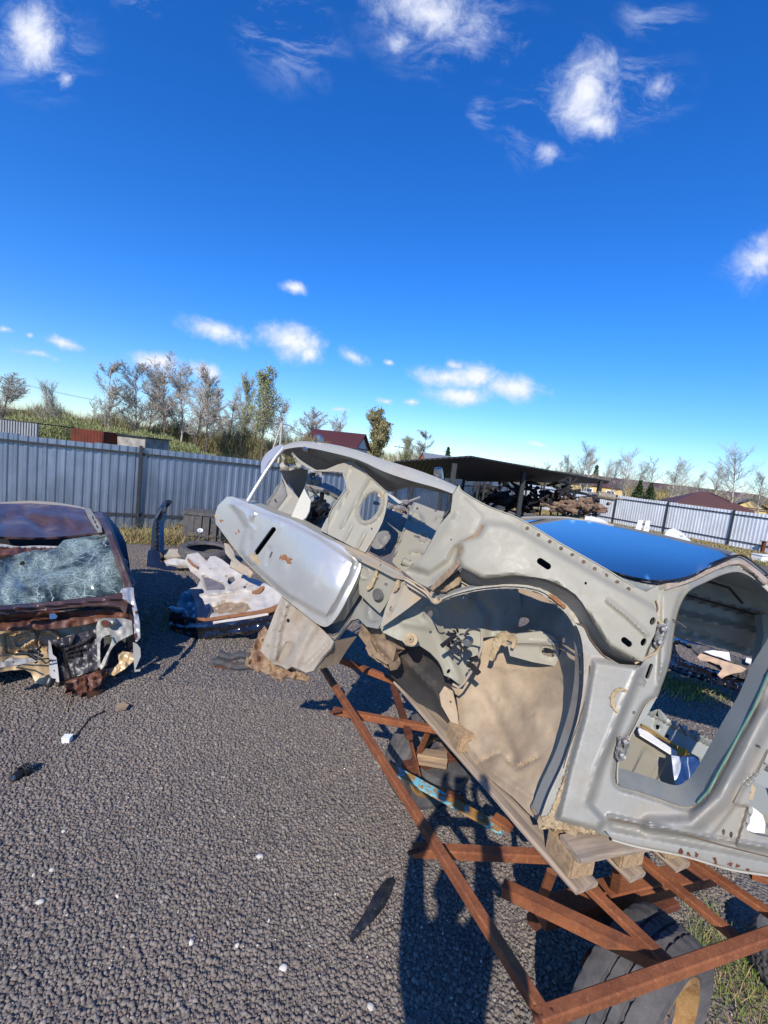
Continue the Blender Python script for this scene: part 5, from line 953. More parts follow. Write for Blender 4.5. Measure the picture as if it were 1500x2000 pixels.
MB().tube([D(593, 876, 2.58), D(603, 879, 2.56)], .012, 8).build('striker', M['chrome'], shell, True)
P('brace_bracket', [(520, 988), (535, 963), (550, 938), (554, 945), (560, 966), (548, 985), (538, 998)], [(520, 988, 2.72), (550, 938, 2.85), (538, 998, 2.66)], M['beige_shade'], th=.02, step=3, holes=[capsule((537, 976), (540, 981), 1.6)], rel=[('ring', [(520, 988), (550, 938), (560, 966), (538, 998)], 4, .02)])
P('side_gusset', [(548, 925), (560, 946), (584, 974), (575, 995), (566, 1016), (540, 1004), (524, 996), (540, 998), (562, 968), (556, 945)], [(548, 925, 2.78), (584, 974, 2.62), (566, 1016, 2.5), (524, 996, 2.66)], M['beige'], th=.01, step=3.2, rel=[('line', [(545, 1000), (575, 965)], 4, -.012)])
P('shadow_gusset', [(546, 919), (575, 912), (602, 918), (600, 936), (594, 954), (588, 966), (584, 974), (565, 946)], [(546, 919, 2.62), (602, 918, 2.75), (584, 974, 2.9)], M['beige_shade'], th=.01, step=3.5)
P('light_web', [(594, 954), (600, 966), (607, 978), (604, 998), (598, 1010), (588, 1018), (566, 1016), (575, 995), (584, 974)], [(594, 954, 2.60), (607, 978, 2.52), (566, 1016, 2.46)], M['cream'], th=.008, step=3)
P('twisted_web', [(548, 885), (556, 896), (554, 906), (566, 915), (580, 912), (570, 884), (578, 897), (590, 908), (584, 915), (560, 920), (548, 918), (546, 908), (552, 900)], [(548, 885, 2.6), (590, 908, 2.6), (548, 918, 2.62)], M['beige'], th=.006, step=3, rel=[('noise', .03, 8)])
P('engine_bay_side', [(602, 960), (618, 950), (636, 950), (652, 956), (668, 966), (655, 990), (640, 1012), (628, 1030), (612, 1022), (600, 1008), (607, 980)], [(602, 960, 3.0), (668, 966, 3.0), (628, 1030, 2.8)], M['grey_green'], th=.02, step=4, holes=[capsule((623, 980), (630, 985), 3.5)], rel=[('poly', [(606, 975), (630, 950), (655, 975), (640, 1000)], .03, 8)])
P('strut_tower', ellipse(614, 930, 14, 11, 20, 16), [(600, 930, 3.0), (630, 930, 3.0), (614, 945, 2.95)], M['grey_rust'], th=.05, step=3, holes=[ellipse(612, 930, 5, 5, 0, 10)], rel=[('ring', ellipse(612, 930, 9, 8, 0, 14), 3, .03)])
P('far_apron', [(600, 935), (625, 945), (640, 942), (668, 960), (664, 968), (640, 958), (615, 955), (598, 948)], [(600, 935, 3.05), (668, 960, 2.95), (615, 955, 2.95)], M['grey_rust'], th=.03, step=3.5, rel=[('noise', .03, 8)])
b = MB()
for k in range(24): p = D(604+rnd.random()*44, 984+rnd.random()*34, 2.75+rnd.random()*.15); b.tube([p, p+np.array([rnd.gauss(0, .05), rnd.gauss(0, .04), rnd.gauss(0, .05)])], .008+.016*rnd.random(), 6)
b.build('loom_clutter', M['black'], shell, True); MB().tube([D(594, 996, 2.62), D(606, 1000, 2.6), D(600, 1018, 2.6)], .014, 7).build('bent_lever', M['black'], shell, True)
P('bay_inner_left', [(754, 992), (775, 1000), (796, 1008), (790, 1026), (778, 1052), (764, 1078), (745, 1086), (722, 1074), (735, 1046), (748, 1020)], [(754, 992, 2.75), (796, 1008, 2.7), (745, 1086, 2.4)], M['beige_shade'], th=.01, step=3.5, holes=[ellipse(759, 1020, 2.5, 2.5, 0, 8), ellipse(751, 1071, 2, 2, 0, 8)], rel=[('ring', [(740, 1050), (756, 1046), (760, 1060), (744, 1066)], 4, .02), ('line', [(755, 1000), (785, 1015)], 4, .015)])
P('bay_inner_right', [(808, 980), (825, 986), (850, 996), (872, 1000), (860, 1022), (848, 1044), (826, 1084), (806, 1108), (790, 1118), (776, 1108), (766, 1098), (772, 1076), (784, 1044), (796, 1010)], [(808, 980, 2.75), (872, 1000, 2.6), (826, 1084, 2.25), (776, 1108, 2.2)], M['beige'], th=.012, step=3.2, holes=[ellipse(815, 993, 2.5, 3, 0, 8), capsule((810, 1047), (817, 1049), 2.2), ellipse(851, 998, 2, 2, 0, 7)], rel=[('ring', ellipse(814, 1010, 12, 9, 30, 14), 3, .02), ('line', [(822, 1006), (830, 1022)], 4, .02), ('line', [(848, 1022), (852, 1010), (866, 1010)], 3, .02), ('ring', [(822, 1038), (840, 1042), (832, 1060), (818, 1054)], 2.6, .02), ('line', [(808, 982), (770, 1085)], 3, .03), ('line', [(800, 1080), (820, 1076), (830, 1088)], 4, .02), ('poly', [(782, 992), (808, 1005), (800, 985)], .02, 6)])
MB().tube([D(x, y, 2.2) for (x, y) in [(786, 1095), (800, 1103), (806, 1098)]], .02, 10).build('pressed_boss', M['beige'], shell, True)
P('cream_brace', [(756, 962), (770, 970), (786, 982), (776, 985), (757, 978)], [(756, 962, 2.6), (786, 982, 2.6), (757, 978, 2.55)], M['cream'], th=.01, step=3)
b = MB()
for k in range(22): p = D(760+rnd.random()*36, 982+rnd.random()*14, 2.85); b.tube([p, p+np.array([rnd.gauss(0, .07), rnd.gauss(0, .04), rnd.gauss(0, .03)])], .008+.012*rnd.random(), 6)
b.build('pipe_clutter', M['grey_rust'], shell, True)
P('side_post', [(880, 966), (888, 962), (884, 985), (872, 1004), (864, 1012)], [(880, 966, 1.95), (888, 962, 1.9), (864, 1012, 2.05)], M['beige_shade'], th=.03, step=3)
# loose things inside the shell
def loose(name, pts, anch, mat, label, cat, th=.003, step=4, **k):
    return tag(panel(name, pts, anch, None, mat, th=th, step=step, **k), label, cat)
loose('plastic_film', [(1311, 1475), (1330, 1478), (1356, 1478), (1376, 1496), (1384, 1512), (1378, 1534), (1360, 1560), (1344, 1578), (1328, 1562), (1318, 1530)], [(1311, 1475, 1.70), (1380, 1510, 1.66), (1340, 1575, 1.55), (1345, 1520, 1.60)], M['paper'], 'crumpled white plastic film with blue shade in its colour on the shell floor', 'plastic film', rel=[('noise', .04, 28), ('line', [(1335, 1485), (1350, 1530), (1335, 1565)], 8, .02)])
loose('paper_scrap', [(1374, 1504), (1386, 1512), (1398, 1520), (1390, 1534), (1380, 1541), (1372, 1528)], [(1374, 1504, 1.60), (1398, 1520, 1.58), (1380, 1541, 1.55)], M['white'], 'small bright paper scrap beside the plastic film', 'paper', rel=[('noise', .01, 10)])
loose('paper_sheet', [(1462, 1572), (1478, 1582), (1490, 1592), (1495, 1610), (1494, 1628), (1470, 1626), (1450, 1620), (1458, 1595)], [(1462, 1572, 1.50), (1495, 1610, 1.50), (1450, 1620, 1.46)], M['white'], 'bright white paper sheet behind the rear door pillar', 'paper', rel=[('noise', .01, 14)])

# thin seams, folded edges and sealant runs that give the pressings their lines
M['seam'] = plain('brown_seam_dirt', (.13, .09, .06), .9); M['edge'] = paint('bright_folded_edge', (.36, .34, .28), (.26, .18, .11), .5, .6, .0, .2, 9)
def seam(pts, d=-.006, r=.0022, mat='seam', fn=SD, name='seam_line'):
    C = np.array(curve(pts, m=4)); dd = fn(C)+d; MB().tube([D(c[0], c[1], float(q)) for c, q in zip(C, dd)], r, 5).build(name, M[mat], shell, True)
seam([(1124, 1217), (1141, 1224), (1154, 1250), (1180, 1281), (1211, 1298), (1253, 1301)], -.004, .003)
seam([(1283, 1172), (1287, 1190), (1281, 1206), (1290, 1218), (1282, 1226)], -.012, .0045, 'sealant')
seam([(1290, 1255), (1283, 1272), (1262, 1284), (1240, 1296)], -.02, .004, 'sealant')
seam([(1195, 1640), (1245, 1654), (1335, 1672), (1425, 1698), (1500, 1710), (1560, 1722)], -.010, .004, 'edge', name='folded_edge')
seam([(1186, 1600), (1260, 1612), (1340, 1632), (1430, 1656), (1510, 1676)], -.004, .0022)
seam([(862, 1171), (892, 1159), (940, 1148), (999, 1144), (1047, 1150), (1072, 1162)], .022, .0024, 'edge', name='folded_edge')
seam([(1105, 1190), (1125, 1218), (1137, 1250), (1141, 1290), (1140, 1340), (1132, 1393), (1119, 1440), (1101, 1492), (1074, 1550), (1058, 1594)], -.004, .0024, 'edge', name='folded_edge')
seam([(897, 948), (904, 960), (954, 989), (1015, 1013), (1093, 1060), (1132, 1082), (1188, 1114), (1240, 1147)], -.007, .0022, 'edge', name='folded_edge')
seam([(1206, 1530), (1209, 1480), (1230, 1440), (1243, 1416), (1262, 1378), (1283, 1362)], .002, .0022, 'edge', name='folded_edge')
seam([(1310, 1208), (1326, 1216), (1340, 1226)], -.004, .002)
seam([(1100, 1500), (1112, 1460), (1130, 1410), (1148, 1350), (1152, 1300)], -.006, .0018)
seam([(520, 994), (566, 1012), (600, 1030), (635, 1049), (662, 1063), (690, 1079), (704, 1092)], -.012, .0024, 'edge', depthfn([(519, 995, 2.62), (566, 1010, 2.5), (635, 1045, 2.28), (700, 1085, 2.05), (786, 1122, 1.93)]), 'folded_edge')
seam([(640, 1040), (670, 1056), (712, 1077), (742, 1094), (784, 1116)], -.016, .003, 'sealant', depthfn([(519, 995, 2.62), (566, 1010, 2.5), (635, 1045, 2.28), (700, 1085, 2.05), (786, 1122, 1.93)]))
seam([(688, 901), (717, 927), (751, 957), (757, 968), (746, 1020), (713, 1078)], -.010, .0022, 'edge', depthfn(BA), 'folded_edge')
seam([(638, 1041), (644, 1002), (668, 964), (677, 952), (670, 926)], -.010, .0022, 'edge', depthfn(BA), 'folded_edge')
seam([(432, 1036), (468, 1083), (502, 1118), (554, 1166), (590, 1195), (626, 1221), (645, 1219), (668, 1188), (703, 1116), (702, 1092)], -.014, .0022, 'edge', depthfn(EA), 'folded_edge')
seam([(788, 1126), (830, 1150), (848, 1178), (862, 1172)], -.03, .004, 'sealant')
for (x, y) in [(1030+k*22, 1031+k*13.2) for k in range(10)]:
    d = float(SD(np.array([[x, y]]))[0])-.010; MB().lathe([(0, .002), (.005, .0015), (.007, 0)], D(x, y, d), (-.2, -.9, .4), 8).build('spot_weld', M['seam'], shell)
# ------------------------------------------------------------------ tyres
M['rim'] = paint('rusty_rim', (.10, .10, .13), (.34, .21, .09), .5, .4, .4, .35, 7); M['rimedge'] = rusty('golden_rust_rim_edge', (.36, .22, .09), (.22, .11, .04), (.45, .3, .14), 14)
def tyre(name, c, n, R, w, label, cat='tyre', rim=False, grooves=True, group=None):
    root = thing(name, (c[0], c[1], 0), label, cat, group); q = Vector((0, 0, 1)).rotation_difference(Vector(n).normalized()); C = Vector([float(x) for x in c]); ns = 160
    ri = R*.66; prof = [(ri, -w*.36), (ri+.02, -w*.47), (R*.86, -w*.53), (R*.94, -w*.50), (R*.975, -w*.42), (R*.99, -w*.34), (R, -w*.24), (R, -w*.215), (R-.009, -w*.205), (R-.009, -w*.165), (R, -w*.155), (R+.002, -w*.02), (R-.009, -w*.012), (R-.009, w*.03), (R+.002, w*.04), (R, w*.155), (R-.009, w*.165), (R-.009, w*.205), (R, w*.215), (R, w*.24), (R*.99, w*.34), (R*.975, w*.42), (R*.94, w*.50), (R*.86, w*.53), (ri+.02, w*.47), (ri, w*.36), (ri+.015, w*.30), (R*.93, w*.34), (R*.95, 0), (R*.93, -w*.34), (ri+.015, -w*.30)]
    V = []; m = len(prof)
    for (k, (r, h)) in enumerate(prof):
        for t in range(ns):
            rr = r
            if grooves and 3 <= k <= 21:
                s = 1 if h > 0 else -1; ph = (t+int(abs(h)/w*14)*s) % 5
                if ph == 0: rr -= .006
            V.append(C+q @ Vector((rr*math.cos(t*6.28318/ns), rr*math.sin(t*6.28318/ns), h)))
    F = [(k*ns+t, k*ns+(t+1) % ns, ((k+1) % m)*ns+(t+1) % ns, ((k+1) % m)*ns+t) for k in range(m) for t in range(ns)]
    mobj('tread_and_sidewall', V, F, M['rubber'], root, True, 30)
    if rim:
        MB().lathe([(ri+.012, w*.44), (ri-.004, w*.47), (ri-.012, w*.40), (ri-.02, w*.28), (ri-.03, w*.1), (ri-.03, -w*.3), (ri-.01, -w*.40), (ri+.012, -w*.44)], c, n, 48).build('rim_flange', M['rimedge'], root, True)
        d = MB().lathe([(ri-.03, w*.12), (ri*.8, w*.22), (ri*.55, w*.30), (ri*.42, w*.22), (ri*.30, w*.26), (.028, w*.26), (.026, w*.34), (0, w*.34)], c, n, 40).build('rim_disc', M['rim'], root, True)
        for k in range(5):
            a = k*6.283/5; p = C+q @ Vector((ri*.36*math.cos(a), ri*.36*math.sin(a), w*.25)); MB().lathe([(0, .016), (.009, .016), (.010, 0)], p, n, 6).build('wheel_bolt', M['chrome'], d)
    return root
tyre('cart_wheel', (1.03, 1.26, .305), (.55, -.84, .0), .305, .20, 'large worn tyre with a golden rusty rim under the cart corner', 'wheel', True, group='cart wheels')
tyre('cart_wheel', (.45, 2.46, .285), (.5, -.86, 0), .28, .18, 'grey dusty wheel under the far side of the cart', 'wheel', True, group='cart wheels')
p = D(402, 1080, 7.35); tyre('spare_tyre', (p[0], p[1], .15), (.02, -.03, 1), .43, .26, 'big dusty tyre lying flat near the fence', grooves=True)
p = G(1560, 1925); tyre('spare_tyre', (p[0], p[1], .08), (.1, -.15, 1), .19, .12, 'small tyre in the grass at the lower right edge')

# ------------------------------------------------------------------ rusty cart
cart = thing('steel_cart', (.4, 1.5, 0), 'low rusty angle iron cart carrying the pallet and shell', 'cart')
def gbar(name, a, b, w=.045, h=.045, mat='rust', kind='angle', flip=1, parent=cart):
    if name != 'axle_beam': w *= .74; h *= .74
    A = G(*a) if len(a) == 3 else D(*a[:2], a[2]); B = G(*b); m = MB()
    if kind == 'angle': m.angle(A, B, w, .005, flip=flip)
    else: m.bar(A, B, w, h, bevel=.004)
    return m.build(name, M[mat], parent)
def g3(x, y, z): return G(x, y, z)
gbar('frame_rail', (604, 1262, .79), (1068, 1992, .79), .042, .042, kind='box')
gbar('frame_rail', (1050, 1990, .79), (1580, 1800, .79), .044, .044, kind='box')
gbar('frame_rail', (612, 1268, .785), (800, 1342, .70), .048, .048, kind='box')
gbar('cross_member', (650, 1388, .742), (890, 1432, .742), .045, .045, kind='box')
gbar('cross_member', (806, 1660, .742), (1100, 1674, .742), .050, .045, kind='box')
gbar('cross_member', (790, 1335, .72), (700, 1180, .72), .045, .045, 'rust_dark', 'box')
gbar('deck_bar', (980, 1732, .70), (1306, 1888, .745), .05, flip=-1)
gbar('deck_bar', (1138, 1722, .74), (1308, 1884, .745), .048, .03, kind='box')
gbar('deck_bar', (1255, 1680, .74), (1448, 1840, .745), .048, .03, kind='box')
gbar('deck_bar', (1345, 1678, .74), (1560, 1822, .745), .046, .03, kind='box')
gbar('deck_bar', (1465, 1706, .74), (1600, 1752, .745), .046, .03, kind='box')
gbar('deck_bar', (822, 1378, .735), (1082, 1655, .735), .05, .04, kind='box')
gbar('deck_bar', (768, 1340, .73), (800, 1440, .73), .045, .04, 'rust_dark', 'box')
gbar('leg', (1078, 1702, .74), (1056, 1762, .46), .045, .02, kind='box'); gbar('leg', (1206, 1700, .70), (1197, 1752, .46), .045, .02, kind='box')
gbar('brace', (796, 1424, .70), (818, 1512, .42), .05, .012, kind='box'); gbar('brace', (836, 1430, .70), (812, 1486, .46), .045, .012, kind='box')
gbar('axle_beam', (1052, 1785, .42), (1380, 1702, .46), .09, .05, kind='box'); gbar('axle_beam', (1150, 1790, .34), (1300, 1742, .38), .13, .03, 'rust_dark', 'box')
gbar('axle_beam', (790, 1500, .40), (945, 1470, .40), .06, .05, 'rust_dark', 'box')
gbar('gusset', (1180, 1735, .52), (1290, 1710, .52), .10, .015, kind='box')
gbar('gusset', (872, 1552, .55), (905, 1568, .52), .05, .05, kind='box')
MB().tube([G(1040, 1800, .30), G(1120, 1750, .30)], .03, 10).tube([(1.10, 1.16, .305), (.93, 1.42, .305)], .03, 10).build('stub_axle', M['rust_dark'], cart, True)
MB().tube([(.50, 2.36, .285), (.30, 2.6, .285)], .03, 10).build('stub_axle', M['rust_dark'], cart, True)
for (x, y, z) in ((1062, 1984, .80), (655, 1390, .775), (812, 1662, .775), (1306, 1884, .76), (1446, 1836, .76), (616, 1276, .80)):
    g_ = G(x, y, z); b = MB()
    for k in range(7): b.lathe([(0, .006), (.006, .004), (.008, 0), (.006, -.004), (0, -.006)], g_+np.array([(k-3)*.007, (k-3)*.003+rnd.gauss(0, .001), rnd.gauss(0, .001)]), (0, 0, 1), 8)
    b.build('weld_bead', M['rust_dark'], cart, True)
# blue painted steel bar
b = MB(); A = Vector(tuple(G(742, 1478, .55))); B = Vector(tuple(G(982, 1610, .55))); b.angle(A, B, .05, .004); tag(b.build('blue_bar', M['bluebar']), 'flaking light blue steel bar lying across the cart', 'bar')
tag(MB().bar(G(965, 1596, .56), G(1000, 1618, .56), .05, .02, bevel=.003).build('rusty_plate', M['rust']), 'small rusty plate at the end of the light blue bar', 'plate')
p = G(862, 1512, .36); tag(mobj('rubber_mat', *(lambda V, F: (V, F))([tuple(p+np.array([.17*math.cos(t)*(1+.2*math.sin(3*t)), .10*math.sin(t), z+.02*math.sin(2*t)])) for z in (0, .04) for t in [k*6.283/20 for k in range(20)]], [tuple(range(20))[::-1], tuple(range(20, 40))]+[(k, (k+1) % 20, 20+(k+1) % 20, 20+k) for k in range(20)]), M['rubber'], None, True), 'dark grey rubber piece lying under the cart frame', 'rubber')
tag(MB().bar(G(814, 1476, .50), G(872, 1486, .50), .07, .06, bevel=.005).build('wood_offcut', M['wood']), 'short weathered wood offcut wedged under the cart', 'wood')
# ------------------------------------------------------------------ pallet
N0 = G(1128, 1738, .785); F0 = G(772, 1332, .785); d1 = (F0-N0)/np.linalg.norm(F0-N0); d2 = np.array([.955, .297, 0]); PL = float(np.linalg.norm(F0-N0))
pal = thing('wooden_pallet', tuple(N0), 'weathered wooden pallet with chip blocks under the silver shell', 'pallet')
M['woodp'] = wood('grey_pallet_board', (.40, .31, .22), (.22, .17, .125), 2.0, 0, 20)
def board(name, a, b, w, t, mat='woodp', par=pal):
    bb = Vector(tuple(float(x) for x in (b-a))); L_ = bb.length; m = MB(); e = .006
    prof = [(-w/2+e, -t/2), (w/2-e, -t/2), (w/2, -t/2+e), (w/2, t/2-e), (w/2-e, t/2), (-w/2+e, t/2), (-w/2, t/2-e), (-w/2, -t/2+e)]
    V = []; ns = 10
    for k in range(ns+1):
        for (y, z) in prof: j = .0012; V.append((L_*k/ns, y+rnd.gauss(0, j), z+rnd.gauss(0, j)))
    F = [tuple(range(8))[::-1], tuple(range(ns*8, ns*8+8))]+[(k*8+j, k*8+(j+1) % 8, (k+1)*8+(j+1) % 8, (k+1)*8+j) for k in range(ns) for j in range(8)]
    me = bpy.data.meshes.new(name); me.from_pydata(V, [], [f[::-1] for f in F]); me.materials.append(M[mat]); o = bpy.data.objects.new(name, me); COL.objects.link(o); o.parent = par
    o.location = tuple(float(x) for x in a-np.array(par.location)) if par else tuple(float(x) for x in a); o.rotation_euler = Vector((1, 0, 0)).rotation_difference(bb).to_euler(); return o
offs = (.035, .235, .43, .62)
for s in offs: board('bottom_board', N0+d2*s, N0+d2*s+d1*PL, .10 if s < .1 else .08, .02)
for s in offs:
    for t in (.03, PL*.5, PL-.08):
        c = N0+d2*(s+.005)+d1*(t+.05)+np.array([0, 0, .052]); o = MB().box((0, 0, 0), (.095, .12, .078), 0).build('block', M['chip'], pal)
        bm = bmesh.new(); bm.from_mesh(o.data); bmesh.ops.bevel(bm, geom=bm.edges[:], offset=.006, segments=2, affect='EDGES'); bm.to_mesh(o.data); bm.free()
        o.data.transform(Matrix.Translation(-Vector((0, 0, 0)))); o.location = tuple(float(x) for x in c-N0); o.rotation_euler = (0, 0, math.atan2(d2[1], d2[0])); 
        for v in o.data.vertices: v.co += Vector((N0[0], N0[1], N0[2]))
for t in (.04, .17, .29, .42, .55, .68, .81, .94, 1.07, 1.2):
    board('top_board', N0+d1*t+d2*(-.01 if t < .2 else .42)+np.array([0, 0, .103]), N0+d1*t+d2*.66+np.array([0, 0, .103]), .098 if t < .1 else .09, .02)

# ------------------------------------------------------------------ brown wreck at the left
wreck = thing('wrecked_car', (-2.6, 3.6, 0), 'crushed brown wrecked car with a shattered windscreen and open engine bay', 'wrecked car')
WA = [(250, 1160, 3.7), (0, 1185, 3.1), (210, 1045, 4.2), (0, 1050, 3.75), (190, 1000, 4.9), (0, 985, 4.6), (262, 1300, 3.45), (100, 1330, 3.2), (0, 1310, 3.0), (-80, 1180, 2.9), (-80, 1320, 2.8)]
WD = depthfn(WA)
def Wp(name, outline, d, mat, **k): return panel(name, outline, off(WD, d), wreck, mat, **k)
Wp('roof', [(-90, 984), (0, 984), (60, 983), (120, 987), (160, 993), (178, 999), (190, 1016), (206, 1040), (196, 1043), (175, 1041), (150, 1045), (120, 1048), (70, 1050), (0, 1048), (-90, 1046)], 0, M['brown'], th=.02, step=5, rel=[('noise', .10, 45), ('line', [(60, 1004), (130, 1012), (170, 1020)], 14, .05), ('line', [(0, 1020), (40, 1005), (90, 1030)], 16, -.05), ('line', [(120, 995), (150, 1030)], 8, .03)])
ribbon('roof_edge_dust', [(-60, 983), (0, 983), (60, 981), (110, 984), (150, 990), (168, 994)], [4, 5, 6, 5, 4, 2], off(WD, .03), wreck, M['beige_dirty'], th=.02, step=4)
Wp('roof_hinge_trim', [(166, 993), (176, 993), (182, 1003), (198, 1028), (199, 1036), (190, 1037), (183, 1026), (172, 1008)], -.06, M['silver_dull'], th=.02, step=3, holes=[capsule((181, 1009), (183, 1013), 1.6), capsule((185, 1017), (187, 1021), 1.6), capsule((189, 1026), (191, 1030), 1.6)])
Wp('windscreen_pillar', [(188, 1000), (203, 1001), (213, 1024), (224, 1056), (238, 1092), (250, 1130), (260, 1155), (263, 1164), (258, 1160), (247, 1146), (236, 1112), (222, 1075), (212, 1050), (200, 1030)], -.03, M['brown'], th=.05, step=4, rel=[('line', [(206, 1006), (228, 1060), (255, 1145)], 3, .02)])
MB().tube([D(x, y, float(WD(np.array([[x, y]]))[0])-.05) for (x, y) in curve([(202, 1002), (214, 1024), (226, 1056), (240, 1092), (252, 1130), (264, 1166)])], .012, 6).build('pillar_gutter', M['black'], wreck, True)
Wp('door_top_frame', [(205, 1001), (230, 1030), (246, 1060), (253, 1100), (257, 1150), (248, 1128), (238, 1090), (224, 1052), (214, 1020)], .15, plain('dark_maroon', (.030, .010, .014), .35), th=.05, step=5)
m, nt = newmat('shattered_glass'); v = coords(nt)
dw = nd(nt, 'ShaderNodeVectorMath', {0: v, 1: nd(nt, 'ShaderNodeVectorMath', {0: tnoise(nt, v, 5, 4, .6, col=True), 1: (.14, .14, .14)}, operation='MULTIPLY').outputs[0]}, operation='ADD').outputs[0]
v1 = nd(nt, 'ShaderNodeTexVoronoi', {'Vector': dw, 'Scale': 5.5}, feature='DISTANCE_TO_EDGE'); v2 = nd(nt, 'ShaderNodeTexVoronoi', {'Vector': dw, 'Scale': 30.0}, feature='DISTANCE_TO_EDGE'); v3 = nd(nt, 'ShaderNodeTexVoronoi', {'Vector': dw, 'Scale': 75.0}, feature='DISTANCE_TO_EDGE')
nb = ramp(nt, tnoise(nt, v, 2.6, 4, .6), .36, .58)
k1 = mth(nt, 'MULTIPLY', ramp(nt, v1.outputs['Distance'], .018, .006), .85); k2 = mth(nt, 'MULTIPLY', ramp(nt, v2.outputs['Distance'], .055, .015), nb); k3 = mth(nt, 'MULTIPLY', ramp(nt, v3.outputs['Distance'], .12, .02), mth(nt, 'MULTIPLY', nb, .6)); ck = mth(nt, 'MAXIMUM', mth(nt, 'MAXIMUM', k1, k2), k3)
base = mixc(nt, nb, (.014, .024, .030), (.125, .17, .155)); base = mixc(nt, ck, base, (.40, .50, .47))
p = out(nt, base, mth(nt, 'MULTIPLY_ADD', ck, .4) if False else .14, 0, tnoise(nt, dw, 14, 3, .6), .22, .02, spec=.5)
al = mth(nt, 'MAXIMUM', mth(nt, 'MULTIPLY', ck, .95), mth(nt, 'ADD', .62, mth(nt, 'MULTIPLY', nb, .2))); nt.links.new(al, p.inputs['Alpha']); M['shatter'] = m
Wp('windscreen', [(-90, 1100), (0, 1094), (22, 1086), (45, 1079), (72, 1074), (100, 1073), (114, 1066), (124, 1055), (140, 1052), (165, 1048), (195, 1044), (210, 1043), (222, 1074), (235, 1110), (247, 1146), (243, 1156), (200, 1164), (130, 1171), (60, 1178), (0, 1183), (-90, 1188)], .02, M['shatter'], th=.006, step=4, holes=[ellipse(44, 1100, 6, 4, -20, 10)], rel=[('noise', .03, 26), ('noise', .012, 9), ('line', [(0, 1120), (100, 1110), (200, 1060)], 40, -.08)])
Wp('dashboard', [(-90, 1120), (60, 1110), (240, 1110), (250, 1150), (240, 1165), (0, 1190), (-90, 1192)], .35, M['black'], th=.03, step=8, rel=[('noise', .06, 25)])
Wp('interior', [(-90, 1044), (0, 1046), (120, 1046), (200, 1040), (240, 1110), (246, 1150), (-90, 1170)], .75, plain('dark_cabin_fabric', (.020, .017, .016), .95), th=.03, step=9)
Wp('torn_headliner', [(-90, 1062), (0, 1064), (30, 1068), (60, 1068), (100, 1067), (118, 1066), (112, 1072), (80, 1074), (60, 1080), (30, 1085), (0, 1084), (-90, 1082)], .10, M['brown_rust'], th=.01, step=4, rel=[('noise', .05, 12)])
ribbon('torn_foam_edge', [(-60, 1062), (0, 1064), (35, 1068), (70, 1067), (115, 1068)], [3, 4, 2, 3, 2], off(WD, .08), wreck, M['whitepanel'], th=.01, step=3, rel=[('noise', .02, 6)])
Wp('cowl', [(-90, 1190), (0, 1184), (60, 1179), (130, 1172), (200, 1165), (246, 1156), (252, 1164), (250, 1178), (246, 1196), (236, 1186), (210, 1182), (160, 1184), (90, 1192), (40, 1195), (0, 1199), (-90, 1204)], -.02, M['brown'], th=.02, step=4, rel=[('noise', .03, 30), ('line', [(0, 1190), (120, 1180), (240, 1168)], 5, .03)])
Wp('cowl_shelf', [(-90, 1208), (0, 1203), (60, 1198), (95, 1192), (140, 1194), (200, 1190), (246, 1190), (252, 1206), (225, 1209), (200, 1208), (185, 1216), (150, 1223), (110, 1228), (60, 1231), (0, 1232), (-90, 1236)], .10, M['brown_rust'], th=.02, step=4, rel=[('noise', .05, 24), ('line', [(0, 1212), (120, 1204), (220, 1200)], 8, -.04)])
Wp('sticker', [(96, 1199), (107, 1198), (112, 1203), (110, 1208), (97, 1209)], .085, M['white'], th=.004, step=3)
Wp('firewall', [(-90, 1238), (0, 1233), (60, 1231), (110, 1228), (155, 1222), (190, 1214), (192, 1240), (190, 1310), (150, 1330), (100, 1342), (80, 1338), (68, 1330), (60, 1314), (48, 1308), (20, 1309), (0, 1313), (-90, 1318)], .22, M['gold'], th=.02, step=4, holes=[capsule((40, 1253), (54, 1245), 4.5)], rel=[('ring', capsule((38, 1254), (56, 1244), 12), 5, .03), ('ring', ellipse(95, 1250, 20, 17, 0, 16), 5, .03), ('ring', [(10, 1240), (78, 1232), (70, 1270), (12, 1276)], 4, -.02), ('noise', .03, 30)])
Wp('front_beam', [(-90, 1302), (0, 1294), (48, 1285), (62, 1285), (72, 1292), (40, 1298), (0, 1304), (-90, 1313)], .0, M['whitepanel'], th=.06, step=4, holes=[ellipse(26, 1293, 3, 2, 0, 8)], rel=[('noise', .01, 12)])
for pts in ([(-20, 1282), (0, 1281), (40, 1276), (58, 1277), (72, 1288), (96, 1286)], [(-20, 1290), (0, 1292), (14, 1300)], [(60, 1262), (70, 1272), (66, 1278), (80, 1284)], [(76, 1284), (90, 1296), (100, 1290)], [(150, 1236), (160, 1222), (170, 1225), (176, 1236)]): MB().tube([D(x, y, 3.12+.0005*x) for (x, y) in pts], .006, 6).build('brake_pipe', M['black'], wreck, True)
b = MB()
for k in range(18): p = D(70+rnd.gauss(0, 6), 1276+rnd.gauss(0, 5), 3.2); b.tube([p, p+np.array([rnd.gauss(0, .04), rnd.gauss(0, .03), rnd.gauss(0, .03)])], .010, 6)
b.build('valve_block', M['black'], wreck, True)
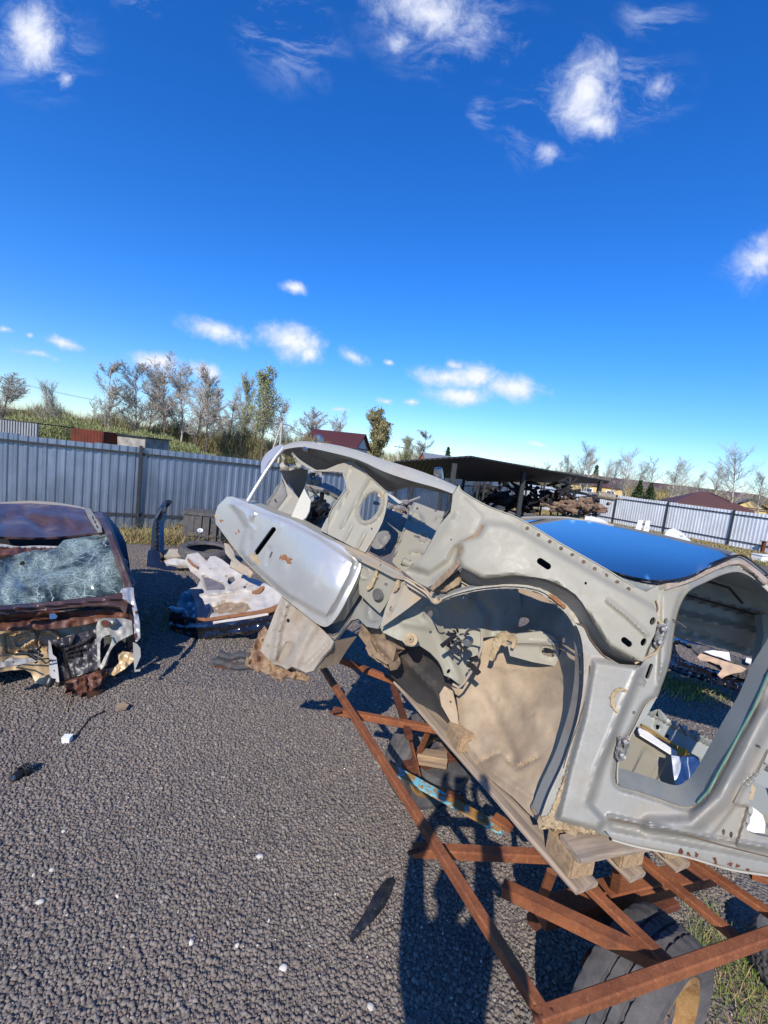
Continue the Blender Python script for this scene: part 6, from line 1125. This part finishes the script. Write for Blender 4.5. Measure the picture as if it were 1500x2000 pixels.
tr = Wp('battery_tray', [(98, 1252), (140, 1241), (184, 1229), (192, 1236), (193, 1306), (165, 1316), (116, 1334), (112, 1300), (104, 1280)], .02, plain('black_tray_plastic', (.045, .04, .042), .35, 0, .4, 14, .3), th=.03, step=3.5, rel=[('line', [(120, 1262), (140, 1258), (146, 1242)], 4, .03), ('line', [(132, 1268), (160, 1258), (180, 1244)], 5, .03), ('line', [(132, 1276), (165, 1268)], 3.5, .03), ('line', [(130, 1284), (158, 1278)], 3.5, .03), ('noise', .02, 9), ('poly', [(102, 1262), (122, 1270), (140, 1330), (116, 1332)], -.10, 8)])
Wp('tray_flange', [(95, 1250), (99, 1254), (103, 1278), (110, 1284), (113, 1304), (116, 1334), (104, 1328), (97, 1318), (95, 1284)], -.03, M['whitepanel'], th=.01, step=3, holes=[ellipse(106, 1310, 1.6, 2, 0, 7), ellipse(103, 1292, 1.2, 2, 0, 7)])
Wp('lower_box', [(124, 1332), (160, 1320), (193, 1310), (200, 1322), (196, 1336), (178, 1349), (160, 1354), (145, 1346)], .0, M['brown_rust'], th=.10, step=4, rel=[('noise', .04, 10), ('line', [(165, 1322), (170, 1350)], 3, .03), ('line', [(178, 1325), (198, 1318)], 3, .02)])
Wp('strut_tower', [(188, 1222), (192, 1212), (202, 1207), (224, 1207), (244, 1208), (257, 1212), (260, 1238), (248, 1244), (232, 1252), (220, 1264), (212, 1278), (204, 1300), (198, 1308), (191, 1300)], -.02, M['silver_dull'], th=.03, step=3.5, rel=[('poly', ellipse(212, 1215, 16, 8, 0, 14), .06, 8), ('noise', .015, 14)], holes=[curve([(196, 1255), (204, 1243), (218, 1240), (218, 1252), (212, 1268), (203, 1285), (196, 1296)], True, 3)])
Wp('tower_rust', ellipse(206, 1217, 9, 6, 10, 12), -.09, M['rust_dark'], th=.01, step=3)
Wp('wheelhouse', [(188, 1236), (220, 1234), (262, 1246), (264, 1290), (225, 1325), (195, 1318)], .25, M['under'], th=.03, step=6, rel=[('noise', .04, 14)])
Wp('gold_bracket', [(230, 1277), (240, 1272), (260, 1275), (262, 1290), (244, 1306), (222, 1320), (200, 1313), (198, 1308), (222, 1304), (232, 1294)], .06, M['gold'], th=.02, step=3.5, rel=[('noise', .03, 9)])
Wp('fender_edge', [(238, 1150), (250, 1147), (261, 1148), (262, 1166), (268, 1190), (273, 1216), (274, 1246), (269, 1252), (264, 1240), (262, 1205), (257, 1180), (250, 1172), (240, 1170)], -.07, M['silver'], th=.02, step=3, rel=[('noise', .02, 8)], mats=[M['silver'], M['rust_dark']], matfn=lambda q: 1 if vnoise(np.array([[q[0], q[1]]]), 7)[0] > .22 else 0)
Wp('fender_edge', [(260, 1254), (268, 1258), (274, 1266), (275, 1282), (268, 1298), (264, 1308), (274, 1307), (274, 1311), (263, 1312), (261, 1290)], -.07, M['silver_dull'], th=.02, step=3)
MB().tube([D(100, 1326, 3.1), D(96, 1336, 3.08), D(94, 1342, 3.07)], [.03, .03, .018], 12).tube([D(94, 1342, 3.07), D(91, 1350, 3.06)], .008, 8).build('damper', M['black'], wreck, True)
# the body side, seen edge-on, which throws the long shadow
ax = np.array([-.67, .74, 0]); q0 = D(264, 1170, 3.7); q0[2] = .15
prof = [(0, .05), (0, .55), (.25, .62), (.75, 1.02), (1.3, 1.1), (1.7, 1.08), (1.9, .8), (1.9, .05)]; V = []
for o_ in (0, .05):
    for (s, z) in prof: pp = q0+ax*s+np.array([-.74, -.67, 0])*(-.02+o_+ .12*max(0, z-.5)); V.append((pp[0], pp[1], z))
n = len(prof); mobj('body_side', V, [tuple(range(n)), tuple(range(n, 2*n))[::-1]]+[(k, k+n, (k+1) % n+n, (k+1) % n) for k in range(n)], M['brown'], wreck)
V = []
for (s, t, z) in [(.1, 0, .12), (1.9, 0, .12), (1.9, 1.5, .12), (.1, 1.5, .12)]: pp = q0+ax*s+np.array([-.74, -.67, 0])*t; V += [(pp[0], pp[1], z), (pp[0], pp[1], z+.04)]
mobj('floor', V, [(0, 2, 4, 6), (1, 7, 5, 3), (0, 1, 3, 2), (2, 3, 5, 4), (4, 5, 7, 6), (6, 7, 1, 0)], M['under'], wreck)

# ------------------------------------------------------------------ cut sections lying in the middle
cut = thing('cut_body_section', tuple(G(430, 1235)), 'chalky white cut body section with black sill and orange rusty edge', 'body section')
CA = [(350, 1200, 4.85), (545, 1185, 4.65), (400, 1085, 5.95), (520, 1140, 5.15), (460, 1100, 5.7), (365, 1140, 5.4), (430, 1190, 4.85)]
def Cp(name, outline, mat, d=0, **k): return panel(name, outline, off(depthfn(CA), d), cut, mat, **k)
Cp('white_panel', [(362, 1092), (366, 1083), (386, 1079), (396, 1088), (404, 1096), (411, 1086), (421, 1086), (434, 1093), (447, 1103), (458, 1113), (470, 1120), (486, 1126), (500, 1131), (520, 1140), (538, 1152), (550, 1163), (553, 1172), (548, 1182), (520, 1193), (480, 1198), (440, 1205), (400, 1211), (378, 1208), (366, 1198), (352, 1192), (345, 1180), (352, 1168), (358, 1156), (370, 1150), (385, 1146), (392, 1132), (384, 1124), (372, 1116), (366, 1104)], M['whitepanel'], th=.012, step=3.5,
   rel=[('noise', .07, 24), ('noise', .03, 9), ('line', [(392, 1163), (440, 1156), (490, 1150), (515, 1142)], 6, .06), ('poly', [(396, 1125), (437, 1140), (440, 1152), (404, 1153)], -.09, 6), ('line', [(365, 1090), (385, 1108)], 5, .05), ('poly', [(405, 1185), (440, 1174), (478, 1177), (497, 1190), (480, 1200), (420, 1202)], -.09, 12)],
   holes=[[(446, 1128), (456, 1126), (460, 1133), (449, 1142), (444, 1138)], ellipse(442, 1125, 2, 1.6, 0, 7), ellipse(478, 1146, 3.5, 2.2, -20, 8), ellipse(488, 1136, 2.2, 1.4, -20, 7), ellipse(494, 1130, 2.2, 1.2, -30, 7), ellipse(482, 1141, 2, 1.2, -30, 7), ellipse(453, 1098, 2.4, 1.3, 10, 7), ellipse(410, 1110, 2.6, 1.3, 10, 7)])
Cp('glass_remnant', [(397, 1127), (407, 1128), (437, 1142), (438, 1151), (404, 1152)], plain('smoky_plastic', (.16, .14, .15), .4), -.0, th=.01, step=4)
ribbon('orange_edge', [(368, 1206), (385, 1209), (410, 1209), (450, 1203), (500, 1196), (530, 1189), (551, 1179)], [5, 6, 6, 6, 7, 8, 8], off(depthfn(CA), -.05), cut, M['orange'], th=.02, step=3, rel=[('noise', .02, 6)])
ribbon('orange_edge', [(366, 1091), (374, 1100), (386, 1108)], [3, 5, 4], off(depthfn(CA), -.09), cut, M['orange'], th=.01, step=2.5); ribbon('orange_edge', [(492, 1157), (505, 1154), (513, 1146), (514, 1138)], [4, 8, 6, 2], off(depthfn(CA), -.03), cut, M['orange'], th=.01, step=2.5)
Cp('mud_patch', curve([(408, 1188), (425, 1176), (450, 1173), (478, 1177), (497, 1188), (484, 1199), (450, 1203), (415, 1203)], True, 3), M['mud'], .05, th=.01, step=3.5, rel=[('noise', .04, 10), ('noise', .02, 5)])
Cp('painted_shade_panel', [(350, 1160), (372, 1150), (395, 1150), (405, 1168), (412, 1190), (405, 1206), (378, 1206), (366, 1196), (352, 1188)], M['blackgloss'], -.035, th=.01, step=4, rel=[('noise', .04, 14)])  # dark sheet painting the shaded area of the white panel
SA = [(330, 1180, 4.85), (545, 1190, 4.62), (340, 1240, 4.55), (420, 1240, 4.47), (540, 1215, 4.52)]
panel('black_sill', [(329, 1186), (336, 1183), (344, 1186), (360, 1187), (366, 1196), (374, 1208), (400, 1214), (450, 1208), (500, 1200), (545, 1189), (546, 1198), (536, 1212), (520, 1226), (480, 1233), (420, 1240), (382, 1248), (360, 1248), (342, 1241), (333, 1228), (330, 1212)], SA, cut, M['blackgloss'], th=.06, step=4, rel=[('line', [(335, 1222), (380, 1226), (450, 1222), (540, 1204)], 9, .05), ('noise', .03, 20), ('poly', [(330, 1186), (360, 1190), (368, 1206), (345, 1212), (332, 1205)], .06, 8)])
ribbon('pale_sill_strip', [(416, 1216), (450, 1211), (490, 1205), (524, 1199)], [4, 5, 5, 4], off(depthfn(SA), -.045), cut, M['whitepanel'], th=.01, step=2.6, rel=[('noise', .01, 5)])
slabp = [(438, 1060), (448, 1064), (456, 1078), (460, 1090), (470, 1100), (484, 1108), (494, 1118), (490, 1126), (476, 1122), (458, 1112), (448, 1106), (452, 1094), (440, 1080)]
tag(panel('beige_bracket', slabp, [(438, 1060, 5.4), (494, 1118, 4.9), (450, 1106, 5.1)], None, M['beige_dirty'], th=.02, step=3, rel=[('noise', .04, 10), ('line', [(444, 1066), (462, 1104)], 4, .03)]), 'beige cut sheet bracket leaning on the white section', 'bracket')
pil = thing('black_cut_pillar', tuple(G(300, 1112)), 'tall curved black cut pillar standing on its sill before the fence', 'cut pillar')
PA = [(300, 1110, 6.9), (329, 977, 7.3), (312, 1045, 7.1)]
panel('pillar', [(330, 976), (331, 983), (319, 1001), (314, 1020), (313, 1045), (312, 1075), (311, 1100), (300, 1107), (290, 1108), (291, 1082), (295, 1066), (297, 1030), (302, 1011), (311, 991), (322, 977)], PA, pil, M['blackgloss'], th=.08, step=4, rel=[('line', [(326, 980), (306, 1012), (303, 1100)], 4, .06)])
panel('foot', [(289, 1076), (298, 1072), (312, 1078), (314, 1098), (332, 1098), (362, 1103), (366, 1110), (330, 1114), (288, 1114), (286, 1104)], [(289, 1076, 6.95), (366, 1110, 6.7), (288, 1114, 6.7)], pil, M['blackgloss'], th=.12, step=4, rel=[('noise', .05, 12)])
panel('sill_piece', [(316, 1075), (330, 1072), (352, 1072), (362, 1080), (360, 1086), (340, 1088), (318, 1088)], [(316, 1075, 7.2), (362, 1080, 7.1), (318, 1088, 7.0)], pil, M['beige_dirty'], th=.08, step=3.5, rel=[('noise', .04, 8)])
panel('sill_piece', [(320, 1095), (340, 1090), (366, 1094), (368, 1104), (344, 1104), (324, 1101)], [(320, 1095, 6.8), (366, 1094, 6.8), (344, 1104, 6.7)], pil, M['whitepanel'], th=.05, step=3.5, rel=[('noise', .03, 8)])
# ribbed black crate by the fence
c = D(402, 1015, 8.75); t = thing('black_plastic_tank', (c[0], c[1], 0), 'dark ribbed plastic tank standing behind the big tyre', 'tank'); b = MB(); RZ = math.radians(8)
b.box((c[0], c[1], .30), (.72, .45, .60), RZ); b.build('body', M['black2'] if 'black2' in M else M['rubber'], t); MB().box((c[0], c[1], .62), (.78, .5, .06), RZ).build('rim', M['rubber'], t)
b = MB()
for k in range(5): b.box((c[0]-.3+.15*k, c[1]-.235, .30), (.04, .05, .56), RZ)
b.box((c[0], c[1]-.24, .2), (.72, .04, .05), RZ); b.build('ribs', M['rubber'], t)
p = D(391, 1037, 7.5); tag(MB().lathe([(.020, -.05), (.028, -.02), (.042, .012), (.046, .018), (.034, .018), (.022, -.01)], p, (.2, -.55, .8), 20).build('white_funnel', M['white'], None, True), 'small white funnel shaped cap resting on the big tyre', 'cap')
# small things on the gravel
o = panel('plastic_strip', [(683, 1829), (688, 1835), (700, 1826), (720, 1805), (737, 1788), (751, 1768), (764, 1745), (772, 1722), (768, 1713), (757, 1716), (745, 1726), (731, 1746), (717, 1772), (703, 1796), (690, 1816)], lambda Pp: (CAMH-.012)/-( _f[2]+_r[2]*(Pp[:, 0]-750)/FPX+_u[2]*(1000-Pp[:, 1])/FPX), None, plain('worn_black_plastic', (.030, .031, .036), .38, 0, .5, 20, .3), th=.008, step=3, rel=[('ring', [(735, 1775), (752, 1745), (740, 1752)], 3, .006), ('ring', ellipse(744, 1757, 6, 4, -50, 10), 2, .006), ('line', [(690, 1825), (715, 1800)], 3, .005), ('noise', .006, 12)]); tag(o, 'long black plastic strip lying on the gravel', 'strip')
g = G(131, 1449); t = thing('white_square_lid', tuple(g), 'small white square cap on the gravel at left', 'lid'); MB().box((g[0], g[1], .018), (.045, .04, .034), .15).build('body', M['white'], t); MB().box((g[0], g[1], .038), (.05, .045, .005), .15).build('lid', M['white'], t)
a = G(20, 1530); bq = G(62, 1504); a[2] = .022; bq[2] = .022; dv = bq-a; t = thing('shock_absorber', tuple(a), 'short black shock absorber lying at the left edge', 'shock absorber')
MB().tube([a, a+dv*.18], .016, 12).build('eye', M['chrome'], t, True); MB().tube([a+dv*.12, a+dv*.62], .022, 14).build('body', M['black'], t, True); MB().tube([a+dv*.6, a+dv*1.0], [.012, .012], 10).build('rod', M['chrome'], t, True)
sp = [a+dv*(.5+.35*k/40)+np.array([.0, 0, 0])+(Vector(tuple(dv)).normalized().orthogonal()*.026*math.cos(k*.95)+Vector(tuple(dv)).normalized().cross(Vector(tuple(dv)).normalized().orthogonal())*.026*math.sin(k*.95)) for k in range(41)]
MB().tube(sp, .004, 6).build('spring', M['black'], t, True)
# dry twig and scraps
tag(MB().tube([G(130, 1390, .01), G(142, 1350, .01), G(146, 1322, .06)], .003, 5).build('dry_stalk', M['drygrass']), 'single dry stalk in front of the brown wreck', 'stalk')
tag(MB().tube([G(150, 1435, .01), G(176, 1402, .01), G(205, 1388, .015)], .005, 5).build('thin_wire', M['black']), 'thin black wire lying below the brown wreck', 'wire')
o = panel('tan_scrap', [(225, 1378), (240, 1370), (252, 1376), (246, 1384), (230, 1386)], [(225, 1378, 3.2), (252, 1376, 3.2), (235, 1386, 3.15)], None, M['mud'], th=.01, step=3); tag(o, 'small tan scrap on the gravel right of the wreck shadow', 'scrap')
# black doors on the ground seen through the door opening
bd = thing('black_car_door', tuple(G(1400, 1340)), 'black car door lying on the gravel beyond the shell', 'car door')
BD = [(1312, 1250, 4.9), (1560, 1330, 4.2), (1303, 1302, 4.55), (1490, 1362, 4.15), (1430, 1280, 4.7)]
panel('outer_panel', [(1306, 1256), (1313, 1246), (1324, 1243), (1344, 1250), (1380, 1261), (1440, 1283), (1500, 1302), (1580, 1325), (1580, 1385), (1490, 1362), (1440, 1346), (1380, 1328), (1330, 1313), (1300, 1302), (1302, 1280)], BD, bd, M['blackgloss'], th=.03, step=4.5, holes=[curve([(1320, 1256), (1345, 1266), (1375, 1278), (1420, 1300), (1440, 1314), (1415, 1312), (1380, 1303), (1345, 1292), (1325, 1278)], True, 3)], rel=[('ring', curve([(1316, 1250), (1350, 1262), (1385, 1276), (1430, 1300), (1448, 1318), (1415, 1318), (1375, 1307), (1338, 1295), (1318, 1280)], True, 3), 4, .05), ('line', [(1305, 1295), (1400, 1326), (1500, 1352)], 6, .04), ('noise', .03, 20)])
panel('trim_panel', [(1345, 1256), (1380, 1262), (1420, 1276), (1470, 1296), (1510, 1312), (1490, 1330), (1440, 1318), (1400, 1300), (1365, 1280)], off(depthfn(BD), -.12), bd, M['rubber'], th=.03, step=4, rel=[('noise', .06, 8)])
tag(panel('cardboard_piece', [(1362, 1283), (1368, 1276), (1376, 1278), (1400, 1286), (1430, 1296), (1446, 1300), (1458, 1306), (1448, 1312), (1427, 1316), (1408, 1324), (1402, 1317), (1411, 1306), (1405, 1298), (1386, 1291), (1366, 1288)], off(depthfn(BD), -.20), None, plain('tan_cardboard', (.55, .38, .24), .8, 0, .15, 6), th=.01, step=3.5, rel=[('noise', .02, 10)]), 'tan cardboard piece lying on the black door', 'cardboard')
tag(panel('grey_foam_sheet', [(1376, 1272), (1392, 1270), (1424, 1274), (1427, 1290), (1410, 1284), (1388, 1277)], off(depthfn(BD), -.22), None, M['white'], th=.01, step=3.5, rel=[('noise', .02, 10)]), 'white foam sheet above the tan cardboard piece', 'foam')
tag(panel('white_scrap', [(1458, 1284), (1472, 1288), (1468, 1297), (1456, 1292)], off(depthfn(BD), -.22), None, M['white'], th=.01, step=3), 'small white scrap at the right of the cardboard', 'scrap')

# ------------------------------------------------------------------ the photographer, whose shadow falls across the cart
M['cloth'] = plain('dark_jacket_cloth', (.03, .035, .05), .9); M['jeans'] = plain('dark_jeans', (.035, .045, .08), .9); M['skin'] = plain('skin', (.52, .32, .24), .55, 0, .1, 12, .1); M['hair'] = plain('short_dark_hair', (.03, .02, .015), .8)
pers = thing('person', (.06, -.08, 0), 'person in dark clothes holding up a phone, seen as a long shadow', 'person')
def skin_body(name, nodes, edges, mat, parent, sub=2, root=0):
    me = bpy.data.meshes.new(name); off_ = wloc(parent); me.from_pydata([tuple(Vector(n_[:3])-off_) for n_ in nodes], edges, []); o = bpy.data.objects.new(name, me); COL.objects.link(o); o.parent = parent
    bm = bmesh.new(); bm.from_mesh(me); lay = bm.verts.layers.skin.verify(); bm.verts.ensure_lookup_table()
    for v_, n_ in zip(bm.verts, nodes): r_ = n_[3]; v_[lay].radius = (r_, n_[4] if len(n_) > 4 else r_); v_[lay].use_root = False
    bm.verts[root][lay].use_root = True; bm.to_mesh(me); bm.free()
    o.modifiers.new('skin', 'SKIN').use_smooth_shade = True; s_ = o.modifiers.new('sub', 'SUBSURF'); s_.levels = sub; s_.render_levels = sub; me.materials.append(mat); return o
HX, HY = -.065, -.32
sh_l = (-.155, -.17, 1.37); sh_r = (.165, -.15, 1.37)
wl = (-.088, -.075, 1.93); wr = (.088, -.075, 1.93); el = (-.195, -.07, 1.62); er = (.175, .0, 1.62)
nodes = [(.06, -.10, .95, .14, .10), (.045, -.12, 1.15, .13, .10), (.01, -.15, 1.28, .14, .11), (-.02, -.21, 1.42, .06), (-.045, -.27, 1.55, .05), (HX+.01, HY+.01, 1.64, .068), (HX+.01, HY, 1.695, .056),
   sh_l+(.052,), el+(.038,), wl+(.028,), sh_r+(.052,), er+(.038,), wr+(.030,),
   (-.03, -.10, .86, .095), (-.05, -.06, .48, .066), (-.05, -.12, .08, .048), (.15, -.10, .86, .095), (.18, -.04, .48, .066), (.18, -.10, .08, .048), (-.07, .06, .05, .042), (.20, .08, .05, .042)]
skin_body('body', nodes, [(0, 1), (1, 2), (2, 3), (3, 4), (4, 5), (5, 6), (2, 7), (7, 8), (8, 9), (2, 10), (10, 11), (11, 12), (0, 13), (13, 14), (14, 15), (0, 16), (16, 17), (17, 18), (15, 19), (18, 20)], M['skin'], pers)
skin_body('jacket', [(.06, -.10, .90, .16, .12), (.045, -.12, 1.15, .15, .12), (.01, -.15, 1.27, .155, .12), (-.015, -.20, 1.38, .08), sh_l+(.064,), el+(.046,), (-.105, -.075, 1.88, .034), sh_r+(.064,), er+(.046,), (.100, -.065, 1.88, .034)], [(0, 1), (1, 2), (2, 3), (2, 4), (4, 5), (5, 6), (2, 7), (7, 8), (8, 9)], M['cloth'], pers)
skin_body('trousers', [(.06, -.10, .96, .15, .115), (-.03, -.10, .84, .105), (-.05, -.06, .48, .08), (-.05, -.12, .10, .07), (.15, -.10, .84, .105), (.18, -.04, .48, .08), (.18, -.10, .10, .07)], [(0, 1), (1, 2), (2, 3), (0, 4), (4, 5), (5, 6)], M['jeans'], pers)
MB().lathe([(0, .085), (.04, .078), (.068, .05), (.080, .005), (.080, -.03), (.072, -.05)], (HX+.01, HY-.012, 1.685), (0, -.12, 1), 20).build('hair', M['hair'], pers, True)
for s in (-1, 1):
    MB().lathe([(0, .012), (.012, .008), (.014, 0), (.012, -.008), (0, -.012)], (HX+.01+.033*s, HY+.078, 1.665), (0, 1, 0), 12).build('eye', M['white'], pers, True)
    MB().lathe([(0, .016), (.02, .012), (.03, 0), (.02, -.012), (0, -.014)], (HX+.01+.074*s, HY-.005, 1.665), (s, .2, 0), 12).build('ear', M['skin'], pers, True)
    w_ = Vector(wl if s < 0 else wr); palm = Vector((.082*s, -.030, 2.0))
    hand = [tuple(w_)+(.026,), tuple(palm)+(.030, .016)]; ed = [(0, 1)]
    for k, (dz, ln) in enumerate(((.030, .95), (.010, 1.05), (-.010, 1.0), (-.028, .8))):
        b0 = palm+Vector((.004*s, .004, dz)); j1 = b0+Vector((.012*s, .012*ln, dz*.2)); j2 = j1+Vector((-.012*s, .008, 0)); j3 = Vector((.066*s, -.012, 2.0+dz*1.1)); m_ = len(hand)
        hand += [tuple(j1)+(.009,), tuple(j2)+(.0085,), tuple(j3)+(.0075,)]; ed += [(1, m_), (m_, m_+1), (m_+1, m_+2)]
    m_ = len(hand); hand += [(.066*s, -.040, 1.975, .011), (.048*s, -.034, 1.985, .009)]; ed += [(1, m_), (m_, m_+1)]
    skin_body('hand', hand, ed, M['skin'], pers, 1)
MB().lathe([(0, .03), (.010, .02), (.014, 0), (.010, -.012), (0, -.014)], (HX+.01, HY+.095, 1.645), (0, 1, .2), 10).build('nose', M['skin'], pers, True)
MB().box((HX+.01, HY+.082, 1.612), (.045, .012, .010)).build('mouth', plain('lips', (.35, .12, .10), .5), pers)
for s in (-1, 1): MB().box((.065+.125*s, -.03, .05), (.10, .27, .09)).build('shoe', M['black'], pers)
ph = thing('phone', (0, -.022, 2.0), 'dark phone held up in both hands by the person', 'phone'); Rm = Matrix(((_r[0], _f[0], _u[0]), (_r[1], _f[1], _u[1]), (_r[2], _f[2], _u[2])))
cph = np.array([0, 0, 2.0])-_f*.016-_u*.050
MB().box(cph, (.076, .009, .16), M=Rm).build('case', M['black'], ph); MB().box(cph-_f*.006, (.070, .002, .152), M=Rm).build('screen', M['glass_dark'], ph)
